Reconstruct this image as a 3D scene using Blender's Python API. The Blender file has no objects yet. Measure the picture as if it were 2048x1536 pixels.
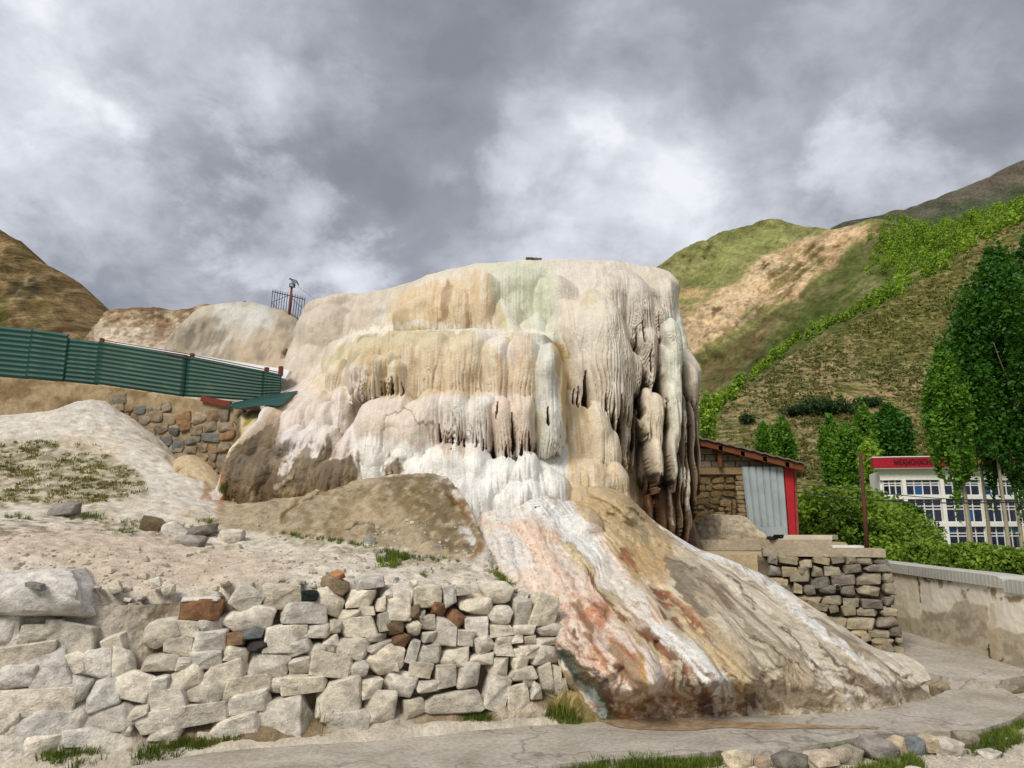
import bpy, bmesh, math, random
import numpy as np
from mathutils import Vector, Matrix, Euler
from mathutils.bvhtree import BVHTree

random.seed(7)
RNG = np.random.default_rng(7)
SC = bpy.context.scene
COL = SC.collection
R = math.radians

# ------------------------------------------------------------------ camera, sky, sun, exposure
F = 1460.0                      # focal length in pixels of the 2048 wide photograph
PITCH = math.atan(282.0 / F)
CAM = np.array([0.0, 0.0, 1.6])
FWD = np.array([0, math.cos(PITCH), math.sin(PITCH)])
UP = np.array([0, -math.sin(PITCH), math.cos(PITCH)])
cd = bpy.data.cameras.new('camera')
cd.sensor_width = 36.0
cd.lens = 36.0 * F / 2048.0
cd.clip_start = 0.1
cd.clip_end = 9000
cam = bpy.data.objects.new('camera', cd)
COL.objects.link(cam)
cam.location = CAM
cam.rotation_euler = (math.pi / 2 + PITCH, 0, 0)
SC.camera = cam
SC.render.engine = 'CYCLES'
SC.cycles.max_bounces = 6
SC.cycles.diffuse_bounces = 3
SC.cycles.glossy_bounces = 2
SC.cycles.transmission_bounces = 2
SC.cycles.use_denoising = True
SC.view_settings.view_transform = 'Standard'
SC.view_settings.look = 'None'
SC.view_settings.gamma = 1.0
SC.view_settings.use_curve_mapping = False
SC.view_settings.exposure = 1.1

SUN_DIR = Vector((0.42, 0.72, -0.80)).normalized()      # direction the light travels
sd = bpy.data.lights.new('sun', 'SUN')
sd.energy = 1.5
sd.angle = R(24)
sd.color = (1.0, 0.95, 0.87)
sun = bpy.data.objects.new('sun', sd)
COL.objects.link(sun)
sun.rotation_euler = SUN_DIR.to_track_quat('-Z', 'Y').to_euler()


def build_world():
    w = bpy.data.worlds.new('World')
    SC.world = w
    w.use_nodes = True
    nt = w.node_tree
    nt.nodes.clear()
    N, L = nt.nodes.new, nt.links.new

    def math_(op, a, b=None, c=None, clamp=False):
        n = N('ShaderNodeMath')
        n.operation = op
        n.use_clamp = clamp
        for i, v in enumerate((a, b, c)):
            if v is None:
                continue
            if isinstance(v, (int, float)):
                n.inputs[i].default_value = v
            else:
                L(v, n.inputs[i])
        return n.outputs[0]
    out = N('ShaderNodeOutputWorld')
    bg = N('ShaderNodeBackground')
    bg.inputs[1].default_value = 0.10
    sky = N('ShaderNodeTexSky')
    sky.sky_type = 'NISHITA'
    sky.sun_disc = False
    sky.sun_elevation = math.asin(-SUN_DIR.z)
    sky.sun_rotation = math.atan2(-SUN_DIR.x, -SUN_DIR.y)
    tc = N('ShaderNodeTexCoord')
    nrm = N('ShaderNodeVectorMath')
    nrm.operation = 'NORMALIZE'
    L(tc.outputs['Generated'], nrm.inputs[0])
    D = nrm.outputs[0]
    sp = N('ShaderNodeSeparateXYZ')
    L(D, sp.inputs[0])
    zz = math_('ADD', math_('MAXIMUM', sp.outputs[2], 0.0), 0.62)
    cb = N('ShaderNodeCombineXYZ')
    L(math_('DIVIDE', sp.outputs[0], zz), cb.inputs[0])
    L(math_('DIVIDE', sp.outputs[1], zz), cb.inputs[1])

    def noise(scale, detail, rough, dist, off):
        mp = N('ShaderNodeMapping')
        mp.inputs['Location'].default_value = off
        L(cb.outputs[0], mp.inputs['Vector'])
        n = N('ShaderNodeTexNoise')
        n.inputs['Scale'].default_value = scale
        n.inputs['Detail'].default_value = detail
        n.inputs['Roughness'].default_value = rough
        n.inputs['Distortion'].default_value = dist
        L(mp.outputs[0], n.inputs['Vector'])
        return n.outputs['Fac']
    big = noise(2.6, 10, 0.52, 0.15, (3.1, 0.4, 0))
    mid = noise(7.5, 11, 0.60, 0.2, (7.3, 2.2, 0))
    wob = math_('ADD', math_('MULTIPLY', math_('SUBTRACT', big, 0.5), 1.75), math_('MULTIPLY', math_('SUBTRACT', mid, 0.5), 1.15))
    tot = math_('ADD', wob, 0.42)

    wn = N('ShaderNodeTexNoise')
    wn.inputs['Scale'].default_value = 3.2
    wn.inputs['Detail'].default_value = 9
    wn.inputs['Roughness'].default_value = 0.62
    L(cb.outputs[0], wn.inputs['Vector'])
    ws = N('ShaderNodeVectorMath')
    ws.operation = 'MULTIPLY_ADD'
    L(wn.outputs['Color'], ws.inputs[0])
    ws.inputs[1].default_value = (0.42, 0.42, 0.42)
    ws.inputs[2].default_value = (-0.21, -0.21, -0.21)
    wa = N('ShaderNodeVectorMath')
    L(D, wa.inputs[0])
    L(ws.outputs[0], wa.inputs[1])
    wnm = N('ShaderNodeVectorMath')
    wnm.operation = 'NORMALIZE'
    L(wa.outputs[0], wnm.inputs[0])
    DW = wnm.outputs[0]

    def spot(px, py, rad_px, gain, src):
        d = FWD + (px - 1024) / F * np.array([1, 0, 0]) - (py - 768) / F * UP
        d = d / np.linalg.norm(d)
        dp = N('ShaderNodeVectorMath')
        dp.operation = 'DOT_PRODUCT'
        L(DW, dp.inputs[0])
        dp.inputs[1].default_value = d
        c = math.cos(math.atan(rad_px / F))
        mr = N('ShaderNodeMapRange')
        mr.interpolation_type = 'SMOOTHERSTEP'
        mr.inputs['From Min'].default_value = c
        mr.inputs['From Max'].default_value = 1.0
        mr.inputs['To Max'].default_value = gain
        L(math_('ADD', dp.outputs['Value'], math_('MULTIPLY', math_('SUBTRACT', mid, 0.5), 0.10 * rad_px / F)), mr.inputs['Value'])
        return math_('ADD', src, mr.outputs[0])
    for s in SPOTS:
        tot = spot(*s, tot)
    cr = N('ShaderNodeValToRGB')
    e = cr.color_ramp.elements
    e[0].position, e[0].color = 0.0, (0.250, 0.265, 0.302, 1)
    e[1].position, e[1].color = 1.0, (0.90, 0.925, 0.97, 1)
    for p, c in ((0.28, (0.338, 0.355, 0.402)), (0.46, (0.452, 0.472, 0.522)), (0.56, (0.53, 0.55, 0.61)), (0.78, (0.70, 0.725, 0.78))):
        x = e.new(p)
        x.color = (*c, 1)
    L(tot, cr.inputs[0])
    sc = N('ShaderNodeVectorMath')
    sc.operation = 'SCALE'
    L(cr.outputs[0], sc.inputs[0])
    sc.inputs['Scale'].default_value = 4.65
    mx = N('ShaderNodeMixRGB')
    mx.inputs[0].default_value = 0.96
    L(sky.outputs[0], mx.inputs[1])
    L(sc.outputs[0], mx.inputs[2])
    L(mx.outputs[0], bg.inputs[0])
    L(bg.outputs[0], out.inputs[0])


# px, py, radius px, gain : brighter gaps and darker banks of the overcast
SPOTS = [(30, 330, 330, 0.14), (610, 500, 170, 0.34), (600, 200, 130, 0.14), (1060, 290, 150, 0.10), (1330, 340, 260, 0.04),
         (1790, 420, 170, 0.20), (980, 340, 120, 0.12), (250, 480, 260, 0.14), (120, 120, 200, 0.05),
         (880, 280, 230, -0.16), (560, 300, 220, -0.06), (1500, 180, 320, -0.10), (750, 90, 400, -0.06), (300, 240, 180, -0.06),
         (1250, 480, 260, 0.12), (1950, 260, 200, 0.06), (350, 60, 250, 0.08), (1200, 220, 150, -0.12), (760, 450, 140, -0.03)]
build_world()


# ------------------------------------------------------------------ helpers
def P(px, py, Y):
    d = FWD + (px - 1024) / F * np.array([1.0, 0, 0]) - (py - 768) / F * UP
    return CAM + d * (Y / d[1])


def PZ(px, py, z=0.0):
    d = FWD + (px - 1024) / F * np.array([1.0, 0, 0]) - (py - 768) / F * UP
    return CAM + d * ((z - CAM[2]) / d[2])


def ray(px, py):
    d = FWD + (px - 1024) / F * np.array([1.0, 0, 0]) - (py - 768) / F * UP
    return d / np.linalg.norm(d)


def proj(V):
    q = V - CAM
    w = q @ FWD
    return 1024 + F * q[:, 0] / w, 768 - F * (q @ UP) / w


def hx(r, g, b):
    f = lambda c: (c / 255 / 12.92) if c <= 10 else ((c / 255 + 0.055) / 1.055) ** 2.4
    return np.array([f(r), f(g), f(b)])


def _h(ix, iy, seed):
    h = (ix.astype(np.int64) * 374761393 + iy.astype(np.int64) * 668265263 + seed * 1442695041) & 0xFFFFFFFF
    h = ((h ^ (h >> 13)) * 1274126177) & 0xFFFFFFFF
    h = ((h ^ (h >> 16)) * 2246822519) & 0xFFFFFFFF
    return ((h ^ (h >> 15)) & 0xFFFFFF) / 8388607.5 - 1.0


def vn(x, y, seed=0):
    x = np.asarray(x, float); y = np.asarray(y, float) + 0 * x
    ix, iy = np.floor(x), np.floor(y)
    fx, fy = x - ix, y - iy
    fx = fx * fx * fx * (fx * (fx * 6 - 15) + 10); fy = fy * fy * fy * (fy * (fy * 6 - 15) + 10)
    a, b, c, d = _h(ix, iy, seed), _h(ix + 1, iy, seed), _h(ix, iy + 1, seed), _h(ix + 1, iy + 1, seed)
    return (a + (b - a) * fx) + ((c + (d - c) * fx) - (a + (b - a) * fx)) * fy


def fbm(x, y, oct=4, seed=0, gain=0.5):
    s, amp, t = 0, 1.0, 0
    for i in range(oct):
        s = s + amp * vn(x * 2 ** i + 17.3 * i, y * 2 ** i - 9.1 * i, seed + i)
        t += amp
        amp *= gain
    return s / t


def ridged(x, y, oct=4, seed=0):
    s, amp, t = 0, 1.0, 0
    for i in range(oct):
        s = s + amp * (1 - 2 * np.abs(vn(x * 2 ** i + 3.7 * i, y * 2 ** i + 5.1 * i, seed + i)))
        t += amp
        amp *= 0.5
    return s / t


def sstep(a, b, x):
    t = np.clip((x - a) / (b - a), 0, 1)
    return t * t * (3 - 2 * t)


def tps(pts, vals, lam=1e-4):
    pts = np.asarray(pts, float); vals = np.asarray(vals, float)
    n = len(pts)
    U = lambda r2: np.where(r2 < 1e-12, 0, 0.5 * r2 * np.log(np.maximum(r2, 1e-12)))
    d2 = ((pts[:, None] - pts[None]) ** 2).sum(-1)
    A = np.zeros((n + 3, n + 3))
    A[:n, :n] = U(d2) + lam * np.eye(n)
    A[:n, n] = 1; A[:n, n + 1:] = pts
    A[n, :n] = 1; A[n + 1:, :n] = pts.T
    c = np.linalg.solve(A, np.concatenate([vals, np.zeros(3)]))

    def f(x, y):
        o = c[n] + c[n + 1] * x + c[n + 2] * y
        for i in range(n):
            o = o + c[i] * U((x - pts[i, 0]) ** 2 + (y - pts[i, 1]) ** 2)
        return o
    return f


def poly_dist(x, y, poly, closed=True):
    """distance to a polyline and its nearest points"""
    poly = np.asarray(poly, float)
    best = np.full(x.shape, 1e18); nx = np.zeros_like(x); ny = np.zeros_like(x)
    m = len(poly)
    for i in range(m if closed else m - 1):
        a, b = poly[i], poly[(i + 1) % m]
        ab = b - a
        t = np.clip(((x - a[0]) * ab[0] + (y - a[1]) * ab[1]) / max(ab @ ab, 1e-12), 0, 1)
        qx, qy = a[0] + t * ab[0], a[1] + t * ab[1]
        d = (x - qx) ** 2 + (y - qy) ** 2
        k = d < best
        best = np.where(k, d, best); nx = np.where(k, qx, nx); ny = np.where(k, qy, ny)
    return np.sqrt(best), nx, ny


def inside(x, y, poly):
    poly = np.asarray(poly, float)
    r = np.zeros(x.shape, bool)
    m = len(poly)
    for i in range(m):
        x0, y0 = poly[i]; x1, y1 = poly[(i + 1) % m]
        if y0 == y1:
            continue
        r ^= ((y0 > y) != (y1 > y)) & (x < (x1 - x0) * (y - y0) / (y1 - y0) + x0)
    return r


def smooth_line(pts, n=8):
    """Catmull-Rom through the points"""
    p = np.asarray(pts, float)
    p = np.vstack([2 * p[0] - p[1], p, 2 * p[-1] - p[-2]])
    out = []
    for i in range(1, len(p) - 2):
        for k in range(n):
            t = k / n
            out.append(0.5 * (2 * p[i] + (p[i + 1] - p[i - 1]) * t + (2 * p[i - 1] - 5 * p[i] + 4 * p[i + 1] - p[i + 2]) * t * t
                              + (3 * p[i] - p[i - 1] - 3 * p[i + 1] + p[i + 2]) * t ** 3))
    out.append(p[-2])
    return np.array(out)


def mesh(name, V, faces, smooth=True, col=None):
    """faces: (n,4) or (n,3) array, or list of such arrays"""
    V = np.asarray(V, np.float32)
    fl = faces if isinstance(faces, list) else [faces]
    fl = [np.asarray(f, np.int32) for f in fl if len(f)]
    me = bpy.data.meshes.new(name)
    me.vertices.add(len(V))
    me.vertices.foreach_set('co', V.ravel())
    idx = np.concatenate([f.ravel() for f in fl])
    tot = np.concatenate([np.full(len(f), f.shape[1], np.int32) for f in fl])
    st = np.concatenate([[0], np.cumsum(tot)[:-1]]).astype(np.int32)
    me.loops.add(len(idx))
    me.loops.foreach_set('vertex_index', idx)
    me.polygons.add(len(tot))
    me.polygons.foreach_set('loop_start', st)
    me.polygons.foreach_set('use_smooth', np.full(len(tot), smooth, bool))
    me.update(calc_edges=True)
    if col is not None:
        a = me.color_attributes.new('Col', 'FLOAT_COLOR', 'POINT')
        c = np.ones((len(V), 4), np.float32)
        c[:, :col.shape[1]] = col
        a.data.foreach_set('color', c.ravel())
    return me


def obj(name, me, mat=None, parent=None):
    if mat is not None and len(me.materials) == 0:
        me.materials.append(mat)
    o = bpy.data.objects.new(name, me)
    COL.objects.link(o)
    if parent is not None:
        o.parent = parent
    return o


def thing(name, label, cat, group=None, loc=(0, 0, 0)):
    o = bpy.data.objects.new(name, None)
    COL.objects.link(o)
    o.location = loc
    return tag(o, label, cat, group)


def tag(o, label, cat, group=None):
    o['label'] = label
    o['category'] = cat
    if group:
        o['group'] = group
    return o


def kind(o, k):
    o['kind'] = k
    return o


class MB:
    """collects shapes for one mesh"""
    def __init__(s):
        s.v, s.f, s.n = [], {3: [], 4: []}, 0

    def add(s, V, Fs):
        V = np.asarray(V, float)
        if isinstance(Fs, list) and isinstance(Fs[0], (list, tuple)):
            Fs = np.asarray(Fs)
        for f in (Fs if isinstance(Fs, list) else [Fs]):
            f = np.asarray(f, int)
            s.f[f.shape[1]].append(f + s.n)
        s.v.append(V); s.n += len(V)

    def box(s, c, size, rot=None):
        h = np.asarray(size, float) / 2
        V = np.array([[x, y, z] for x in (-1, 1) for y in (-1, 1) for z in (-1, 1)]) * h
        if rot is not None:
            V = V @ np.array(Euler(rot).to_matrix()).T
        s.add(V + np.asarray(c, float), [[0, 1, 3, 2], [4, 6, 7, 5], [0, 4, 5, 1], [2, 3, 7, 6], [0, 2, 6, 4], [1, 5, 7, 3]])

    def hexa(s, V8):
        s.add(V8, [[0, 1, 3, 2], [4, 6, 7, 5], [0, 4, 5, 1], [2, 3, 7, 6], [0, 2, 6, 4], [1, 5, 7, 3]])

    def tube(s, pts, rad, n=6):
        pts = np.asarray(pts, float)
        rad = np.full(len(pts), rad) if np.isscalar(rad) else np.asarray(rad, float)
        T = np.gradient(pts, axis=0)
        T /= np.linalg.norm(T, axis=1)[:, None] + 1e-12
        ref = np.array([0, 0, 1.0]) if abs(T[:, 2]).mean() < 0.8 else np.array([0, 1.0, 0])
        A = np.cross(T, ref); A /= np.linalg.norm(A, axis=1)[:, None] + 1e-12
        B = np.cross(T, A)
        an = np.arange(n) * 2 * math.pi / n
        V = (pts[:, None] + rad[:, None, None] * (np.cos(an)[None, :, None] * A[:, None] + np.sin(an)[None, :, None] * B[:, None])).reshape(-1, 3)
        i, j = np.meshgrid(np.arange(len(pts) - 1), np.arange(n), indexing='ij')
        a = i * n + j; b = i * n + (j + 1) % n
        q = np.stack([a, b, b + n, a + n], -1).reshape(-1, 4)
        m = len(V)
        V = np.vstack([V, pts[0], pts[-1]])
        k = np.arange(n)
        t0 = np.stack([np.full(n, m), (k + 1) % n, k], -1)
        e = (len(pts) - 1) * n
        t1 = np.stack([np.full(n, m + 1), e + k, e + (k + 1) % n], -1)
        s.add(V, [q, t0, t1])

    def shell(s, G, off):
        """closed slab: the grid of points G (nu, nv, 3) and its copy moved by off"""
        nu, nv = G.shape[:2]
        off = np.broadcast_to(np.asarray(off, float), G.shape)
        V = np.vstack([G.reshape(-1, 3), (G + off).reshape(-1, 3)])
        i, j = np.meshgrid(np.arange(nu - 1), np.arange(nv - 1), indexing='ij')
        a = i * nv + j
        q = np.stack([a, a + 1, a + nv + 1, a + nv], -1).reshape(-1, 4)
        m = nu * nv
        ring = [k for k in range(nv)] + [k * nv + nv - 1 for k in range(1, nu)] + [(nu - 1) * nv + k for k in range(nv - 2, -1, -1)] + [k * nv for k in range(nu - 2, 0, -1)]
        ring = np.array(ring); r2 = np.roll(ring, -1)
        s.add(V, [q, q[:, ::-1] + m, np.stack([ring, ring + m, r2 + m, r2], -1)])

    def build(s, name, mat, parent=None, smooth=False, col=None):
        fs = [np.vstack(f) for f in s.f.values() if f]
        return obj(name, mesh(name, np.vstack(s.v), fs, smooth, col), mat, parent)


def unit_block():
    bm = bmesh.new()
    bmesh.ops.create_cube(bm, size=1.0)
    bmesh.ops.bevel(bm, geom=list(bm.edges), offset=0.05, segments=1, affect='EDGES')
    me = bpy.data.meshes.new('block')
    bm.to_mesh(me); bm.free()
    return me


def rock_mesh(seed, cuts=7, k=7.0, ncut=11, noise=0.035, tight=(0.66, 0.93)):
    r = np.random.default_rng(seed)
    bm = bmesh.new()
    bmesh.ops.create_cube(bm, size=2.0)
    bmesh.ops.subdivide_edges(bm, edges=list(bm.edges), cuts=cuts, use_grid_fill=True)
    V = np.array([v.co[:] for v in bm.verts])
    V = V / ((np.abs(V) ** k).sum(1) ** (1 / k))[:, None]
    for i in range(ncut):
        n = r.normal(size=3) * (1, 1.2, 1); n /= np.linalg.norm(n)
        sup = (V @ n).max()
        d = sup * r.uniform(*tight)
        e = np.maximum(0, V @ n - d)
        V = V - e[:, None] * n
    lay = 0.02 * vn(V[:, 2] * 7 + 3, V[:, 0] * 1.2, seed + 3)
    N = V / np.linalg.norm(V, axis=1)[:, None]
    V = V + N * (noise * fbm(V[:, 0] * 2 + V[:, 1] * 1.3 + seed, V[:, 2] * 2 - V[:, 1] * 1.7, 3, seed) + lay)[:, None]
    V /= np.abs(V).max(0)
    for v, c in zip(bm.verts, V):
        v.co = c
    me = bpy.data.meshes.new('stone')
    bm.to_mesh(me); bm.free()
    me.polygons.foreach_set('use_smooth', np.ones(len(me.polygons), bool))
    me.set_sharp_from_angle(angle=R(24))
    return me


def hull_rock(seed, n=16, box=0.5, noise=0.03, cuts=2):
    """angular stone: hull of jittered corners and face points, edges chipped, faces roughened"""
    r = np.random.default_rng(seed)
    P8 = np.array([[x, y, z] for x in (-1, 1) for y in (-1, 1) for z in (-1, 1)], float)
    pts = [P8 * r.uniform(1 - box, 1.0, (8, 3))]
    q = r.normal(size=(n, 3)); q /= (np.abs(q) ** 5).sum(1)[:, None] ** 0.2
    pts.append(q * r.uniform(0.86, 1.0, (n, 1)))
    bm = bmesh.new()
    for p in np.vstack(pts):
        bm.verts.new(p)
    res = bmesh.ops.convex_hull(bm, input=list(bm.verts))
    bmesh.ops.delete(bm, geom=list({g_ for g_ in res['geom_interior'] + res['geom_unused'] if isinstance(g_, bmesh.types.BMVert)}), context='VERTS')
    bmesh.ops.dissolve_limit(bm, angle_limit=R(9), verts=list(bm.verts), edges=list(bm.edges))
    bmesh.ops.bevel(bm, geom=list(bm.edges), offset=0.055, segments=1, affect='EDGES', clamp_overlap=True)
    bmesh.ops.triangulate(bm, faces=list(bm.faces))
    for _ in range(cuts):
        le = [e for e in bm.edges if e.calc_length() > 0.22]
        if le:
            bmesh.ops.subdivide_edges(bm, edges=le, cuts=1)
            bmesh.ops.triangulate(bm, faces=list(bm.faces))
    V = np.array([v.co[:] for v in bm.verts])
    N = V / np.linalg.norm(V, axis=1)[:, None]
    V = V + N * (noise * fbm(V[:, 0] * 2.2 + V[:, 1] * 1.3 + seed, V[:, 2] * 2.6 - V[:, 1] * 1.7, 4, seed, 0.6) + 0.02 * vn(V[:, 2] * 6 + 3, V[:, 0] * 1.2 + V[:, 1], seed + 3))[:, None]
    V /= np.abs(V).max(0)
    for v, c in zip(bm.verts, V):
        v.co = c
    me = bpy.data.meshes.new('stone')
    bm.to_mesh(me); bm.free()
    me.polygons.foreach_set('use_smooth', np.ones(len(me.polygons), bool))
    me.set_sharp_from_angle(angle=R(28))
    return me


# ------------------------------------------------------------------ materials
def new_mat(name):
    m = bpy.data.materials.new(name)
    m.use_nodes = True
    nt = m.node_tree
    b = nt.nodes['Principled BSDF']
    return m, nt, b


class NT:
    def __init__(s, nt):
        s.nt = nt

    def n(s, t, **kw):
        x = s.nt.nodes.new(t)
        for k, v in kw.items():
            setattr(x, k, v)
        return x

    def l(s, a, b):
        s.nt.links.new(a, b)

    def noise(s, vec, scale, detail=4, rough=0.55, dist=0.0, stretch=None):
        if stretch is not None:
            mp = s.n('ShaderNodeMapping')
            mp.inputs['Scale'].default_value = stretch
            s.l(vec, mp.inputs[0]); vec = mp.outputs[0]
        x = s.n('ShaderNodeTexNoise')
        x.inputs['Scale'].default_value = scale
        x.inputs['Detail'].default_value = detail
        x.inputs['Roughness'].default_value = rough
        x.inputs['Distortion'].default_value = dist
        s.l(vec, x.inputs['Vector'])
        return x.outputs['Fac']

    def ramp(s, fac, stops):
        r = s.n('ShaderNodeValToRGB')
        e = r.color_ramp.elements
        e[0].position, e[0].color = stops[0][0], (*stops[0][1], 1)
        e[1].position, e[1].color = stops[-1][0], (*stops[-1][1], 1)
        for p, c in stops[1:-1]:
            x = e.new(p); x.color = (*c, 1)
        s.l(fac, r.inputs[0])
        return r.outputs[0]

    def mix(s, fac, a, b, mode='MIX'):
        m = s.n('ShaderNodeMixRGB', blend_type=mode)
        for i, v in zip((0, 1, 2), (fac, a, b)):
            if isinstance(v, (int, float)):
                m.inputs[i].default_value = v
            elif isinstance(v, (tuple, list, np.ndarray)):
                m.inputs[i].default_value = (*v, 1)
            else:
                s.l(v, m.inputs[i])
        return m.outputs[0]

    def mul(s, a, k):
        m = s.n('ShaderNodeMath', operation='MULTIPLY')
        s.l(a, m.inputs[0]); m.inputs[1].default_value = k
        return m.outputs[0]

    def add(s, a, b):
        m = s.n('ShaderNodeMath', operation='ADD')
        s.l(a, m.inputs[0]); s.l(b, m.inputs[1])
        return m.outputs[0]

    def bump(s, h, strength, dist, bsdf, nrm=None):
        b = s.n('ShaderNodeBump')
        b.inputs['Strength'].default_value = strength
        b.inputs['Distance'].default_value = dist
        s.l(h, b.inputs['Height'])
        if nrm is not None:
            s.l(nrm, b.inputs['Normal'])
        s.l(b.outputs[0], bsdf.inputs['Normal'])
        return b.outputs[0]


def g(v):
    return (v, v, v)


def surface_mat(name, source, rough=0.8, var=((0.3, 0.75), (0.7, 1.12)), scale=9.0, fine=60.0, bump=0.5, bdist=0.02, stretch=None, wet=False, ripple=False, spec=0.3, speck=None):
    """source: 'Col' (mesh colour), 'object' (object colour) or an rgb; varied by noise, with relief"""
    m, nt, b = new_mat(name)
    t = NT(nt)
    co = t.n('ShaderNodeTexCoord').outputs['Object']
    geo = t.n('ShaderNodeNewGeometry').outputs['Position']
    vec = geo if source == 'object' else co
    if source == 'Col':
        at = t.n('ShaderNodeVertexColor', layer_name='Col')
        base = at.outputs[0]
    elif source == 'object':
        base = t.n('ShaderNodeObjectInfo').outputs['Color']
    else:
        r = t.n('ShaderNodeRGB'); r.outputs[0].default_value = (*source, 1); base = r.outputs[0]
    n1 = t.noise(vec, scale, 6, 0.6, 0.3, stretch)
    n2 = t.noise(vec, fine, 4, 0.6)
    v1 = t.ramp(n1, [(var[0][0], g(var[0][1])), (var[1][0], g(var[1][1]))])
    c = t.mix(1.0, base, v1, 'MULTIPLY')
    v2 = t.ramp(n2, [(0.3, g(0.76)), (0.7, g(1.12))])
    c = t.mix(1.0, c, v2, 'MULTIPLY')
    if speck is not None:
        n3 = t.noise(vec, speck[0], 5, 0.7)
        f = t.ramp(n3, [(speck[1], g(0)), (speck[1] + 0.08, g(1))])
        c = t.mix(t.mul(f, speck[3]), c, speck[2])
    t.l(c, b.inputs['Base Color'])
    b.inputs['Specular IOR Level'].default_value = spec
    if wet:
        mr = t.n('ShaderNodeMapRange')
        mr.inputs['To Min'].default_value = rough; mr.inputs['To Max'].default_value = 0.16
        t.l(at.outputs['Alpha'], mr.inputs['Value'])
        t.l(mr.outputs[0], b.inputs['Roughness'])
    else:
        b.inputs['Roughness'].default_value = rough
    h = t.add(t.mul(n1, 1.0), t.mul(n2, 0.35))
    if ripple:
        n4 = t.noise(vec, 14.0, 4, 0.6, 1.2, (0.9, 0.9, 3.2))
        n5 = t.noise(vec, 38.0, 3, 0.6, 0.8, (0.8, 0.8, 2.2))
        h = t.add(t.mul(h, 0.35), t.add(t.mul(n4, 0.55), t.mul(n5, 0.4)))
    t.bump(h, bump, bdist, b)
    return m


def plain_mat(name, rgb, rough=0.6, metallic=0.0, dirt=None, scale=6.0, bump=0.15, spec=0.4):
    m, nt, b = new_mat(name)
    t = NT(nt)
    vec = t.n('ShaderNodeNewGeometry').outputs['Position']
    n1 = t.noise(vec, scale, 6, 0.65, 0.4)
    n2 = t.noise(vec, scale * 9, 4, 0.6)
    r = t.n('ShaderNodeRGB'); r.outputs[0].default_value = (*rgb, 1)
    c = t.mix(1.0, r.outputs[0], t.ramp(n1, [(0.3, g(0.8)), (0.7, g(1.12))]), 'MULTIPLY')
    if dirt is not None:
        f = t.ramp(n1, [(dirt[1], g(0)), (dirt[1] + 0.12, g(1))])
        c = t.mix(t.mul(f, dirt[2]), c, dirt[0])
    t.l(c, b.inputs['Base Color'])
    b.inputs['Roughness'].default_value = rough
    b.inputs['Metallic'].default_value = metallic
    b.inputs['Specular IOR Level'].default_value = spec
    t.bump(t.add(n1, t.mul(n2, 0.4)), bump, 0.01, b)
    return m


def leaf_mat(name, lo, hi, dark=0.5):
    m, nt, b = new_mat(name)
    t = NT(nt)
    at = t.n('ShaderNodeVertexColor', layer_name='Col')
    vec = t.n('ShaderNodeNewGeometry').outputs['Position']
    n1 = t.noise(vec, 0.9, 4, 0.6)
    f = t.mix(0.5, at.outputs[0], t.ramp(n1, [(0.35, g(0)), (0.65, g(1))]))
    c = t.mix(f, lo, hi)
    t.l(c, b.inputs['Base Color'])
    b.inputs['Roughness'].default_value = 0.55
    b.inputs['Specular IOR Level'].default_value = 0.3
    tr = t.n('ShaderNodeBsdfTranslucent')
    t.l(t.mix(1.0, c, (1.2, 1.25, 0.6), 'MULTIPLY'), tr.inputs[0])
    mx = t.n('ShaderNodeMixShader')
    mx.inputs[0].default_value = 0.3
    out = nt.nodes['Material Output']
    t.l(b.outputs[0], mx.inputs[1]); t.l(tr.outputs[0], mx.inputs[2]); t.l(mx.outputs[0], out.inputs[0])
    return m


M_TRAV = surface_mat('travertine', 'Col', 0.62, ((0.3, 0.86), (0.7, 1.06)), 7.0, 55.0, 0.55, 0.03, (1, 1, 0.45), wet=True, ripple=True, spec=0.35)
M_APRON = surface_mat('runoff_travertine', 'Col', 0.7, ((0.3, 0.72), (0.7, 1.12)), 12.0, 70.0, 1.0, 0.035, None, wet=True, spec=0.35, speck=(26.0, 0.63, (0.16, 0.10, 0.06), 0.45))
M_SOIL = surface_mat('chalky_soil', 'Col', 0.95, ((0.3, 0.68), (0.68, 1.14)), 7.0, 50.0, 0.9, 0.035, spec=0.1, speck=(22.0, 0.62, (0.15, 0.11, 0.07), 0.6))
M_STONE = surface_mat('field_stone', 'object', 0.85, ((0.30, 0.56), (0.64, 1.14)), 11.0, 75.0, 0.9, 0.022, (1, 1, 1.4), spec=0.2, speck=(13.0, 0.60, (0.24, 0.19, 0.13), 0.4))
M_FAR = surface_mat('hillside_ground', 'Col', 0.95, ((0.32, 0.8), (0.68, 1.15)), 0.25, 1.3, 0.6, 1.0, spec=0.05)


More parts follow.
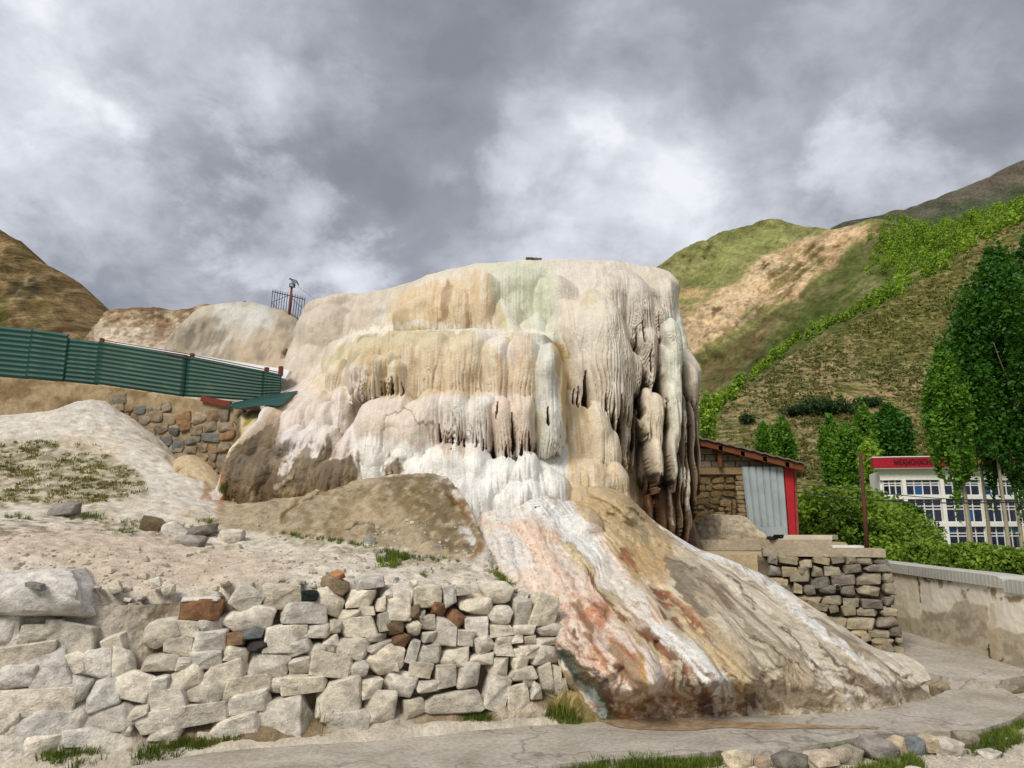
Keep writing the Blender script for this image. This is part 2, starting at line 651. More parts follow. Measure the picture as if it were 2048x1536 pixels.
# ------------------------------------------------------------------ relief bodies: a front surface over (x, z) with rounded, returning edges
class Painter:
    """mineral and plant colours of a surface; outlines were read off the photograph and carried onto the surface"""
    def __init__(s, V, base, warp=10, wscale=0.02):
        s.px, s.py = proj(V)
        s.V = V
        s.c = np.ones((len(V), 4))
        s.c[:, :3] = base
        s.c[:, 3] = 0
        wx = fbm(s.px * wscale, s.py * wscale, 4, 501, 0.6); wy = fbm(s.px * wscale + 40, s.py * wscale, 4, 555, 0.6)
        s.qx = s.px + warp * 1.6 * wx; s.qy = s.py + warp * 1.6 * wy
        s.gr = fbm(s.px * 0.06, s.py * 0.06, 4, 77, 0.65)

    def put(s, k, w, rgb, wet=None):
        w = np.clip(w, 0, 1)[:, None]
        s.c[k, :3] = s.c[k, :3] * (1 - w) + np.asarray(rgb) * w
        if wet is not None:
            s.c[k, 3:4] = s.c[k, 3:4] * (1 - w) + wet * w

    def stroke(s, pts, width, rgb, a=1.0, soft=0.5, wet=None, breakup=0.0, field=None):
        p = np.asarray(pts, float)
        wd = width if np.isscalar(width) else max(width)
        lo = p.min(0) - wd - 25; hi = p.max(0) + wd + 25
        k = np.where((s.px > lo[0]) & (s.px < hi[0]) & (s.py > lo[1]) & (s.py < hi[1]))[0]
        if not len(k):
            return
        if not np.isscalar(width):
            t = np.linspace(0, 1, len(width))
        if len(p) > 2:
            p2 = smooth_line(p, 5)
        else:
            p2 = p
        d, nx, ny = poly_dist(s.qx[k], s.qy[k], p2, False)
        W = wd / 2
        if not np.isscalar(width):
            pos = np.linspace(0, 1, len(p2))
            j = ((nx[:, None] - p2[None, :, 0]) ** 2 + (ny[:, None] - p2[None, :, 1]) ** 2).argmin(1)
            W = np.interp(pos[j], t, np.asarray(width, float)) / 2
        w = 1 - sstep(1 - soft * 0.6, 1 + soft * 0.25, d / W)
        if breakup:
            f = s.gr[k] if field is None else field[k]
            w = w * sstep(-0.05, 0.25, f + (1 - breakup) * 0.6 - 0.15)
        s.put(k, w * a, rgb, wet)

    def mask(s, pts, soft=12):
        p = np.asarray(pts, float)
        d, _, _ = poly_dist(s.qx, s.qy, p)
        return sstep(-soft * 0.5, soft * 0.5, np.where(inside(s.qx, s.qy, p), d, -d))

    def poly(s, pts, rgb, a=1.0, soft=12, wet=None, breakup=0.0, field=None):
        p = np.asarray(pts, float)
        lo = p.min(0) - soft - 25; hi = p.max(0) + soft + 25
        k = np.where((s.px > lo[0]) & (s.px < hi[0]) & (s.py > lo[1]) & (s.py < hi[1]))[0]
        if not len(k):
            return
        d, _, _ = poly_dist(s.qx[k], s.qy[k], p)
        sd = np.where(inside(s.qx[k], s.qy[k], p), d, -d)
        w = sstep(-soft * 0.32, soft * 0.32, sd)
        if breakup:
            f = s.gr[k] if field is None else field[k]
            w = w * sstep(-0.05, 0.25, f + (1 - breakup) * 0.6 - 0.15)
        s.put(k, w * a, rgb, wet)


class Relief:
    def __init__(s, sil, bottom, ctrl, dx, lam=1e-3, edge_noise=0.03, nscale=3.0, amt=0.0):
        """sil: silhouette (px,py,Y) left to right; bottom: closing points; ctrl: (px,py,Y)"""
        S = np.array([P(*p) for p in sil])
        B = np.array([P(*p) for p in bottom])
        L = smooth_line(S[:, [0, 2]], 6)
        L = L + edge_noise * np.stack([fbm(L[:, 0] * nscale, L[:, 1] * nscale, 3, 5), fbm(L[:, 0] * nscale, L[:, 1] * nscale + 50, 3, 6)], -1)
        s.silh = L
        s.poly = np.vstack([L, B[:, [0, 2]]])
        C = np.array([P(*p) for p in ctrl] + [P(*p) for p in sil] + [P(*p) for p in bottom])
        C[len(ctrl):len(ctrl) + len(sil), 1] -= amt
        s.sc = max(np.ptp(C[:, 0]), np.ptp(C[:, 2]))
        s.f = tps(C[:, [0, 2]] / s.sc, C[:, 1], lam)
        s.lo, s.hi = C[:, 1].min(), C[:, 1].max()
        x0, z0 = s.poly.min(0) - dx; x1, z1 = s.poly.max(0) + dx
        s.nx = int((x1 - x0) / dx) + 2; s.nz = int((z1 - z0) / dx) + 2
        X, Z = np.meshgrid(x0 + np.arange(s.nx) * dx, z0 + np.arange(s.nz) * dx)
        X, Z = X.ravel(), Z.ravel()
        d, qx, qz = poly_dist(X, Z, s.poly)
        sd = np.where(inside(X, Z, s.poly), d, -d)
        snap = (sd < 0.35 * dx) & (sd > -1.2 * dx)
        X = np.where(snap, qx, X); Z = np.where(snap, qz, Z)
        s.keep = sd > -1.2 * dx
        s.d, _, _ = poly_dist(X, Z, s.silh, False)
        s.X, s.Z, s.dx = X, Z, dx
        s.Y = np.clip(s.f(X / s.sc, Z / s.sc), s.lo, s.hi)
        s.flow = np.zeros_like(X)      # groove depth 0..1 for stain and painted gap shade

    def bend(s, Rb, amt=None):
        e = np.clip(1 - s.d / Rb, 0, 1)
        s.Y = s.Y + (amt or Rb) * (1 - np.sqrt(np.maximum(1 - e * e, 0)))

    def lobe(s, cx, top, w, bottom, Y, T=0.9, vt=0.35, taper=0.12, lam=0.09, A=0.05, rag=0.05, curve=0.12, seed=0, tip=0.0, tops=None, lean=0.0, cut=True, blend=0.22, sharp=False, fstart=0.22, und=0.11):
        a = P(cx - w / 2, top, Y); a[2] = P(cx, top, Y + (0.12 if sharp else 0.42) * T)[2]; b = P(cx + w / 2, bottom, Y)
        xc, hw, zt, h = (a[0] + b[0]) / 2, (b[0] - a[0]) / 2, a[2], a[2] - b[2]
        k = np.where((np.abs(s.X - xc) < hw * 1.35 + abs(lean) * h) & (s.Z < zt + 0.05) & (s.Z > zt - h * 1.15))[0]
        if not len(k):
            return
        x, z = s.X[k], s.Z[k]
        x = x + min(0.07, hw * 0.16) * vn(x * 2.0, z * 1.7, seed + 11) + 0.025 * vn(x * 7, z * 3, seed + 12)
        v = (zt + min(0.10, hw * 0.4) * vn(x * 2.6 / max(hw, 0.2) * 0.5, 0 * x, seed + 13) - z) / h
        x = x - lean * h * v
        tp = 1 - taper * np.clip((v - vt) / (1 - vt), 0, 1.2) ** 1.3
        u = (x - xc) / (hw * tp)
        u = u * (1 + 0.10 * vn(z * 2.5 / h, 0 * z, seed + 20))
        e2 = u * u + np.clip(1 - v / vt, 0, None) ** 2
        ok = e2 < 1
        prof = 0.5 * np.minimum(e2, 1) + 0.5 * (1 - np.sqrt(np.maximum(1 - e2 ** 2.5, 0)))
        if sharp:
            prof = 1 - np.sqrt(np.maximum(1 - np.minimum(e2, 1) ** 4, 0))
        # flutes: rounded columns with sharp creases between
        sx = (x + 0.03 * vn(x * 4, z * 1.2, seed + 5)) / (lam * (1 + 0.25 * vn(x * 3.1, 0 * x, seed + 8)))
        sx = sx + 0.7 * vn(x / lam * 0.45, 0.25 * z, seed + 6)
        fr = sx - np.floor(sx)
        crease = 1 - np.sqrt(np.maximum(1 - (2 * fr - 1) ** 2, 0))
        cid = _h(np.floor(sx), np.zeros_like(sx) + seed, 3)
        fl = sstep(fstart, fstart + 0.6, v) * A * (crease ** 1.2 * 1.3 + 0.5 * (cid + 1) * 0.6)
        vb = 1 - rag * (cid + 1) - tip * np.abs(u) ** 1.2 - rag * 1.2 * crease
        ok &= (v < vb) | (not cut)
        under = np.clip((v - vb + 0.10) / 0.10, 0, 1)
        y = Y + T * prof + curve * (v - 0.55) ** 2 * 2 + fl + und * under ** 2 * h
        y = y + 0.03 * vn(x * 4, z * 4, seed + 30)
        m = ok & (y < s.Y[k] + 0.25)
        kk = 0.02 + blend * sstep(0.75, 0.25, v)
        hm = np.clip(0.5 + 0.5 * (s.Y[k] - y) / kk, 0, 1)
        yb = s.Y[k] + (y - s.Y[k]) * hm - kk * hm * (1 - hm)
        s.Y[k[m]] = yb[m]
        m2 = m & (hm > 0.5)
        s.flow[k[m2]] = (sstep(0.3, 0.9, v) * crease ** 2)[m2]

    def ball(s, cx, cy, rx, rz, Y, T=None):
        a = P(cx - rx, cy - rz, Y); b = P(cx + rx, cy + rz, Y)
        xc, zc, hw, hz = (a[0] + b[0]) / 2, (a[2] + b[2]) / 2, (b[0] - a[0]) / 2, (a[2] - b[2]) / 2
        T = T or 0.35 * hw
        Y = Y + 0.06
        k = np.where((np.abs(s.X - xc) < hw) & (np.abs(s.Z - zc) < hz))[0]
        e2 = ((s.X[k] - xc) / hw) ** 2 + ((s.Z[k] - zc) / hz) ** 2
        y = Y + T * (1 - np.sqrt(np.maximum(1 - e2, 0))) + np.where(e2 >= 1, 99, 0)
        m = e2 < 1
        kk = 0.14
        hm = np.clip(0.5 + 0.5 * (s.Y[k] - y) / kk, 0, 1)
        yb = s.Y[k] + (y - s.Y[k]) * hm - kk * hm * (1 - hm)
        s.Y[k[m]] = yb[m]

    def slit(s, px, top, bottom, w, depth=0.6, Y=10.3, lean=0.0):
        """a narrow pointed gap between two curtains"""
        a = P(px, top, Y); b = P(px, bottom, Y)
        hw = w / 2 * Y / F
        k = np.where((np.abs(s.X - (a[0] + b[0]) / 2) < 5 * hw) & (s.Z < a[2]) & (s.Z > b[2] - 0.1))[0]
        t = (a[2] - s.Z[k]) / (a[2] - b[2])
        xc = a[0] + (b[0] - a[0]) * t + lean * (a[2] - b[2]) * t + 0.012 * vn(s.Z[k] * 9, 0 * t, int(px))
        wd_ = hw * np.clip(t, 0, 1) ** 0.8 * np.where(t > 0.9, np.clip((1.06 - t) / 0.16, 0, 1), 1)
        u = np.abs(s.X[k] - xc) / np.maximum(wd_, 1e-4)
        e = sstep(1.25, 0.7, u)
        s.Y[k] += depth * e
        s.flow[k] = np.maximum(s.flow[k], e)

    def ridge(s, pts, width, height, soft=1.0):
        """raised rib along a line given as (px,py); the width is in metres"""
        q = []
        for px, py in pts:
            Y = s.hit(px, py)
            p = P(px, py, Y); q.append((p[0], p[2]))
        L = smooth_line(q, 6)
        d, _, _ = poly_dist(s.X, s.Z, L, False)
        d = d * (1 + 0.25 * fbm(s.X * 3, s.Z * 3, 2, 9))
        e = np.clip(1 - (d / width) ** 2, 0, 1)
        s.Y = s.Y - height * e ** soft

    def hit(s, px, py):
        Y = (s.lo + s.hi) / 2
        for _ in range(40):
            p = P(px, py, Y)
            Y = 0.6 * Y + 0.4 * float(np.clip(s.f(p[0] / s.sc, p[2] / s.sc), s.lo, s.hi))
        return Y

    def verts(s):
        return np.stack([s.X, s.Y, s.Z], -1)

    def build(s, name, mat, col, parent=None, back=2.0, drop=0.3):
        i, j = np.meshgrid(np.arange(s.nz - 1), np.arange(s.nx - 1), indexing='ij')
        a = (i * s.nx + j).ravel()
        q = np.stack([a, a + 1, a + s.nx + 1, a + s.nx], -1)
        q = q[s.keep[q].all(1)]
        E = np.concatenate([q[:, [0, 1]], q[:, [1, 2]], q[:, [2, 3]], q[:, [3, 0]]])
        key = np.sort(E, 1)
        key = key[:, 0].astype(np.int64) * (s.nx * s.nz) + key[:, 1]
        u, inv, cnt = np.unique(key, return_inverse=True, return_counts=True)
        be = E[cnt[inv] == 1]
        V = s.verts()
        bv = np.unique(be)
        n = len(V)
        mp = np.full(n, -1); mp[bv] = np.arange(len(bv)) + n
        W = V[bv] + np.array([0, back, -drop])
        sk = np.stack([be[:, 1], be[:, 0], mp[be[:, 0]], mp[be[:, 1]]], -1)
        V2 = np.vstack([V, W]); C2 = np.vstack([col, col[bv]])
        F2 = np.vstack([q, sk])
        used = np.zeros(len(V2), bool); used[F2.ravel()] = True
        re = np.cumsum(used) - 1
        V2 = V2[used]; C2 = C2[used]; F2 = re[F2]
        s.bvh = None
        s.VF = (V2, F2)
        return obj(name, mesh(name, V2, F2, True, C2), mat, parent)


def bvh_of(*parts):
    vs, fs, n = [], [], 0
    for V, Fq in parts:
        vs.append(V); fs += (Fq + n).tolist(); n += len(V)
    return BVHTree.FromPolygons(np.vstack(vs).tolist(), fs)


# ------------------------------------------------------------------ the travertine mound
mound = thing('travertine_mound', 'tall pale travertine mound with fluted drapery, terraces and a streaked runoff slope', 'rock formation', loc=tuple(P(1000, 1100, 10)))
mound.location = (0, 0, 0)

silA = [(425, 1040, 10.3), (436, 985, 10.3), (447, 925, 10.3), (462, 893, 10.4), (490, 860, 10.7), (515, 832, 11.2), (545, 806, 12.4), (556, 770, 14.0), (566, 735, 14.3), (585, 690, 14.6), (600, 640, 14.9), (622, 607, 15.0), (680, 590, 15.0),
        (760, 585, 14.8), (800, 578, 14.6), (870, 552, 14.3), (950, 536, 13.8), (1000, 530, 13.5), (1070, 526, 13.4), (1120, 524, 13.4), (1180, 524, 13.2), (1240, 528, 13.0), (1290, 537, 12.8),
        (1325, 546, 12.6), (1346, 560, 12.5), (1355, 580, 12.5), (1356, 610, 12.4), (1362, 640, 12.3), (1368, 665, 12.2), (1374, 700, 12.1), (1391, 722, 12.0), (1399, 750, 12.0), (1397, 790, 12.0),
        (1395, 860, 12.0), (1391, 930, 12.1), (1386, 1000, 12.1), (1390, 1050, 12.1), (1412, 1095, 12.0)]
botA = [(1412, 1150, 12.0), (1000, 1180, 10.0), (425, 1120, 10.3)]
ctrlA = [(1100, 560, 12.5), (1100, 640, 12.0), (1100, 740, 11.6), (1200, 640, 11.6), (1200, 780, 11.2), (1250, 565, 12.2), (1330, 620, 12.0), (1330, 700, 11.9), (1375, 780, 11.9), (1340, 850, 12.0),
         (1290, 900, 12.0), (1300, 960, 12.0), (1340, 1060, 11.9), (1200, 900, 10.8), (1200, 1000, 10.4), (960, 560, 12.9), (960, 640, 12.4), (850, 600, 13.5), (700, 600, 14.6), (700, 690, 13.4),
         (620, 660, 14.5), (620, 740, 13.6), (575, 770, 13.4), (600, 830, 11.6), (600, 900, 10.6), (500, 900, 10.4), (460, 960, 10.2), (700, 900, 10.5), (800, 850, 10.7), (800, 950, 10.0), (900, 950, 9.8),
         (1000, 950, 9.7), (1100, 950, 9.8), (1000, 1010, 9.4), (560, 1000, 9.9), (700, 1000, 9.5), (780, 700, 12.4), (900, 720, 11.8), (1000, 750, 11.6), (760, 800, 11.4), (930, 850, 10.8), (1060, 850, 10.7), (680, 800, 12.0),
         (1260, 960, 11.6), (1230, 1060, 10.8), (540, 850, 11.0)]
A = Relief(silA, botA, ctrlA, 0.0102, 1e-4, amt=0.7)
A.Y += 0.10 * fbm(A.X * 1.3, A.Z * 1.0, 3, 21)
A.bend(0.55, 0.7)
lobesA = [
    # the pale wall on the left
    (640, 605, 130, 800, 13.9, 0.9, 0.3, 0.0, 0.16, 0.02), (600, 680, 110, 830, 13.4, 0.8, 0.6, 0.0, 0.3, 0.01), (665, 655, 80, 800, 13.0, 0.8, 0.6, 0.0, 0.3, 0.01), (760, 590, 170, 760, 13.6, 0.9, 0.25, 0.0, 0.12, 0.03),
    (570, 715, 60, 830, 13.3, 0.7, 0.7, 0.0, 0.3, 0.01), (700, 720, 90, 830, 12.4, 0.7, 0.6, 0.0, 0.2, 0.02),
    # upper dome
    (1010, 529, 260, 790, 12.0, 1.1, 0.22, 0.0, 0.13, 0.035), (870, 563, 190, 740, 12.1, 1.0, 0.3, 0.0, 0.11, 0.05), (915, 566, 92, 720, 11.75, 0.7, 0.35, 0.0, 0.09, 0.05), (970, 543, 72, 720, 11.7, 0.6, 0.3, 0.0, 0.1, 0.03),
    (1020, 588, 70, 720, 11.6, 0.5, 0.4, 0.0, 0.1, 0.02), (1018, 635, 64, 740, 11.4, 0.4, 0.5, 0.0, 0.1, 0.02), (1072, 612, 84, 780, 11.35, 0.6, 0.45, 0.0, 0.1, 0.03), (1095, 655, 60, 790, 11.1, 0.5, 0.5, 0.0, 0.1, 0.03),
    (1120, 540, 110, 720, 11.8, 0.8, 0.3, 0.0, 0.14, 0.03),
    (1165, 572, 130, 842, 10.95, 1.0, 0.42, 0.25, 0.085, 0.06, 0.04), (1210, 560, 150, 862, 10.75, 1.1, 0.42, 0.30, 0.075, 0.065, 0.06), (1215, 600, 100, 878, 10.6, 0.6, 0.5, 0.35, 0.07, 0.07, 0.06),
    (1250, 640, 70, 850, 10.85, 0.7, 0.5, 0.3, 0.06, 0.08, 0.06), (1265, 530, 150, 705, 11.45, 0.9, 0.35, 0.1, 0.07, 0.07, 0.05), (1290, 560, 90, 720, 11.3, 0.6, 0.4, 0.3, 0.055, 0.08, 0.06), (1230, 545, 80, 640, 11.3, 0.5, 0.5, 0.2, 0.09, 0.03),
    (1335, 545, 74, 720, 11.75, 0.7, 0.25, 0.0, 0.06, 0.06), (1322, 600, 60, 740, 11.5, 0.5, 0.3, 0.1, 0.05, 0.08, 0.06),
    (1304, 650, 52, 790, 11.15, 0.5, 0.3, 0.15, 0.05, 0.07, 0.04), (1330, 660, 40, 800, 11.3, 0.5, 0.3, 0.1, 0.045, 0.06),
    (1272, 690, 46, 800, 11.1, 0.5, 0.4, 0.3, 0.05, 0.08, 0.08),
    (1300, 768, 40, 905, 11.0, 0.35, 0.2, 0.3, 0.045, 0.05, 0.10), (1318, 776, 44, 925, 10.95, 0.35, 0.2, 0.35, 0.045, 0.05, 0.10), (1322, 860, 42, 985, 10.85, 0.4, 0.4, 0.5, 0.05, 0.05, 0.03), (1290, 800, 40, 880, 11.1, 0.4, 0.4, 0.4, 0.05, 0.06, 0.08),
    (1252, 800, 34, 990, 11.2, 0.3, 0.3, 0.4, 0.05, 0.06, 0.06), (1266, 810, 26, 960, 11.35, 0.3, 0.3, 0.5, 0.05, 0.06, 0.06),
    # far right columns
    (1388, 712, 40, 820, 11.35, 0.5, 0.35, 0.1, 0.04, 0.05, 0.04), (1376, 780, 28, 1010, 11.25, 0.35, 0.25, 0.3, 0.04, 0.06, 0.04), (1390, 800, 26, 1065, 11.3, 0.35, 0.2, 0.3, 0.035, 0.05, 0.04), (1368, 840, 22, 1070, 11.3, 0.3, 0.2, 0.3, 0.03, 0.05, 0.04),
    (1378, 930, 22, 1100, 11.2, 0.3, 0.3, 0.2, 0.03, 0.04, 0.02), (1362, 900, 16, 1085, 11.25, 0.25, 0.3, 0.3, 0.03, 0.04, 0.02), (1399, 700 + 130, 16, 1000, 11.45, 0.3, 0.3, 0.3, 0.03, 0.04, 0.02),
    (1351, 634, 48, 730, 11.12, 0.35, 0.35, 0.0, 0.05, 0.03, 0.05), (1349, 668, 44, 780, 11.06, 0.3, 0.4, 0.05, 0.05, 0.03, 0.05), (1354, 712, 42, 830, 11.02, 0.3, 0.35, 0.15, 0.045, 0.035, 0.06), (1352, 752, 38, 880, 10.98, 0.3, 0.35, 0.2, 0.045, 0.035, 0.06), (1354, 800, 32, 925, 10.95, 0.28, 0.35, 0.3, 0.045, 0.035, 0.06), (1351, 850, 24, 965, 10.92, 0.25, 0.35, 0.5, 0.045, 0.03, 0.03), (1340, 690, 22, 800, 11.1, 0.25, 0.3, 0.2, 0.045, 0.04, 0.06),
    # brown columns in the hollow
    (1300, 985, 26, 1090, 11.5, 0.3, 0.3, 0.1, 0.04, 0.06), (1275, 985, 24, 1090, 11.5, 0.3, 0.3, 0.1, 0.04, 0.06), (1328, 965, 30, 1100, 11.4, 0.3, 0.3, 0.1, 0.04, 0.06), (1345, 960, 20, 1100, 11.35, 0.3, 0.3, 0.1, 0.04, 0.06), (1290, 880, 40, 1000, 11.5, 0.4, 0.4, 0.3, 0.04, 0.08, 0.08),
    # lower right bulges under the great lobe
    (1150, 795, 86, 965, 10.35, 0.7, 0.4, 0.0, 0.08, 0.04), (1195, 802, 78, 960, 10.35, 0.6, 0.45, 0.1, 0.07, 0.05), (1230, 850, 54, 985, 10.4, 0.5, 0.4, 0.1, 0.06, 0.05), (1185, 915, 140, 1050, 9.85, 0.9, 0.5, -0.2, 0.12, 0.03),
    (1165, 966, 86, 1060, 9.5, 0.7, 0.6, -0.2, 0.12, 0.03), (1235, 930, 70, 1060, 10.1, 0.6, 0.4, -0.1, 0.08, 0.04), (1245, 985, 80, 1090, 10.2, 0.7, 0.5, -0.2, 0.1, 0.03),
    # the middle terrace
    (905, 652, 462, 830, 10.35, 1.7, 0.10, 0.0, 0.11, 0.05), (735, 656, 130, 800, 10.3, 0.8, 0.35, 0.0, 0.08, 0.05), (812, 664, 116, 815, 10.1, 0.6, 0.4, 0.0, 0.08, 0.05), (724, 697, 60, 795, 9.95, 0.4, 0.4, 0.0, 0.06, 0.05),
    (706, 715, 36, 780, 10.0, 0.3, 0.4, 0.0, 0.05, 0.05), (748, 706, 44, 800, 9.9, 0.4, 0.3, 0.1, 0.055, 0.07), (785, 708, 46, 800, 9.9, 0.4, 0.3, 0.1, 0.055, 0.08), (770, 690, 50, 760, 9.95, 0.4, 0.5, 0.1, 0.055, 0.05),
    (925, 658, 160, 890, 9.9, 0.8, 0.24, 0.0, 0.075, 0.06, 0.04), (868, 665, 100, 850, 9.95, 0.6, 0.3, 0.0, 0.07, 0.05, 0.04), (992, 655, 96, 870, 9.85, 0.7, 0.22, 0.0, 0.07, 0.06, 0.05), (1046, 664, 90, 900, 9.8, 0.7, 0.22, 0.0, 0.06, 0.07, 0.05),
    (1098, 668, 74, 880, 9.75, 0.8, 0.28, 0.0, 0.07, 0.04, 0.05), (1122, 700, 36, 900, 9.95, 0.5, 0.3, 0.0, 0.06, 0.05, 0.05),
    (1100, 790, 62, 915, 9.72, 0.4, 0.4, 0.0, 0.06, 0.04, 0.03),
    (850, 768, 104, 905, 9.58, 0.6, 0.4, 0.0, 0.07, 0.04, 0.04), (905, 786, 84, 902, 9.55, 0.5, 0.35, 0.0, 0.05, 0.07, 0.06), (955, 780, 80, 907, 9.54, 0.5, 0.35, 0.0, 0.05, 0.07, 0.06), (1008, 784, 48, 925, 9.55, 0.4, 0.3, 0.2, 0.05, 0.06, 0.06), (1044, 780, 52, 920, 9.56, 0.4, 0.3, 0.15, 0.05, 0.07, 0.07),
    # pinkish bulges on the left, the scar, the lumps
    (755, 772, 134, 930, 9.62, 0.8, 0.5, 0.0, 0.15, 0.02), (812, 818, 116, 935, 9.48, 0.5, 0.5, 0.0, 0.2, 0.01), (682, 727, 124, 870, 10.8, 1.0, 0.8, -0.3, 0.12, 0.03), (673, 712, 58, 800, 10.9, 0.5, 0.6, -0.2, 0.08, 0.03),
    (672, 772, 54, 880, 10.3, 0.6, 0.6, -0.1, 0.15, 0.02), (628, 772, 64, 880, 10.5, 0.6, 0.6, 0.0, 0.15, 0.02), (592, 792, 60, 900, 10.6, 0.6, 0.6, 0.0, 0.15, 0.02), (640, 800, 50, 900, 10.2, 0.5, 0.6, 0.0, 0.15, 0.02),
    (560, 812, 56, 920, 10.6, 0.6, 0.7, 0.0, 0.15, 0.02), (608, 830, 60, 940, 10.1, 0.6, 0.6, 0.0, 0.15, 0.02), (570, 850, 80, 960, 10.0, 0.7, 0.6, 0.0, 0.15, 0.02), (640, 845, 60, 960, 9.9, 0.5, 0.6, 0.0, 0.15, 0.02),
    (682, 843, 84, 1030, 9.5, 0.9, 0.6, -0.5, 0.12, 0.03), (590, 880, 200, 1060, 9.5, 1.0, 0.7, -0.3, 0.2, 0.02), (500, 885, 120, 1060, 9.8, 0.9, 0.6, -0.1, 0.25, 0.02), (465, 900, 60, 1060, 10.0, 0.6, 0.5, -0.1, 0.25, 0.02), (660, 900, 110, 1060, 9.25, 0.8, 0.6, -0.3, 0.2, 0.02),
    (742, 868, 78, 1000, 9.55, 0.6, 0.6, -0.2, 0.2, 0.02), (790, 905, 60, 980, 9.5, 0.4, 0.6, -0.2, 0.2, 0.02), (845, 890, 110, 1010, 9.30, 0.5, 0.5, -0.2, 0.2, 0.02),
    # white aprons at the foot
    (900, 886, 120, 1010, 9.30, 0.6, 0.5, -0.3, 0.2, 0.02), (1000, 912, 130, 1040, 9.15, 0.8, 0.5, -0.4, 0.2, 0.02), (1055, 905, 80, 1020, 9.25, 0.6, 0.6, -0.4, 0.2, 0.02), (1105, 932, 86, 1050, 9.35, 0.7, 0.5, -0.3, 0.2, 0.02), (958, 892, 90, 1030, 9.22, 0.6, 0.5, -0.3, 0.2, 0.02), (955, 940, 80, 1050, 9.0, 0.6, 0.6, -0.4, 0.2, 0.02),
    (1075, 960, 80, 1060, 9.1, 0.6, 0.6, -0.4, 0.2, 0.02), (1020, 970, 90, 1060, 8.95, 0.6, 0.6, -0.4, 0.2, 0.02),
]
for n_, L_ in enumerate(lobesA):
    kw = dict(zip(('cx', 'top', 'w', 'bottom', 'Y', 'T', 'vt', 'taper', 'lam', 'A', 'rag'), L_))
    if kw['w'] > 150 or kw['taper'] < 0 or kw['A'] <= 0.03:
        kw['cut'] = False
    if kw['Y'] < 10.46 and 690 < kw['cx'] < 1140 and kw['top'] < 800:
        kw['blend'] = 0.0 if kw['w'] > 400 else (0.16 if kw['top'] > 760 else 0.07)
        kw['sharp'] = kw['w'] > 400
        kw['rag'] = kw.get('rag', 0.05) * 0.55
        kw['und'] = 0.05
    if kw['cx'] > 1245 and kw['w'] < 60:
        kw['blend'] = 0.07
        kw['tip'] = 0.32
    if kw['cx'] > 1140 and kw['top'] < 800:
        kw['lam'] = max(0.045, kw['lam'] * 0.75)
        kw['fstart'] = 0.04
    if kw['top'] > 895:
        kw['A'], kw['lam'], kw['blend'], kw['T'] = 0.05, 0.11, 0.34, kw['T'] * 0.7
        kw['fstart'] = 0.1
    if n_ in (15, 16, 17):
        kw['tip'] = 0.18
    A.lobe(seed=100 + 7 * n_, **kw)
for q in [(1172, 738, 818, 15, 0.7, 10.8), (1158, 765, 812, 6, 0.5, 10.8), (1150, 770, 806, 5, 0.4, 10.8), (1245, 785, 860, 15, 0.7, 10.7), (1229, 800, 846, 7, 0.5, 10.7), (1213, 785, 825, 5, 0.4, 10.7), (1284, 762, 835, 13, 0.7, 11.1), (1337, 790, 865, 12, 0.6, 11.0),
          (1096, 795, 852, 8, 0.5, 9.8), (1025, 792, 905, 9, 0.6, 9.7), (1058, 850, 904, 7, 0.5, 9.7), (1043, 872, 914, 10, 0.5, 9.7), (1012, 880, 917, 8, 0.5, 9.7), (985, 868, 917, 9, 0.5, 9.7), (994, 790, 835, 5, 0.4, 9.8), (968, 868, 905, 5, 0.4, 9.7), (953, 868, 898, 5, 0.4, 9.7),
          (930, 862, 896, 5, 0.4, 9.7), (917, 866, 894, 5, 0.4, 9.7), (905, 862, 891, 5, 0.4, 9.7), (881, 838, 886, 7, 0.5, 9.75), (783, 742, 790, 11, 0.5, 10.0), (762, 748, 790, 5, 0.3, 10.0), (803, 752, 792, 5, 0.3, 10.0), (1322, 945, 975, 8, 0.3, 10.9), (1270, 800, 900, 9, 0.5, 11.1), (1258, 870, 985, 7, 0.4, 11.2),
          (1383, 800, 1000, 5, 0.3, 11.3), (1371, 820, 1060, 5, 0.3, 11.3), (1300, 690, 745, 5, 0.4, 11.3), (1285, 640, 690, 6, 0.4, 11.4), (1272, 655, 700, 5, 0.4, 11.4), (1318, 620, 690, 5, 0.4, 11.5), (1328, 720, 800, 7, 0.4, 11.1)]:
    if q[5] < 10.1:
        q = (q[0], q[1] + 0.25 * (q[2] - q[1]), q[2], q[3] * 0.8, q[4] * 0.7, q[5])
    A.slit(*q)
A.Y += 0.022 * fbm(A.X * 3.5, A.Z * 2.6, 4, 31) + 0.008 * fbm(A.X * 14, A.Z * 9, 3, 33)
brm = sstep(730, 690, proj(A.verts())[0]) * sstep(850, 900, proj(A.verts())[1])
A.Y += brm * (0.05 * fbm(A.X * 6, A.Z * 5, 5, 48, 0.62) + 0.03 * ridged(A.X * 9, A.Z * 3, 3, 49))
rib = np.abs(vn(A.X * 30 + 1.2 * vn(A.X * 3, A.Z * 1.5, 47), A.Z * 0.9, 43)) + 0.6 * np.abs(vn(A.X * 62, A.Z * 1.5, 44))
A.Y -= 0.011 * rib * sstep(-2.9, -2.2, A.X)
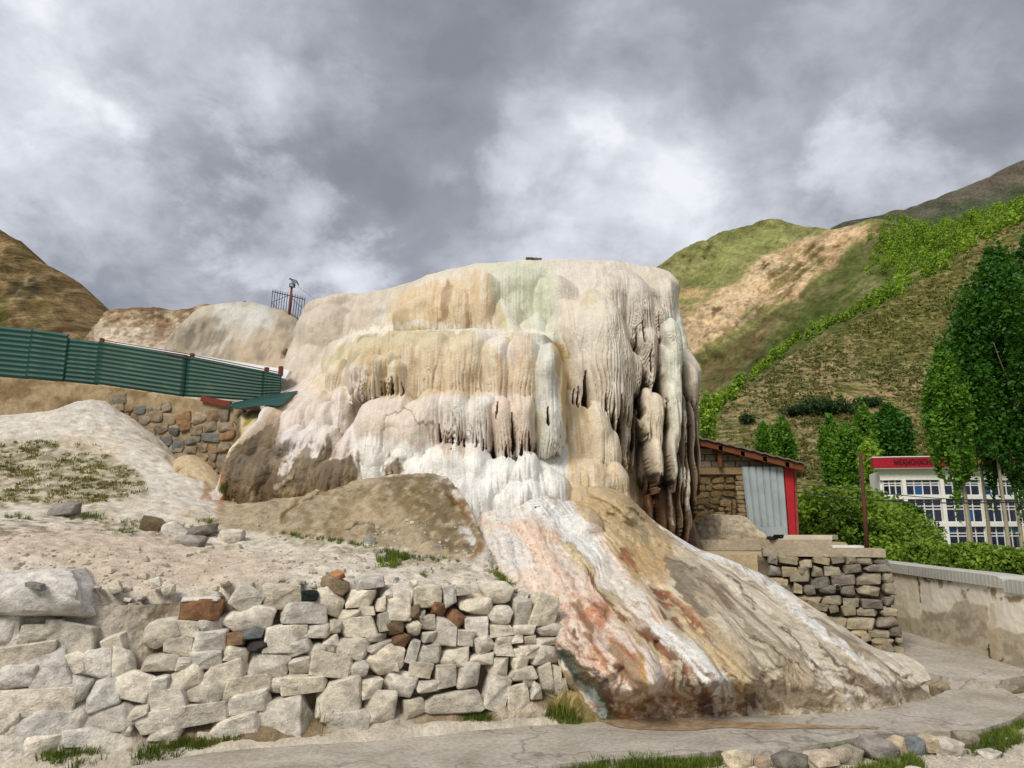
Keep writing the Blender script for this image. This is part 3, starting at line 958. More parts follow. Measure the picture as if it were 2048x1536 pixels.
# relief of small knobs over the lumps
A.Y += 0.035 * (1 - np.abs(vn(A.X * 5.5, A.Z * 4.0, 41))) * sstep(4.4, 3.6, A.Z) * sstep(-1.2, -1.6, A.X)
VA = A.verts()
c = Painter(VA, hx(216, 204, 186), 9)
xs, zs = A.X, A.Z
streak = fbm(xs * 7, zs * 0.7, 4, 61, 0.6)          # falls with the water
streak2 = fbm(xs * 16 + 0.6 * vn(xs * 2, zs * 2), zs * 1.1, 4, 63, 0.6)
allk = np.arange(len(xs))
c.qx = c.qx + 7 * fbm(xs * 12, zs * 1.3, 4, 65, 0.6); c.qy = c.qy + 16 * fbm(xs * 13, zs * 1.1, 4, 66, 0.6)
c.put(allk, 0.7 * sstep(0.0, 0.5, streak), hx(216, 198, 166))
c.put(allk, 0.6 * sstep(0.05, 0.5, -streak), hx(208, 203, 196))
# pale wall and back ridge, grey tan
c.poly([(540, 570), (850, 540), (800, 640), (690, 690), (640, 740), (590, 830), (530, 830)], hx(200, 186, 167), 0.85, 40)
c.poly([(590, 600), (800, 575), (780, 650), (620, 700)], hx(190, 174, 152), 0.5, 30, breakup=0.5, field=streak)
c.poly([(756, 600), (800, 600), (790, 650), (750, 640)], hx(205, 205, 200), 0.6, 20)
# ochre lobes, greenish shoulder
c.poly([(775, 600), (830, 570), (905, 560), (965, 570), (965, 660), (760, 660)], hx(212, 188, 148), 0.85, 22)
c.poly([(790, 590), (880, 566), (880, 650), (780, 650)], hx(202, 168, 116), 0.5, 20, breakup=0.6, field=streak2)
c.stroke([(897, 572), (890, 610), (886, 655)], 12, hx(150, 108, 55), 0.8, 0.8)
c.stroke([(938, 580), (938, 655)], 10, hx(172, 126, 72), 0.6, 0.8)
c.poly([(940, 545), (985, 540), (985, 660), (960, 660)], hx(205, 176, 128), 0.7, 20, breakup=0.4, field=streak2)
c.poly([(970, 525), (1110, 520), (1120, 600), (1090, 700), (1000, 680), (985, 580)], hx(203, 203, 180), 0.9, 30)
c.poly([(1000, 525), (1110, 520), (1110, 600), (1050, 610)], hx(196, 202, 172), 0.7, 24, breakup=0.3, field=streak)
c.poly([(1030, 600), (1110, 590), (1130, 720), (1090, 700)], hx(206, 210, 188), 0.7, 25)
c.stroke([(990, 590), (1000, 650)], 14, hx(190, 160, 100), 0.5, 0.9)
# great lobe and the right flank
c.poly([(1115, 540), (1190, 530), (1290, 640), (1290, 800), (1230, 880), (1130, 840)], hx(218, 207, 190), 0.8, 30)
c.poly([(1120, 580), (1200, 600), (1210, 800), (1130, 780)], hx(216, 200, 178), 0.6, 30, breakup=0.5, field=streak)
c.poly([(1110, 520), (1200, 520), (1200, 580), (1130, 590)], hx(208, 198, 186), 0.8, 26)
c.stroke([(1190, 585), (1180, 600)], 30, hx(196, 180, 130), 0.6, 0.9)
c.poly([(1190, 520), (1300, 530), (1360, 560), (1365, 700), (1300, 800), (1270, 640)], hx(206, 197, 184), 0.85, 25)
c.poly([(1190, 520), (1370, 540), (1380, 800), (1270, 800)], hx(184, 168, 146), 0.5, 20, breakup=0.7, field=streak2)
c.poly([(1280, 780), (1340, 780), (1340, 960), (1300, 960)], hx(218, 203, 178), 0.8, 20)
c.poly([(1360, 720), (1402, 720), (1402, 1080), (1360, 1080)], hx(204, 191, 172), 0.8, 10)
c.poly([(1330, 632), (1372, 632), (1374, 780), (1362, 960), (1340, 960), (1334, 780)], hx(212, 212, 194), 0.95, 8)
c.stroke([(1350, 830), (1350, 950)], 12, hx(222, 206, 176), 0.5, 0.8)
# the dark wet hollow (surfaces set far back painted brown)
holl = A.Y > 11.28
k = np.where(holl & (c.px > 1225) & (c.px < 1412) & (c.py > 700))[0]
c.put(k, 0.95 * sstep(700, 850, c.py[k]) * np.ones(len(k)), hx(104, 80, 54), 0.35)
c.poly([(1262, 955), (1345, 955), (1372, 1010), (1400, 1090), (1320, 1100), (1250, 1000)], hx(92, 68, 46), 0.9, 12, wet=0.6)
c.poly([(1262, 955), (1345, 955), (1372, 1010), (1400, 1090), (1320, 1100), (1250, 1000)], hx(150, 128, 98), 0.35, 12, breakup=0.75, field=streak2)
c.stroke([(1285, 963), (1338, 965)], 12, hx(28, 22, 18), 0.9, 0.6)
c.stroke([(1296, 975), (1300, 1010)], 12, hx(110, 58, 36), 0.7, 0.8)
c.stroke([(1335, 975), (1336, 1050)], 7, hx(190, 180, 160), 0.8, 0.7)
# terrace
c.poly([(672, 690), (760, 652), (960, 650), (1060, 660), (1070, 720), (1070, 830), (880, 830), (690, 800)], hx(219, 202, 172), 0.9, 14)
c.poly([(672, 700), (720, 668), (800, 660), (960, 660), (960, 690), (820, 700), (800, 720), (690, 740)], hx(202, 186, 148), 0.9, 14)
c.poly([(690, 700), (800, 690), (800, 800), (700, 800)], hx(200, 180, 140), 0.75, 16, breakup=0.35, field=streak2)
c.poly([(820, 690), (960, 680), (960, 800), (860, 800)], hx(216, 196, 164), 0.7, 20)
c.poly([(700, 700), (1066, 700), (1066, 850), (700, 850)], hx(196, 162, 114), 0.65, 14, breakup=0.7, field=streak2)
c.poly([(1010, 680), (1070, 670), (1072, 900), (1000, 900)], hx(214, 188, 160), 0.7, 14)
c.stroke([(680, 684), (710, 668), (765, 655), (850, 652), (960, 656), (1060, 666), (1100, 676)], 14, hx(226, 218, 205), 0.85, 0.6)
c.stroke([(975, 665), (1010, 690), (1020, 720)], 30, hx(226, 216, 206), 0.8, 0.8)
c.poly([(1068, 668), (1112, 680), (1130, 760), (1132, 940), (1070, 940)], hx(212, 211, 200), 0.9, 10)
c.poly([(1064, 690), (1080, 690), (1080, 900), (1064, 900)], hx(218, 205, 178), 0.7, 12)
c.stroke([(1118, 700), (1128, 760), (1135, 850), (1138, 940)], 18, hx(196, 164, 98), 0.9, 0.6)
c.poly([(1136, 800), (1180, 800), (1260, 900), (1280, 1060), (1140, 1060)], hx(214, 194, 160), 0.75, 14)
c.poly([(1130, 810), (1175, 810), (1180, 900), (1140, 940)], hx(200, 166, 108), 0.6, 16, breakup=0.4, field=streak2)
c.poly([(1110, 930), (1260, 930), (1290, 1060), (1140, 1060)], hx(190, 162, 118), 0.6, 16, breakup=0.5)
# lower white rows
c.poly([(690, 800), (900, 790), (1010, 790), (1060, 800), (1060, 910), (860, 910), (700, 900)], hx(222, 210, 200), 0.85, 18)
c.poly([(880, 800), (1000, 795), (1000, 890), (880, 890)], hx(227, 222, 214), 0.8, 14)
c.poly([(980, 810), (1068, 800), (1068, 915), (980, 915)], hx(214, 190, 168), 0.7, 12)
c.poly([(840, 860), (1068, 860), (1068, 920), (860, 915)], hx(150, 110, 66), 0.55, 10, breakup=0.8, field=streak2)
c.poly([(700, 790), (800, 790), (870, 830), (870, 905), (760, 900), (700, 860)], hx(218, 202, 186), 0.8, 14)
c.stroke([(770, 838), (790, 828), (815, 822), (840, 830), (862, 850), (866, 885)], 5, hx(150, 118, 82), 0.9, 0.8)
c.stroke([(757, 850), (765, 838), (770, 880), (790, 896)], 5, hx(196, 168, 130), 0.7, 0.8)
c.stroke([(866, 885), (862, 905), (858, 940)], 5, hx(170, 140, 95), 0.7, 0.8)
c.poly([(700, 870), (860, 890), (900, 905), (1070, 905), (1135, 930), (1140, 1060), (960, 1060), (870, 1000), (710, 960)], hx(232, 230, 223), 0.95, 16)
c.poly([(880, 915), (1060, 915), (1060, 1040), (950, 1040)], hx(234, 232, 227), 0.7, 14)
# lumps on the left
c.poly([(530, 800), (600, 760), (660, 720), (740, 740), (700, 900), (640, 900), (560, 960), (470, 920)], hx(220, 206, 195), 0.85, 16)
c.poly([(640, 712), (690, 700), (700, 730), (650, 745)], hx(200, 194, 152), 0.85, 14)
c.poly([(610, 770), (690, 715), (700, 770), (640, 790)], hx(214, 192, 158), 0.7, 16)
c.poly([(560, 860), (640, 850), (640, 930), (540, 930)], hx(216, 210, 208), 0.7, 18)
c.poly([(560, 800), (590, 790), (560, 840), (530, 850)], hx(160, 128, 88), 0.6, 12)
# brown bulge
c.poly([(430, 1060), (445, 905), (500, 872), (560, 835), (555, 870), (545, 930), (600, 920), (640, 890), (660, 880), (700, 900), (712, 950), (700, 1060)], hx(118, 94, 58), 0.97, 9)
c.poly([(500, 870), (560, 850), (580, 930), (540, 960)], hx(130, 104, 60), 0.6, 22)
c.poly([(445, 900), (700, 870), (700, 1060), (440, 1060)], hx(92, 72, 42), 0.7, 16, breakup=0.6, field=streak)
c.poly([(560, 930), (620, 940), (600, 1000), (550, 1000)], hx(168, 140, 108), 0.5, 16, breakup=0.4)
c.stroke([(630, 905), (655, 868), (685, 845), (700, 860), (708, 905)], 20, hx(222, 214, 208), 0.9, 0.7)
c.poly([(640, 880), (690, 850), (706, 900), (690, 915), (650, 910)], hx(216, 202, 190), 0.85, 12, breakup=0.25, field=streak2)
c.stroke([(560, 945), (600, 900), (640, 880)], 16, hx(220, 210, 202), 0.85, 0.8, breakup=0.3)
c.stroke([(545, 985), (580, 945)], 7, hx(205, 186, 160), 0.7, 0.8)
c.stroke([(450, 910), (480, 880), (520, 850), (570, 815)], 9, hx(214, 190, 150), 0.8, 0.7)
c.stroke([(446, 920), (442, 980), (436, 1040)], 12, hx(168, 104, 50), 0.8, 0.7)
c.stroke([(715, 900), (716, 945)], 9, hx(120, 92, 55), 0.7, 0.8)
c.poly([(768, 935), (790, 915), (808, 940), (800, 960), (768, 960)], hx(112, 88, 50), 0.9, 8, breakup=0.2)
# creases carry iron stain, which also paints in the shade of the gaps
c.put(allk, 0.50 * A.flow * sstep(950, 800, c.py) * (c.px > 690), hx(124, 88, 50))
c.put(allk, 0.25 * sstep(0.15, 0.6, streak2) * sstep(660, 760, c.py), hx(168, 132, 88))
c.c[:, :3] = c.c[:, :3] * 0.86 + hx(232, 226, 212) * 0.14 * sstep(1000, 900, c.py)[:, None] + c.c[:, :3] * 0.14 * (1 - sstep(1000, 900, c.py))[:, None]
bm_ = sstep(735, 700, c.px) * sstep(850, 900, c.py)
c.c[:, :3] *= (1 - 0.30 * bm_ * (c.c[:, :3].mean(1) < 0.40))[:, None]
c.put(allk, 0.55 * bm_ * sstep(0.05, 0.45, fbm(xs * 5, zs * 4, 5, 69, 0.65)), hx(160, 136, 98)); c.put(allk, 0.5 * bm_ * sstep(0.1, 0.5, fbm(xs * 9 + 5, zs * 3, 5, 70, 0.65)), hx(70, 56, 32))
c.c[:, :3] *= (1 + 0.07 * fbm(xs * 22, zs * 2.0, 4, 67, 0.65) + 0.05 * fbm(xs * 9, zs * 9, 4, 68, 0.6))[:, None]
A.build('terraced_dome', M_TRAV, c.c, mound, back=2.2, drop=0.5)

# ------------------------------------------------------------------ runoff apron and the brown earth spur in front of it
def YZ(px, py, z=0.0):
    return float(PZ(px, py, z)[1])


footp = [(1215, 1440), (1300, 1436), (1400, 1434), (1500, 1431), (1600, 1428), (1700, 1422), (1780, 1412), (1830, 1402), (1868, 1388)]
silB = [(890, 992, 10.2), (1000, 984, 10.5), (1120, 978, 10.6), (1180, 960, 10.7), (1240, 985, 10.6), (1290, 1028, 10.5), (1330, 1058, 10.4), (1400, 1098, 10.2), (1450, 1115, 9.9), (1520, 1146, 9.5), (1600, 1196, 8.9), (1700, 1262, 8.2), (1760, 1296, 7.8), (1828, 1318, 7.5), (1876, 1345, 7.2), (1904, 1374, 6.95)]
botB = [(1904, 1397, 6.6)] + [(px, py + 8, YZ(px, py + 4)) for px, py in footp[::-1]] + [(1192, 1447, 6.0), (1158, 1400, 6.25), (1126, 1340, 6.5), (1096, 1285, 6.75), (1030, 1235, 7.1), (930, 1180, 7.7), (885, 1080, 8.8)]
ctrlB = [(1300, 1375, 6.12), (1400, 1375, 6.12), (1500, 1385, 6.26), (1230, 1390, 6.16), (1190, 1400, 6.2), (1600, 1385, 6.42), (1700, 1380, 6.56), (1800, 1375, 6.72),
         (1250, 1250, 7.0), (1350, 1250, 7.1), (1500, 1250, 7.4), (1600, 1270, 7.5), (1700, 1310, 7.2), (1200, 1150, 7.75), (1100, 1150, 7.55), (1130, 1250, 6.8), (1060, 1090, 8.0), (1000, 1040, 8.6), (1100, 1040, 8.7), (1200, 1050, 8.95),
         (1250, 990, 10.0), (1180, 985, 9.7), (1100, 1000, 9.0), (1350, 1150, 8.3), (1430, 1170, 8.4), (1300, 1090, 9.2), (1150, 1350, 6.42), (1400, 1130, 9.2), (1480, 1180, 8.7), (1300, 1180, 7.7), (1800, 1340, 7.0)]
B = Relief(silB, botB, ctrlB, 0.0095, 1e-4, 0.02, 4.0, amt=0.16)
# radiating flow coordinates about the spring
ap = P(930, 800, 10.0)
th = np.arctan2(B.X - ap[0], -(B.Z - ap[2] + 0.0))
rr = np.hypot(B.X - ap[0], B.Z - ap[2])
thw = th + 0.05 * fbm(B.X * 2.2, B.Z * 2.2, 3, 71) + 0.018 * fbm(B.X * 7, B.Z * 7, 2, 72)
f1 = fbm(thw * 9, rr * 0.45, 3, 81); f2 = ridged(thw * 22, rr * 0.9, 3, 83); f3 = ridged(thw * 60, rr * 2.2, 3, 85)
low = sstep(7.6, 6.6, B.Y)
rightside = sstep(0.2, 1.0, th)
B.Y += -0.16 * f1 - 0.060 * f2 * (0.6 + 0.8 * rightside) - 0.022 * f3 * (0.5 + rightside) + 0.03 * fbm(B.X * 4, B.Z * 4, 4, 91) + 0.008 * fbm(B.X * 20, B.Z * 20, 3, 95)
B.Y += 0.06 * fbm(B.X * 6, B.Z * 6, 4, 97) * low - 0.030 * ridged(thw * 34 + 3, rr * 1.6, 4, 87) + 0.018 * ridged(B.X * 9 + B.Z * 5, B.Z * 9 - B.X * 4, 4, 93) + 0.05 * fbm(B.X * 3 , B.Z * 3.5, 3, 99)
B.bend(0.22, 0.16)
pxB, pyB = proj(B.verts())
B.Y -= 0.16 * np.clip(1 - (B.Z + 0.03) / 0.16, 0, 1) ** 2 * np.maximum(sstep(1480, 1560, pxB), sstep(1240, 1190, pxB))
for pts, w, h in [([(1190, 1205), (1215, 1195), (1250, 1230), (1275, 1290), (1280, 1340)], 0.16, 0.10), ([(1150, 1270), (1200, 1290), (1245, 1290), (1280, 1350), (1290, 1400)], 0.20, 0.14),
                  ([(1250, 1170), (1310, 1240), (1360, 1290), (1420, 1370)], 0.15, 0.09), ([(1350, 1130), (1400, 1190), (1440, 1250), (1500, 1360)], 0.14, 0.08), ([(1160, 1350), (1220, 1370), (1290, 1420)], 0.14, 0.09),
                  ([(1300, 1120), (1360, 1190), (1420, 1260)], 0.12, 0.06), ([(1420, 1130), (1560, 1230), (1700, 1350)], 0.10, 0.05), ([(1600, 1230), (1720, 1330), (1800, 1400)], 0.09, 0.05), ([(1500, 1230), (1600, 1320), (1680, 1410)], 0.12, 0.06)]:
    B.ridge(pts, w, h * 1.7)
for L_ in [(1160, 1012, 108, 1130, 8.62, 0.3, 0.5, -0.2, 0.2, 0.02), (1250, 1040, 110, 1140, 9.15, 0.35, 0.6, -0.3, 0.15, 0.02)]:
    B.lobe(seed=int(L_[0]), cut=False, **dict(zip(('cx', 'top', 'w', 'bottom', 'Y', 'T', 'vt', 'taper', 'lam', 'A'), L_)))
Yg = B.Y.reshape(B.nz, B.nx); Zg_ = B.Z.reshape(B.nz, B.nx)
for r_ in range(B.nz - 2, -1, -1):          # no overhang at the foot: it meets the path
    low_ = Zg_[r_] < 0.34
    Yg[r_] = np.where(low_, np.minimum(Yg[r_], Yg[r_ + 1] - 0.0022), Yg[r_])
fx_ = np.array([PZ(*q)[:2] for q in [(1130, 1440)] + footp[:-1] + [(1900, 1390)]])
r0_ = np.abs(Zg_ - 0.0).argmin(0)
shift_ = np.interp(Zg_[0] * 0 + B.X.reshape(B.nz, B.nx)[0], fx_[:, 0], fx_[:, 1]) - Yg[r0_, np.arange(B.nx)] - 0.02
shift_ = np.maximum(shift_, 0)
Yg = Yg + shift_[None, :] * (1 - sstep(0.0, 0.55, Zg_))
B.Y = Yg.ravel()
VB = B.verts()
c = Painter(VB, hx(210, 196, 170), 8, 0.03)
ky = np.arange(len(VB))
jit = fbm(thw * 75, rr * 2.4, 4, 101, 0.65); c.qx = c.qx + 11 * jit; c.qy = c.qy + 5 * fbm(thw * 60 + 9, rr * 5, 3, 102)
fl1 = f2; fl2 = fbm(thw * 40, rr * 1.2, 4, 88, 0.6)
c.put(ky, 0.6 * sstep(0.0, 0.5, fl2), hx(224, 214, 194)); c.put(ky, 0.6 * sstep(0.05, 0.5, -fl2), hx(160, 144, 118))
# pinkish white upper and lower left
c.poly([(940, 1050), (1000, 990), (1140, 1000), (1215, 1050), (1260, 1160), (1330, 1250), (1420, 1330), (1450, 1440), (1120, 1440), (1110, 1260), (1010, 1170)], hx(233, 217, 203), 0.9, 20)
c.poly([(1000, 1020), (1100, 1020), (1190, 1120), (1240, 1220), (1170, 1200), (1080, 1130)], hx(228, 200, 178), 0.7, 22, breakup=0.25, field=fl2)
c.poly([(960, 1060), (1040, 1060), (1060, 1130), (1020, 1150), (970, 1110)], hx(226, 222, 215), 0.85, 20)
c.poly([(1000, 1000), (1130, 1000), (1200, 1020), (1215, 1060), (1130, 1060), (1040, 1040), (970, 1040)], hx(232, 229, 221), 0.9, 16)
c.poly([(1050, 1025), (1120, 1030), (1150, 1090), (1090, 1080)], hx(222, 186, 160), 0.6, 20, breakup=0.4)
c.poly([(1140, 940), (1260, 960), (1330, 1060), (1350, 1130), (1270, 1170), (1215, 1080), (1150, 1010)], hx(184, 160, 122), 0.85, 16)
c.poly([(1160, 960), (1320, 1060), (1330, 1120), (1240, 1110)], hx(206, 190, 156), 0.6, 16, breakup=0.55, field=fl2)
c.poly([(1240, 1085), (1330, 1090), (1345, 1140), (1330, 1175), (1290, 1165)], hx(192, 156, 112), 0.6, 20, breakup=0.1)
c.poly([(1160, 1100), (1260, 1150), (1330, 1230), (1290, 1300), (1180, 1200)], hx(222, 196, 174), 0.5, 20)
# salmon and rust flows
c.poly([(1110, 1175), (1180, 1190), (1230, 1230), (1270, 1300), (1180, 1270), (1120, 1220)], hx(208, 164, 134), 0.7, 14, breakup=0.3)
c.poly([(1180, 1205), (1215, 1205), (1230, 1245), (1205, 1260), (1150, 1235)], hx(198, 136, 100), 0.7, 12, breakup=0.3)
c.stroke([(1148, 1205), (1165, 1240), (1185, 1260)], 14, hx(128, 104, 78), 0.8, 0.8)
c.stroke([(1170, 1195), (1205, 1225), (1215, 1245)], 8, hx(110, 84, 54), 0.7, 0.8)
c.poly([(1225, 1270), (1262, 1285), (1285, 1330), (1290, 1380), (1270, 1400), (1235, 1340), (1215, 1290)], hx(154, 124, 92), 0.85, 12)
c.poly([(1215, 1275), (1270, 1300), (1280, 1390), (1240, 1350)], hx(160, 88, 44), 0.7, 10, breakup=0.55, field=fl2)
c.stroke([(1178, 1272), (1205, 1310), (1222, 1350)], 12, hx(120, 82, 48), 0.85, 0.8)
c.stroke([(1280, 1300), (1290, 1350), (1300, 1400)], 12, hx(182, 138, 60), 0.8, 0.8)
c.poly([(1150, 1290), (1200, 1290), (1230, 1360), (1200, 1350)], hx(214, 160, 126), 0.6, 14, breakup=0.4)
# grey wet channel, yellow rims
c.stroke([(1140, 1090), (1170, 1130), (1210, 1180), (1250, 1230), (1290, 1280), (1340, 1330), (1370, 1390)], 30, hx(202, 186, 148), 0.8, 0.8)
c.poly([(1330, 1300), (1360, 1300), (1420, 1400), (1390, 1420), (1350, 1360)], hx(186, 178, 160), 0.9, 10, wet=0.9)
c.poly([(1190, 1150), (1240, 1180), (1290, 1240), (1280, 1260), (1220, 1200)], hx(190, 176, 140), 0.8, 12, wet=0.5)
for pts, w in [([(1135, 1075), (1165, 1110), (1185, 1135)], 12), ([(1160, 1130), (1190, 1170), (1215, 1200), (1255, 1240)], 9), ([(1275, 1230), (1320, 1290), (1345, 1310)], 22), ([(1320, 1260), (1365, 1310), (1400, 1370), (1425, 1420)], 13),
               ([(1355, 1320), (1375, 1360), (1395, 1405)], 8), ([(1140, 1260), (1150, 1290)], 14), ([(1250, 1225), (1290, 1270), (1310, 1290)], 10)]:
    c.stroke(pts, w, hx(104, 60, 24), 0.9, 0.6, breakup=0.35, field=fl2)
c.stroke([(1250, 1100), (1262, 1130), (1272, 1145)], 22, hx(128, 74, 38), 0.85, 0.6, breakup=0.45, field=fl2)
c.poly([(1300, 1170), (1345, 1190), (1400, 1240), (1440, 1290), (1490, 1330), (1512, 1420), (1480, 1400), (1440, 1330), (1380, 1270), (1330, 1240)], hx(106, 50, 20), 0.95, 8, breakup=0.22, field=fl2)
c.poly([(1320, 1180), (1500, 1340), (1510, 1425), (1440, 1330), (1380, 1270)], hx(214, 190, 146), 0.8, 8, breakup=0.62)
# brown-grey tongues and the tan right side
c.poly([(1330, 1110), (1360, 1115), (1395, 1150), (1430, 1200), (1440, 1240), (1400, 1230), (1350, 1180)], hx(126, 114, 96), 0.97, 6)
c.poly([(1395, 1130), (1420, 1135), (1455, 1175), (1465, 1225), (1440, 1215), (1415, 1180)], hx(130, 118, 100), 0.95, 6)
c.poly([(1330, 1180), (1420, 1240), (1510, 1300), (1560, 1420), (1520, 1425), (1500, 1330), (1440, 1280)], hx(176, 155, 124), 0.85, 14)
c.poly([(1400, 1230), (1560, 1280), (1700, 1420), (1540, 1430)], hx(186, 168, 138), 0.7, 25)
c.poly([(1350, 1120), (1500, 1170), (1850, 1380), (1600, 1420), (1450, 1260)], hx(206, 190, 160), 0.6, 20, breakup=0.45, field=fl2)
c.poly([(1380, 1110), (1520, 1150), (1860, 1380), (1560, 1420), (1450, 1260)], hx(138, 114, 84), 0.7, 14, breakup=0.8, field=-fl2)
c.poly([(1570, 1290), (1680, 1360), (1700, 1420), (1560, 1420)], hx(196, 164, 112), 0.4, 18, breakup=0.6, field=fl2)
# white streams
W1 = hx(238, 237, 232)
c.stroke([(1075, 1010), (1130, 1040), (1165, 1080), (1200, 1130), (1240, 1175), (1280, 1205), (1290, 1235), (1320, 1262), (1360, 1285), (1395, 1325), (1425, 1360), (1452, 1395)], [50, 60, 46, 44, 44, 36, 22, 30, 34, 44, 50, 44], W1, 0.96, 0.35, wet=0.4)
c.stroke([(1205, 1140), (1245, 1180), (1272, 1215), (1286, 1240)], 50, hx(226, 214, 198), 0.6, 0.8)
c.stroke([(1310, 1040), (1345, 1065), (1390, 1095), (1415, 1108)], [10, 16, 12, 10], W1, 0.95, 0.5, wet=0.4)
c.stroke([(1420, 1108), (1470, 1118), (1510, 1145), (1560, 1185), (1600, 1225), (1640, 1262), (1690, 1292), (1730, 1320)], [14, 24, 22, 20, 20, 22, 14, 8], W1, 0.92, 0.5, breakup=0.12)
c.stroke([(1720, 1318), (1760, 1360), (1790, 1392), (1806, 1412)], 16, hx(226, 216, 200), 0.85, 0.6)
c.stroke([(1580, 1230), (1630, 1290), (1660, 1330), (1700, 1400)], 24, hx(218, 204, 178), 0.6, 0.8, breakup=0.4)
c.stroke([(1630, 1310), (1670, 1370), (1710, 1405)], 18, hx(214, 204, 186), 0.8, 0.6)
c.stroke([(1190, 1360), (1230, 1385), (1280, 1410)], 26, hx(228, 214, 202), 0.9, 0.6)
c.stroke([(1225, 1245), (1260, 1290), (1300, 1310), (1330, 1370)], 22, hx(230, 216, 204), 0.85, 0.7)
c.stroke([(1390, 1190), (1430, 1230), (1470, 1255), (1540, 1330)], 8, hx(200, 184, 156), 0.7, 0.8)
for pts in [[(1450, 1150), (1490, 1190), (1510, 1215)], [(1560, 1250), (1640, 1330), (1690, 1350)], [(1500, 1270), (1600, 1330)], [(1640, 1290), (1700, 1340), (1740, 1390)], [(1740, 1310), (1790, 1350), (1820, 1385)]]:
    c.stroke(pts, 7, hx(86, 70, 52), 0.9, 0.7, breakup=0.15, field=fl2)
# algae at the foot: dark crust, green and yellow
c.poly([(1140, 1395), (1230, 1410), (1320, 1385), (1400, 1395), (1500, 1385), (1520, 1445), (1140, 1445)], hx(172, 146, 104), 0.7, 10, breakup=0.1)
c.poly([(1160, 1400), (1520, 1390), (1520, 1445), (1150, 1445)], hx(92, 48, 28), 0.85, 8, breakup=0.68)
for x0, x1 in ((1395, 1425), (1488, 1516)):
    c.poly([(x0, 1385), (x1, 1385), (x1 - 2, 1432), (x0 + 2, 1432)], hx(70, 30, 22), 0.9, 7)
c.poly([(1220, 1400), (1340, 1400), (1340, 1440), (1220, 1440)], hx(132, 116, 44), 0.7, 8, breakup=0.62)
c.poly([(1510, 1405), (1600, 1405), (1700, 1410), (1820, 1395), (1820, 1420), (1600, 1440), (1510, 1440)], hx(120, 100, 40), 0.8, 10, breakup=0.45)
c.poly([(1700, 1380), (1870, 1370), (1870, 1400), (1700, 1430)], hx(140, 112, 70), 0.6, 14, breakup=0.5)
c.stroke([(1128, 1312), (1152, 1340), (1178, 1372), (1215, 1425)], [24, 34, 38, 30], hx(42, 60, 24), 0.92, 0.5, wet=0.6)
c.stroke([(1120, 1306), (1135, 1330), (1150, 1350)], 16, hx(14, 56, 52), 0.9, 0.6, wet=0.6)
c.stroke([(1158, 1366), (1182, 1392), (1205, 1425)], [10, 22, 12], hx(176, 190, 190), 0.9, 0.5, wet=0.9)
c.stroke([(1185, 1345), (1215, 1385), (1228, 1430)], 22, hx(82, 42, 24), 0.8, 0.6, breakup=0.4)
c.poly([(1080, 1330), (1135, 1350), (1150, 1400), (1170, 1440), (1060, 1440)], hx(164, 140, 92), 0.8, 14)
c.c[:, :3] *= (1 + 0.16 * fbm(thw * 55, rr * 3.0, 4, 103, 0.65))[:, None]
c.c[:, :3] = c.c[:, :3] * 0.95 + hx(236, 226, 208) * 0.05
lum_ = c.c[:, :3].mean(1, keepdims=True); c.c[:, :3] = np.clip(lum_ + (c.c[:, :3] - lum_) * (0.86 + 0.32 * sstep(1560, 1420, c.px - 0.5 * (c.py - 1300)))[:, None], 0.01, 0.95)
fk = sstep(0.30, 0.42, fbm(B.X * 26, B.Z * 26, 3, 104, 0.6) + 0.15 * fbm(B.X * 2, B.Z * 2, 2, 105)) * sstep(1250, 1150, c.px - 0.4 * (c.py - 1200))
c.put(ky, 0.35 * fk, hx(150, 92, 60))
fr_ = fbm(thw * 90, rr * 3.5, 4, 107, 0.65)
c.put(ky, 0.55 * sstep(0.12, 0.34, fr_) * sstep(1330, 1480, c.px + 0.2 * (c.py - 1200)), hx(132, 114, 88)); c.put(ky, 0.5 * sstep(0.12, 0.36, -fr_) * sstep(1330, 1480, c.px + 0.2 * (c.py - 1200)), hx(228, 218, 198))
c.put(ky, 0.5 * sstep(0.2, 0.36, fr_) * sstep(1480, 1380, c.px) * sstep(1120, 1220, c.py), hx(168, 96, 58))
B.build('runoff_apron', M_APRON, c.c, mound, back=1.2, drop=0.6)


# ------------------------------------------------------------------ ground, hillside on the left, path
def flat_poly(name, pts, z, mat, thick=0.0, dx=0.06, noise=0.0, k='structure', ncol=None):
    """a triangulated sheet over a plan outline, with side faces when it is a slab"""
    from mathutils.geometry import tessellate_polygon
    m = len(pts)
    tri = tessellate_polygon([[Vector((p[0], p[1], 0)) for p in pts]])
    V = [(p[0], p[1], z) for p in pts]
    up = []
    for t in tri:
        a, b_, c_ = [np.array(V[i]) for i in t]
        up.append(t if np.cross(b_ - a, c_ - a)[2] > 0 else t[::-1])
    fs = [np.array(up)]
    if thick:
        area = sum(V[i][0] * V[(i + 1) % m][1] - V[(i + 1) % m][0] * V[i][1] for i in range(m))
        V += [(p[0], p[1], z - thick) for p in pts]
        q = [[i, i + m, (i + 1) % m + m, (i + 1) % m] for i in range(m)]
        if area < 0:
            q = [x[::-1] for x in q]
        q = np.array(q)[:, ::-1]
        fs.append(q)
    o = obj(name, mesh(name, np.array(V), fs, False), mat)
    return kind(o, k)


M_GRAVEL = surface_mat('pale_gravel', tuple(hx(196, 186, 168)), 0.95, ((0.3, 0.7), (0.7, 1.1)), 4.0, 38.0, 1.0, 0.03, spec=0.1, speck=(30.0, 0.58, (0.2, 0.17, 0.12), 0.5))
M_VALLEY = plain_mat('valley_grass', hx(96, 104, 50), 0.95, scale=0.3)

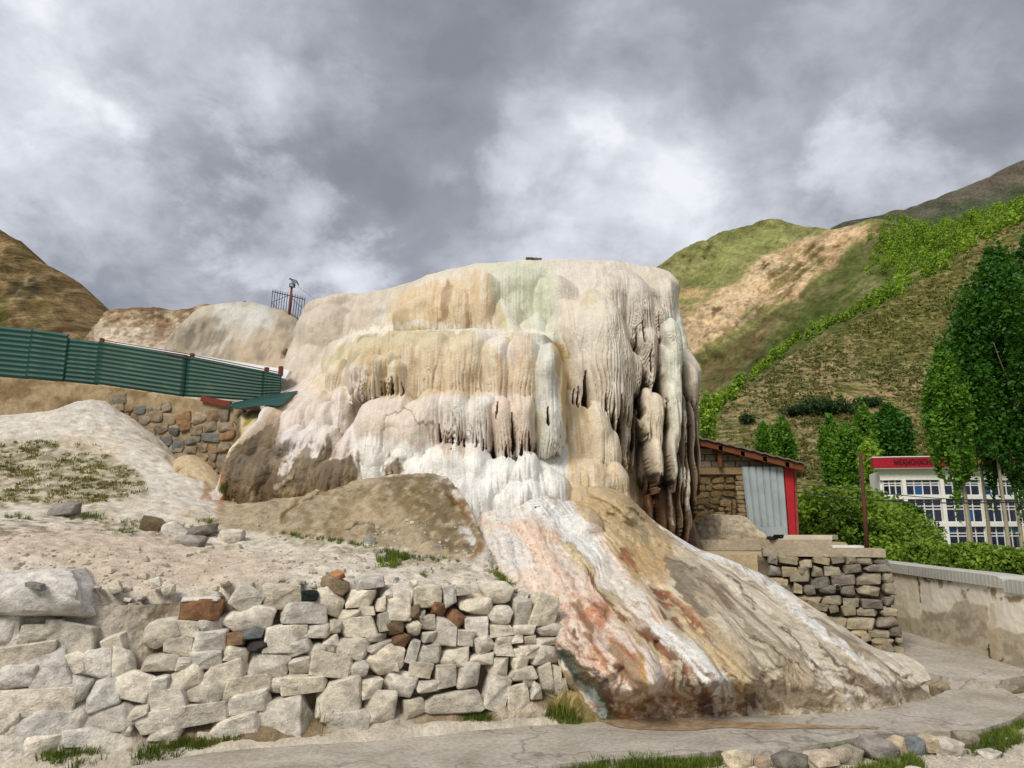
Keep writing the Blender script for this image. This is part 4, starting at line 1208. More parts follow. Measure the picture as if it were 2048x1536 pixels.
# plan line of the dry stone wall: its foot and the inner line of its top
W0 = PZ(-260, 1556)[:2]; W1_ = PZ(1128, 1441)[:2]
WD = (W1_ - W0) / np.linalg.norm(W1_ - W0)
WN = np.array([-WD[1], WD[0]])              # points away from the camera
WLEN = float(np.linalg.norm(W1_ - W0))
LEAN = 0.20


def wall_pt(px, py, inset=0.0):
    """point of the leaning wall face seen at (px, py): plan foot + LEAN * z"""
    d = ray(px, py)
    # n.(p.xy - W0) = LEAN * z + inset
    a = WN @ d[:2] - LEAN * d[2]
    b_ = LEAN * CAM[2] + inset - WN @ (CAM[:2] - W0)
    return CAM + d * (b_ / a)


hp = []
for px, py in [(-250, 1185), (0, 1175), (200, 1200), (330, 1200), (450, 1175), (600, 1165), (800, 1180), (950, 1192), (1060, 1200), (1110, 1230)]:
    p = wall_pt(px, py, 0.22)
    hp.append(p)
for q in [(-250, 1100, 6.2), (100, 1110, 6.3), (300, 1125, 6.5), (500, 1125, 6.9), (700, 1125, 7.2), (850, 1130, 7.3), (1000, 1150, 7.3), (-250, 1040, 7.5), (0, 1040, 7.6), (200, 1045, 8), (300, 1065, 7.8), (400, 1085, 7.7),
          (60, 1000, 9), (200, 960, 9.9), (330, 1010, 8.9), (420, 1035, 8.8), (440, 1020, 9.2), (100, 870, 11.3), (0, 832, 12.0), (-250, 850, 12.0), (100, 822, 12.4), (200, 800, 12.8), (150, 900, 10.9), (235, 850, 12.1), (285, 890, 11.5), (330, 930, 10.9), (380, 965, 10.3), (430, 1005, 9.7),
          (250, 960, 10.2), (100, 940, 10.2),
          (700, 1090, 7.85), (600, 1075, 8.0), (500, 1060, 8.4), (800, 1100, 7.75), (900, 1110, 7.7), (955, 1112, 7.6), (600, 1010, 9.0), (500, 1010, 9.6), (720, 962, 9.35), (840, 955, 9.1), (905, 990, 8.7), (945, 1060, 8.1), (800, 1010, 8.7), (700, 1020, 8.7),
          (450, 1000, 10.0), (440, 960, 11.0), (980, 1130, 7.4)]:
    hp.append(P(*q))
# behind the crest the ground drops to the foot of the masonry wall
for x, y, z in [(-6.9, 14.6, 2.6), (-7.9, 13.9, 3.2), (-5.6, 13.7, 2.55), (-5.0, 13.1, 2.2), (-4.6, 12.3, 2.1), (-4.3, 13.4, 2.2), (-9.5, 15, 3.2), (-12, 15, 3.4), (-11.5, 12.5, 3.9), (-11.5, 9, 2.6), (-11, 6.5, 1.5), (-3, 12, 2.0), (-2, 11, 2.0), (0, 10, 1.8), (0.7, 8, 1.4), (-3.3, 14, 2.0)]:
    hp.append(np.array([x, y, z]))
hp = np.array(hp)
fh = tps(hp[:, :2] / 10, hp[:, 2], 2e-4)
dxh = 0.025
gx, gy = np.meshgrid(np.arange(-11.5, 1.15, dxh), np.arange(4.4, 14.8, dxh))
hx_, hy_ = gx.ravel(), gy.ravel()
hz = np.clip(fh(hx_ / 10, hy_ / 10), -0.3, 4.6)
wd = WN[0] * (hx_ - W0[0]) + WN[1] * (hy_ - W0[1])      # distance behind the wall foot
ws = WD[0] * (hx_ - W0[0]) + WD[1] * (hy_ - W0[1])
hz += 0.05 * fbm(hx_ * 1.6, hy_ * 1.6, 4, 201) + 0.030 * fbm(hx_ * 5, hy_ * 5, 5, 205, 0.62) + 0.02 * ridged(hx_ * 3, hy_ * 3, 3, 209) * sstep(11, 8, hy_)
pj_ = proj(np.stack([hx_, hy_, hz], -1))
spoly = [(430, 1030), (560, 985), (700, 955), (860, 948), (930, 1000), (975, 1100), (940, 1130), (820, 1108), (700, 1088), (560, 1072), (430, 1055)]
sd_ = poly_dist(pj_[0], pj_[1], spoly)[0]
spm = sstep(2, 30, np.where(inside(pj_[0], pj_[1], spoly), sd_, 0))
hz += spm * (0.07 * ridged(hx_ * 2.2, hy_ * 1.6, 4, 241) + 0.05 * fbm(hx_ * 6, hy_ * 5, 4, 243, 0.62) + 0.03)
lim = (wd + 0.05 * fbm(hx_ * 4, hy_ * 4, 3, 11) - 0.26) / LEAN
hz = np.minimum(hz, np.maximum(lim, -0.2))
# the runoff slope begins to the right of this line
rl = np.array([P(*q)[:2] for q in [(1128, 1300, 6.25), (1110, 1236, 6.45), (1040, 1180, 6.9), (1000, 1152, 7.2), (965, 1112, 7.6), (972, 1085, 7.8), (935, 1000, 8.5), (905, 962, 9.0), (880, 940, 9.6)]])
d_, qx_, qy_ = poly_dist(hx_, hy_, rl, False)
tt = np.interp(hy_, rl[:, 1], rl[:, 0])
d_ = np.where(hx_ > tt, np.minimum(d_, hx_ - tt), 0)
hz = hz - 2.2 * np.maximum(0, d_ - 0.02)
VH = np.stack([hx_, hy_, hz], -1)
c = Painter(VH, hx(212, 202, 184), 10, 0.03)
kh = np.arange(len(VH))
n1 = fbm(hx_ * 2.2, hy_ * 2.2, 5, 221, 0.6); n2 = fbm(hx_ * 9, hy_ * 9, 4, 225, 0.65)
c.put(kh, 0.6 * sstep(0.0, 0.45, n1), hx(196, 178, 152)); c.put(kh, 0.6 * sstep(0.05, 0.4, -n1), hx(218, 210, 198))
c.put(kh, 0.5 * sstep(0.1, 0.5, n2), hx(176, 158, 132))
c.poly([(0, 1050), (300, 1075), (600, 1120), (560, 1170), (300, 1180), (100, 1130), (0, 1120)], hx(200, 178, 152), 0.7, 30)
c.poly([(-300, 760), (210, 795), (290, 890), (430, 1000), (300, 1000), (200, 880), (-300, 900)], hx(214, 207, 194), 0.7, 25)
c.poly([(100, 880), (200, 850), (260, 900), (230, 930)], hx(214, 194, 166), 0.5, 25)
c.poly([(-300, 870), (150, 880), (265, 930), (300, 985), (180, 1010), (-300, 1010)], hx(176, 158, 122), 0.6, 25)
c.poly([(-300, 880), (130, 885), (255, 925), (300, 985), (180, 1015), (-300, 1010)], hx(100, 98, 46), 0.85, 18, breakup=0.62, field=n2)
c.poly([(-300, 1020), (450, 1045), (440, 1080), (-300, 1065)], hx(110, 94, 52), 0.8, 14, breakup=0.8, field=n2)
c.stroke([(330, 920), (365, 945), (400, 970), (440, 1010)], 14, hx(150, 96, 48), 0.8, 0.7, breakup=0.3)
c.stroke([(425, 985), (437, 1015)], 20, hx(176, 108, 58), 0.7, 0.7, breakup=0.3)
# the brown earth spur
c.poly([(440, 1000), (560, 985), (700, 955), (860, 948), (930, 1000), (975, 1100), (940, 1130), (820, 1105), (700, 1085), (560, 1070), (430, 1050)], hx(166, 150, 122), 0.95, 12)
c.poly([(760, 955), (870, 950), (930, 1010), (965, 1090), (940, 1115), (850, 1080), (800, 1000)], hx(122, 106, 80), 0.9, 18, breakup=0.1)
c.poly([(560, 1010), (700, 975), (850, 970), (880, 1040), (700, 1080), (560, 1060)], hx(130, 110, 76), 0.6, 18, breakup=0.6)
c.poly([(690, 1000), (790, 1010), (800, 1050), (700, 1050)], hx(184, 164, 132), 0.5, 22)
c.stroke([(450, 1010), (560, 1000), (650, 980), (720, 960)], 9, hx(206, 186, 150), 0.6, 0.8, breakup=0.3)
c.stroke([(560, 1050), (575, 1020), (640, 985), (700, 965)], 7, hx(90, 72, 46), 0.8, 0.8, breakup=0.15)
c.stroke([(690, 1055), (740, 1050), (800, 1065)], 4, hx(88, 70, 46), 0.9, 0.8)
c.stroke([(900, 980), (925, 1010), (960, 1060), (968, 1090), (950, 1110)], 12, hx(124, 88, 50), 0.8, 0.7)
c.stroke([(925, 1060), (945, 1085)], 24, hx(220, 214, 206), 0.85, 0.7)
c.stroke([(890, 965), (910, 1000)], 16, hx(100, 78, 46), 0.9, 0.7)
c.poly([(560, 1060), (700, 1095), (900, 1120), (980, 1150), (900, 1150), (700, 1110), (500, 1080)], hx(128, 118, 62), 0.7, 12, breakup=0.7, field=n2)
c.stroke([(985, 1138), (1010, 1160), (1030, 1175)], 16, hx(104, 96, 40), 0.8, 0.7, breakup=0.2)
c.poly([(0, 1180), (150, 1190), (300, 1200), (340, 1300), (230, 1330), (0, 1300)], hx(208, 200, 186), 0.7, 20)
sp_ = c.mask([(440, 1000), (560, 985), (700, 955), (860, 948), (930, 1000), (975, 1100), (940, 1130), (820, 1105), (700, 1085), (560, 1070), (430, 1050)], 16)
w_ = (0.18 * (1 - sp_))[:, None]
c.c[:, :3] = c.c[:, :3] * (1 - w_) + hx(224, 219, 209) * w_
fs_ = fbm(c.px * 0.09, c.py * 0.14, 5, 231, 0.66)
c.put(kh, sp_ * 0.4 * sstep(0.1, 0.5, fs_), hx(98, 84, 58)); c.put(kh, sp_ * 0.3 * sstep(0.12, 0.5, -fs_), hx(204, 190, 162))
c.put(kh, (1 - sp_) * 0.4 * sstep(0.16, 0.4, fs_), hx(158, 142, 118))
hn, hm = gx.shape
i, j = np.meshgrid(np.arange(hn - 1), np.arange(hm - 1), indexing='ij')
a = (i * hm + j).ravel()
q = np.stack([a, a + 1, a + hm + 1, a + hm], -1)
q = q[(wd[q] > 0.03).all(1)]
used = np.zeros(len(VH), bool); used[q.ravel()] = True
re_ = np.cumsum(used) - 1
HV, HF, HC = VH[used], re_[q], c.c[used]
kind(obj('hillside', mesh('hillside', HV, HF, True, HC), M_SOIL), 'structure')
BV_HILL = bvh_of((HV, HF))
BV_LEFT = bvh_of((HV, HF), A.VF, B.VF)


def hit(px, py, bv):
    o_, n_, i_, d_ = bv.ray_cast(Vector(CAM), Vector(ray(px, py)))
    return None if o_ is None else np.array(o_)


# flat ground near the camera, right terrace, valley floor to the horizon
def ground_grid(name, x0, x1, y0, y1, dx, zf, mat, col=None):
    X, Y = np.meshgrid(np.arange(x0, x1 + dx, dx), np.arange(y0, y1 + dx, dx))
    Zg = zf(X.ravel(), Y.ravel())
    n, m = X.shape
    i, j = np.meshgrid(np.arange(n - 1), np.arange(m - 1), indexing='ij')
    a = (i * m + j).ravel()
    return kind(obj(name, mesh(name, np.stack([X.ravel(), Y.ravel(), Zg], -1), np.stack([a, a + 1, a + m + 1, a + m], -1), True), mat), 'structure')


pl_far = PZ(1778, 1262)[:2]; pl_near = PZ(2048, 1351)[:2]
pd = (pl_near - pl_far) / np.linalg.norm(pl_near - pl_far)


def zg(x, y):
    z = -0.055 + 0.03 * fbm(x * 1.1, y * 1.1, 3, 301) + 0.014 * fbm(x * 7, y * 7, 4, 305, 0.6)
    a = WN[0] * (x - W0[0]) + WN[1] * (y - W0[1]); b = WD[0] * (x - W0[0]) + WD[1] * (y - W0[1])
    k = sstep(-0.16, -0.02, a + 0.06 * fbm(x * 3, y * 3, 3, 311)) * sstep(0.6, 0.3, a) * sstep(WLEN + 0.35, WLEN + 0.05, b)
    z = z + k * (0.10 + 0.03 * fbm(x * 5, y * 5, 3, 313))
    return z


ground_grid('ground', -9, 12, 2.4, 10.0, 0.04, zg, M_GRAVEL)
vf = mesh('valley_floor', np.array([[-4000, -50, -2.6], [4000, -50, -2.6], [4000, 6000, -2.6], [-4000, 6000, -2.6]]), np.array([[0, 1, 2, 3]]), False)
kind(obj('valley_floor', vf, M_VALLEY), 'structure')


def concrete_mat(name, rgb, cr=0.35, crack=True):
    m, nt, b = new_mat(name)
    t = NT(nt)
    vec = t.n('ShaderNodeNewGeometry').outputs['Position']
    n1 = t.noise(vec, 1.6, 6, 0.65, 0.5); n2 = t.noise(vec, 26, 5, 0.65); n3 = t.noise(vec, 90, 3, 0.6)
    r = t.n('ShaderNodeRGB'); r.outputs[0].default_value = (*rgb, 1)
    cc = t.mix(1.0, r.outputs[0], t.ramp(n1, [(0.3, (0.66, 0.63, 0.58)), (0.7, (1.14, 1.14, 1.14))]), 'MULTIPLY')
    cc = t.mix(1.0, cc, t.ramp(n2, [(0.3, g(0.68)), (0.65, g(1.12))]), 'MULTIPLY')
    h = t.add(t.mul(n2, 0.6), t.mul(n3, 0.5))
    if crack:
        mp = t.n('ShaderNodeMapping'); mp.inputs['Scale'].default_value = (0.75, 1.9, 1)
        ds = t.n('ShaderNodeVectorMath', operation='ADD')
        nn = t.n('ShaderNodeTexNoise'); nn.inputs['Scale'].default_value = 2.2; nn.inputs['Detail'].default_value = 6
        t.l(vec, nn.inputs['Vector'])
        sc_ = t.n('ShaderNodeVectorMath', operation='SCALE'); sc_.inputs['Scale'].default_value = 0.7
        t.l(nn.outputs['Color'], sc_.inputs[0]); t.l(vec, ds.inputs[0]); t.l(sc_.outputs[0], ds.inputs[1]); t.l(ds.outputs[0], mp.inputs[0])
        vo = t.n('ShaderNodeTexVoronoi', feature='DISTANCE_TO_EDGE'); vo.inputs['Scale'].default_value = 0.55
        t.l(mp.outputs[0], vo.inputs['Vector'])
        f = t.ramp(vo.outputs['Distance'], [(0.0, g(1)), (0.012, g(0))])
        f = t.mul(f, cr * 1.6)
        cc = t.mix(f, cc, (0.10, 0.085, 0.065))
    t.l(cc, b.inputs['Base Color'])
    b.inputs['Roughness'].default_value = 0.9
    b.inputs['Specular IOR Level'].default_value = 0.2
    t.bump(h, 0.35, 0.012, b)
    return m


M_PATH = concrete_mat('path_concrete', hx(178, 171, 160))
M_CONC = concrete_mat('rough_concrete', hx(166, 154, 134), crack=False)

upper = [(-420, 1560), (100, 1545), (250, 1534), (400, 1508), (520, 1489), (620, 1483), (700, 1474), (800, 1462), (900, 1455), (980, 1449), (1040, 1441), (1120, 1436), (1200, 1430), (1500, 1416), (1640, 1405), (1780, 1395), (1830, 1402), (1868, 1391), (1890, 1382), (1897, 1360)]
lower = [(1990, 1368), (2015, 1382), (2050, 1402), (2056, 1414), (2030, 1437), (1990, 1449), (1955, 1459), (1900, 1462), (1830, 1464), (1735, 1471), (1700, 1478), (1616, 1491), (1560, 1496), (1440, 1502), (1300, 1514), (1180, 1522), (1050, 1536), (900, 1556), (700, 1590), (300, 1660), (-420, 1720)]
up_ = smooth_line([PZ(*p)[:2] for p in upper], 4)
lo_ = smooth_line([PZ(*p)[:2] for p in lower], 4)
pp = np.vstack([up_, lo_])
pp = pp + 0.012 * np.stack([fbm(pp[:, 0] * 6, pp[:, 1] * 6, 3, 3), fbm(pp[:, 0] * 6 + 9, pp[:, 1] * 6, 3, 4)], -1)
flat_poly('footpath', pp, 0.0, M_PATH, 0.10)
# upper walkway beside the plaster wall, one step higher
wk = [PZ(x, y, 0.07)[:2] for x, y in [(1862, 1347), (1900, 1355), (1960, 1363), (2000, 1361), (2048, 1351), (2120, 1372)]]
wk += [pl_near + pd * 2.2 + np.array([0.02, 0]), pl_near + pd * 0.3, pl_far - pd * 3.0, PZ(1700, 1262, 0.07)[:2], PZ(1640, 1290, 0.07)[:2], PZ(1780, 1330, 0.07)[:2]]
flat_poly('upper_walkway', wk, 0.07, M_PATH, 0.16)
# wet patch where the runoff spreads over the path
pud = [(1200, 1443), (1270, 1438), (1350, 1437), (1430, 1440), (1500, 1444), (1600, 1449), (1680, 1452), (1760, 1455), (1700, 1459), (1600, 1457), (1530, 1459), (1440, 1456), (1380, 1462), (1310, 1460), (1240, 1456)]
m_w, nt_, b_ = new_mat('wet_film')
b_.inputs['Base Color'].default_value = (*hx(150, 124, 94), 1)
b_.inputs['Roughness'].default_value = 0.22
t_ = NT(nt_)
nz = t_.noise(t_.n('ShaderNodeNewGeometry').outputs['Position'], 12, 5, 0.6)
t_.l(t_.ramp(nz, [(0.35, tuple(hx(140, 112, 82))), (0.65, tuple(hx(176, 158, 132)))]), b_.inputs['Base Color'])
pl = smooth_line([PZ(*p)[:2] for p in pud], 4)
pl = pl + 0.03 * np.stack([fbm(pl[:, 0] * 5, pl[:, 1] * 5, 3, 13), fbm(pl[:, 0] * 5 + 9, pl[:, 1] * 5, 3, 14)], -1)
flat_poly('puddle', pl, 0.004, m_w)

# ------------------------------------------------------------------ dry stone wall, front left
ROCKS = [hull_rock(s, 12 + s % 6, 0.62, 0.035) for s in range(22)]
BLOCKY = [hull_rock(40 + s, 6, 0.40, 0.035) for s in range(14)]
SMALL = [hull_rock(70 + s, 8, 0.4, 0.0, 0) for s in range(12)]


def place_rock(parent, me, p, size, rot, col, jitter=0.12, name='stone'):
    o = bpy.data.objects.new(name, me)
    COL.objects.link(o)
    o.parent = parent
    o.location = p
    o.scale = np.asarray(size) / 2
    o.rotation_euler = Euler((random.uniform(-jitter, jitter), rot[1], rot[2] + random.uniform(-jitter, jitter)), 'XYZ')
    o.color = (*col, 1)
    return o


for me in ROCKS + BLOCKY + SMALL:
    me.materials.append(M_STONE)
STONES = []
sc_ = 620 / 2048
for x, y, w, h, r in [(-60, 640, 300, 200, 0), (60, 680, 150, 215, 5), (250, 640, 180, 105, 0), (370, 600, 80, 80, 0), (465, 690, 300, 180, -12), (160, 790, 320, 165, 8), (330, 890, 240, 250, 25), (500, 850, 130, 150, 10), (630, 840, 195, 175, 0), (100, 940, 250, 135, 0),
                      (490, 1000, 205, 190, -30), (690, 1060, 205, 230, 10), (800, 850, 140, 200, 10), (210, 1110, 460, 165, 0), (280, 1250, 340, 165, 0), (40, 1250, 150, 125, 0), (700, 1220, 450, 155, 8), (250, 1390, 340, 145, 4), (870, 1000, 260, 165, -10),
                      (1090, 1110, 280, 155, 3), (1050, 1000, 150, 145, 0), (1060, 1220, 300, 135, 8), (835, 1300, 85, 85, 0), (1100, 1310, 240, 120, 0), (600, 1330, 310, 120, 0), (1070, 650, 240, 170, 20), (1240, 610, 175, 100, -8), (1400, 590, 160, 95, 0),
                      (1630, 430, 190, 165, -35), (1650, 560, 340, 175, 10), (1870, 400, 255, 155, 0), (1390, 690, 245, 135, 3), (1190, 730, 190, 145, -10), (1850, 690, 230, 175, 0), (1370, 810, 200, 105, 0),
                      (1060, 840, 215, 110, 0), (1230, 845, 145, 80, 0), (1560, 790, 175, 95, -6), (1220, 950, 230, 170, 12), (1480, 910, 295, 130, 8), (1780, 850, 315, 155, -3), (1975, 760, 180, 110, 22), (1985, 850, 135, 105, 10), (1360, 1045, 255, 140, 6),
                      (1630, 990, 285, 130, 5), (1325, 1185, 315, 130, 3), (1630, 1115, 285, 160, 12), (1550, 1275, 340, 160, 8), (1890, 1200, 330, 265, 0), (1890, 980, 270, 110, 0), (1985, 650, 110, 120, 0), (900, 1180, 160, 90, 20), (760, 720, 130, 110, 10), (60, 1400, 160, 130, 0), (1350, 1330, 90, 60, 0)]:
    STONES.append((x * sc_, 1071 + y * sc_, w * sc_, h * sc_, r))
for x, y, w, h, r in [(160, 515, 310, 145, -2), (330, 430, 210, 165, -22), (540, 420, 210, 115, 3), (600, 310, 200, 70, 8), (470, 515, 165, 65, 5), (580, 500, 115, 70, 0), (520, 610, 240, 135, 2), (250, 630, 195, 115, 0), (370, 600, 95, 85, 0), (680, 580, 95, 125, 10), (665, 460, 70, 95, 0),
                      (785, 470, 195, 215, 10), (985, 405, 195, 165, 0), (1115, 410, 95, 135, 10), (1205, 370, 95, 75, 0), (1305, 460, 240, 130, -8), (1430, 385, 235, 155, -5), (1455, 530, 185, 135, 0), (1600, 500, 120, 200, 0), (1750, 500, 185, 225, -15),
                      (930, 520, 65, 65, 0), (990, 580, 125, 105, 0), (880, 620, 110, 110, 0), (1105, 640, 165, 185, -10), (1225, 670, 115, 125, 0), (1300, 595, 175, 145, 0), (980, 680, 95, 75, 0), (1460, 620, 165, 75, 4), (1610, 620, 155, 70, 0),
                      (1785, 630, 210, 90, 3), (1775, 700, 165, 50, 0), (1475, 690, 115, 70, 0), (1570, 690, 90, 85, 0), (1650, 688, 95, 65, 0), (1345, 720, 145, 135, 30), (640, 672, 155, 60, 3), (670, 730, 180, 70, 5), (470, 750, 235, 155, 0), (335, 700, 115, 75, 35),
                      (240, 760, 125, 95, 12), (340, 750, 70, 80, 0), (700, 830, 265, 190, 15), (880, 770, 80, 155, -15), (985, 775, 185, 120, -4), (1150, 800, 225, 130, 6), (1480, 760, 145, 85, 0), (1640, 760, 145, 85, 0), (1745, 785, 200, 135, 5), (1330, 818, 185, 80, 0),
                      (1585, 820, 120, 145, 0), (1450, 875, 155, 125, 10), (335, 870, 275, 160, -12), (515, 890, 145, 115, 0), (935, 890, 155, 115, -5), (1090, 940, 145, 155, 0), (1250, 930, 185, 165, 0), (1600, 920, 205, 90, 10), (1765, 945, 105, 185, 5), (1430, 1050, 155, 220, -20),
                      (1485, 970, 85, 80, 0), (1570, 1080, 160, 165, 10), (970, 1000, 170, 80, 0), (800, 985, 220, 155, -10), (600, 1010, 135, 125, 0), (400, 1060, 305, 235, 0), (150, 990, 290, 110, 0), (1130, 1110, 420, 150, 5), (460, 1235, 280, 155, 0), (680, 1140, 235, 195, 0),
                      (885, 1135, 165, 125, 20), (1645, 960, 100, 105, 0), (1825, 930, 60, 135, 0), (760, 860, 60, 60, 0), (1850, 1010, 90, 110, 0), (1690, 1030, 90, 120, 0), (320, 1190, 110, 110, 0), (720, 380, 100, 80, 0)]:
    STONES.append((560 + x * sc_, 1071 + y * sc_, w * sc_, h * sc_, r))

dsw = thing('dry_stone_wall', 'long dry stone wall of pale irregular blocks along the near side of the footpath', 'wall')
PALM = hx(224, 217, 202)
WHEAD = math.atan2(WD[1], WD[0])
PAL = [0.5 * PALM + 0.5 * q for q in [hx(206, 196, 178), hx(198, 186, 162), hx(212, 204, 190), hx(190, 178, 154), hx(204, 188, 158), hx(200, 194, 184), hx(214, 200, 172), hx(176, 166, 150)]]


def put_stone(x, y, w, h, r, col=None, me=None, inset=0.0, deep=None, label=None):
    p = wall_pt(x, y, inset + 0.05)
    s = np.linalg.norm(p - CAM) / F * 1.02
    W, H = w * s * 0.98, h * s * 0.97
    D = deep or max(0.28, 0.8 * min(W, H) + 0.1)
    me = me or random.choice(ROCKS if random.random() < 0.55 else BLOCKY)
    col = random.choice(PAL) * random.uniform(0.80, 1.08) if col is None else col
    o = place_rock(dsw, me, p + np.array([WN[0], WN[1], 0]) * (D * 0.30), (W, D, H), (0, math.radians(-r), WHEAD), col)
    if label:
        o['label'] = label
    return o


for s in STONES:
    put_stone(*s, col=(random.choice(PAL) * random.uniform(0.80, 1.10) * (np.array([1.04, 1.05, 1.08]) if s[0] < 300 else 1)))
_slab = rock_mesh(335, 14, 3.0, 10, 0.09, (0.66, 0.92)); _slab.materials.append(M_STONE)
put_stone(56, 1198, 222, 112, -6, col=hx(214, 208, 198), me=_slab, inset=-0.02, deep=0.8, label='large whitish slab boulder')
for x, y, w, h, r, col, lab in [(405, 1219, 82, 42, 3, hx(134, 98, 70), 'rust brown block with a white crust on top'), (619, 1194, 32, 24, 0, hx(34, 42, 36), 'small dark green stone'), (516, 1289, 46, 28, 0, hx(62, 60, 58), 'rounded dark grey stone'),
                                (475, 1280, 32, 28, 0, hx(148, 120, 92), 'small brown veined stone'), (880, 1220, 34, 28, -20, hx(140, 104, 76), 'small rust coloured stone'), (911, 1238, 36, 34, -35, hx(138, 102, 76), 'rust coloured wedge'),
                                (828, 1226, 26, 32, 0, hx(116, 98, 78), 'dark brown stone'), (803, 1281, 38, 28, -20, hx(120, 92, 70), 'reddish brown stone'), (672, 1172, 54, 36, -10, hx(150, 130, 104), 'brown pointed capstone'),
                                (790, 1255, 40, 30, 25, hx(110, 90, 70), 'dark stone'), (505, 1271, 44, 30, 0, hx(110, 112, 112), 'grey stone')]:
    put_stone(x, y, w, h, r, col=col, label=lab, inset=-0.02, me=random.choice(ROCKS))
put_stone(676, 1152, 24, 14, 25, col=hx(178, 128, 88), label='orange chip on the capstone', me=SMALL[2])
put_stone(405, 1201, 66, 10, 0, col=hx(222, 214, 204), me=SMALL[4], label='white crust')
# chinking pebbles in the joints: many, small
rows = MB()
occ = np.array([(s[0], s[1], s[2], s[3]) for s in STONES])
made = 0
for _ in range(2500):
    x, y = random.uniform(0, 1125), random.uniform(1165, 1500)
    base_y = np.interp(x, [0, 260, 520, 900, 1125], [1520, 1515, 1480, 1448, 1430])
    if y > base_y:
        continue
    e = (((occ[:, 0] - x) / (occ[:, 2] * 0.42)) ** 2 + ((occ[:, 1] - y) / (occ[:, 3] * 0.42)) ** 2).min()
    if e < 1.15:
        continue
    w = random.uniform(9, 24); h = w * random.uniform(0.5, 0.95)
    put_stone(x, y, w, h, random.uniform(-40, 40), me=random.choice(SMALL), inset=0.11, deep=0.16)
    made += 1
    if made >= 60:
        break
# earth and crumbled lime behind the stones
ns, nh = 620, 120
ss, hh = np.meshgrid(np.linspace(0.0, WLEN + 0.05, ns), np.linspace(-0.15, 1.0, nh), indexing='ij')
top = np.interp(ss.ravel() / WLEN, [0, 0.3, 0.5, 0.75, 0.92, 1.0], [1.05, 1.05, 0.98, 0.92, 0.86, 0.62]).reshape(ss.shape) + 0.06 * fbm(ss * 3, ss * 0, 3, 410)
zz_ = np.minimum(hh, top)
q0 = W0[None, None, :] + ss[..., None] * WD
pxa, pya = proj(np.concatenate([q0, zz_[..., None]], -1).reshape(-1, 3))
mud = sstep(330, 180, pxa + 60 * fbm(ss.ravel() * 2, hh.ravel() * 2, 2, 5)).reshape(ss.shape) * (0.5 + 0.5 * sstep(0.0, 0.3, fbm(ss * 1.7, hh * 1.7, 3, 77)))
inset = (0.20 - 0.17 * mud) * sstep(0.02, 0.22, hh + 0.08 * fbm(ss * 3, hh * 0, 3, 416)) - 0.01 + 0.04 * fbm(ss * 4, hh * 4, 4, 415) + 0.015 * fbm(ss * 16, hh * 16, 3, 418) + np.maximum(0, hh - top) * 0.6
q1 = q0 + (LEAN * zz_ + inset)[..., None] * WN
EV = np.concatenate([q1, zz_[..., None]], -1)
ec = np.ones((ns * nh, 4)); ec[:, :3] = hx(140, 122, 96)
nn_ = fbm(ss * 2.3, hh * 2.3, 4, 433).ravel()
ec[:, :3] += sstep(0, 0.4, nn_)[:, None] * (hx(190, 178, 158) - hx(140, 122, 96))
ec[:, :3] = ec[:, :3] * (1 - mud.reshape(-1, 1)) + hx(206, 198, 184) * mud.reshape(-1, 1)
i, j = np.meshgrid(np.arange(ns - 1), np.arange(nh - 1), indexing='ij')
a = (i * nh + j).ravel()
obj('earth_fill', mesh('earth_fill', EV.reshape(-1, 3), np.stack([a, a + nh, a + nh + 1, a + 1], -1), True, ec), M_SOIL, dsw)
# return of the wall end, towards the runoff
mbw = MB()
pe = W0 + WD * (WLEN + 0.02)
for k_ in range(7):
    z0 = k_ * 0.1
    pq = pe + WN * (LEAN * z0 + 0.35)
    place_rock(dsw, random.choice(ROCKS), (pq[0] - 0.06, pq[1], z0 + 0.05), (0.4, 0.55, 0.17), (0, 0, WHEAD + 0.2), random.choice(PAL))

# earth heaped between the wall end and the runoff
e0 = PZ(1146, 1440)[:2] + np.array([0.0, 0.07])
EX, EY = np.meshgrid(np.arange(-0.55, 0.62, 0.015), np.arange(-0.42, 0.6, 0.015))
ed = np.sqrt((EX / 0.36) ** 2 + (EY / 0.24) ** 2) + 0.18 * fbm(EX * 4 + 3, EY * 4, 3, 51)
EZ = -0.05 + 0.27 * sstep(1.05, 0.1, ed) + 0.025 * fbm(EX * 9, EY * 9, 4, 53)
ec = np.ones((EX.size, 4)); ec[:, :3] = hx(176, 154, 110)
ec[:, :3] += sstep(0, 0.4, fbm(EX.ravel() * 8, EY.ravel() * 8, 4, 57))[:, None] * (hx(122, 112, 62) - hx(176, 154, 110))
n, m = EX.shape
i, j = np.meshgrid(np.arange(n - 1), np.arange(m - 1), indexing='ij')
a = (i * m + j).ravel()
EVV = np.stack([EX.ravel() + e0[0], EY.ravel() + e0[1], EZ.ravel()], -1)
EFF = np.stack([a, a + 1, a + m + 1, a + m], -1)
kind(obj('earth_bank', mesh('earth_bank', EVV, EFF, True, ec), M_SOIL), 'structure')
BV_BANK = bvh_of((EVV, EFF))


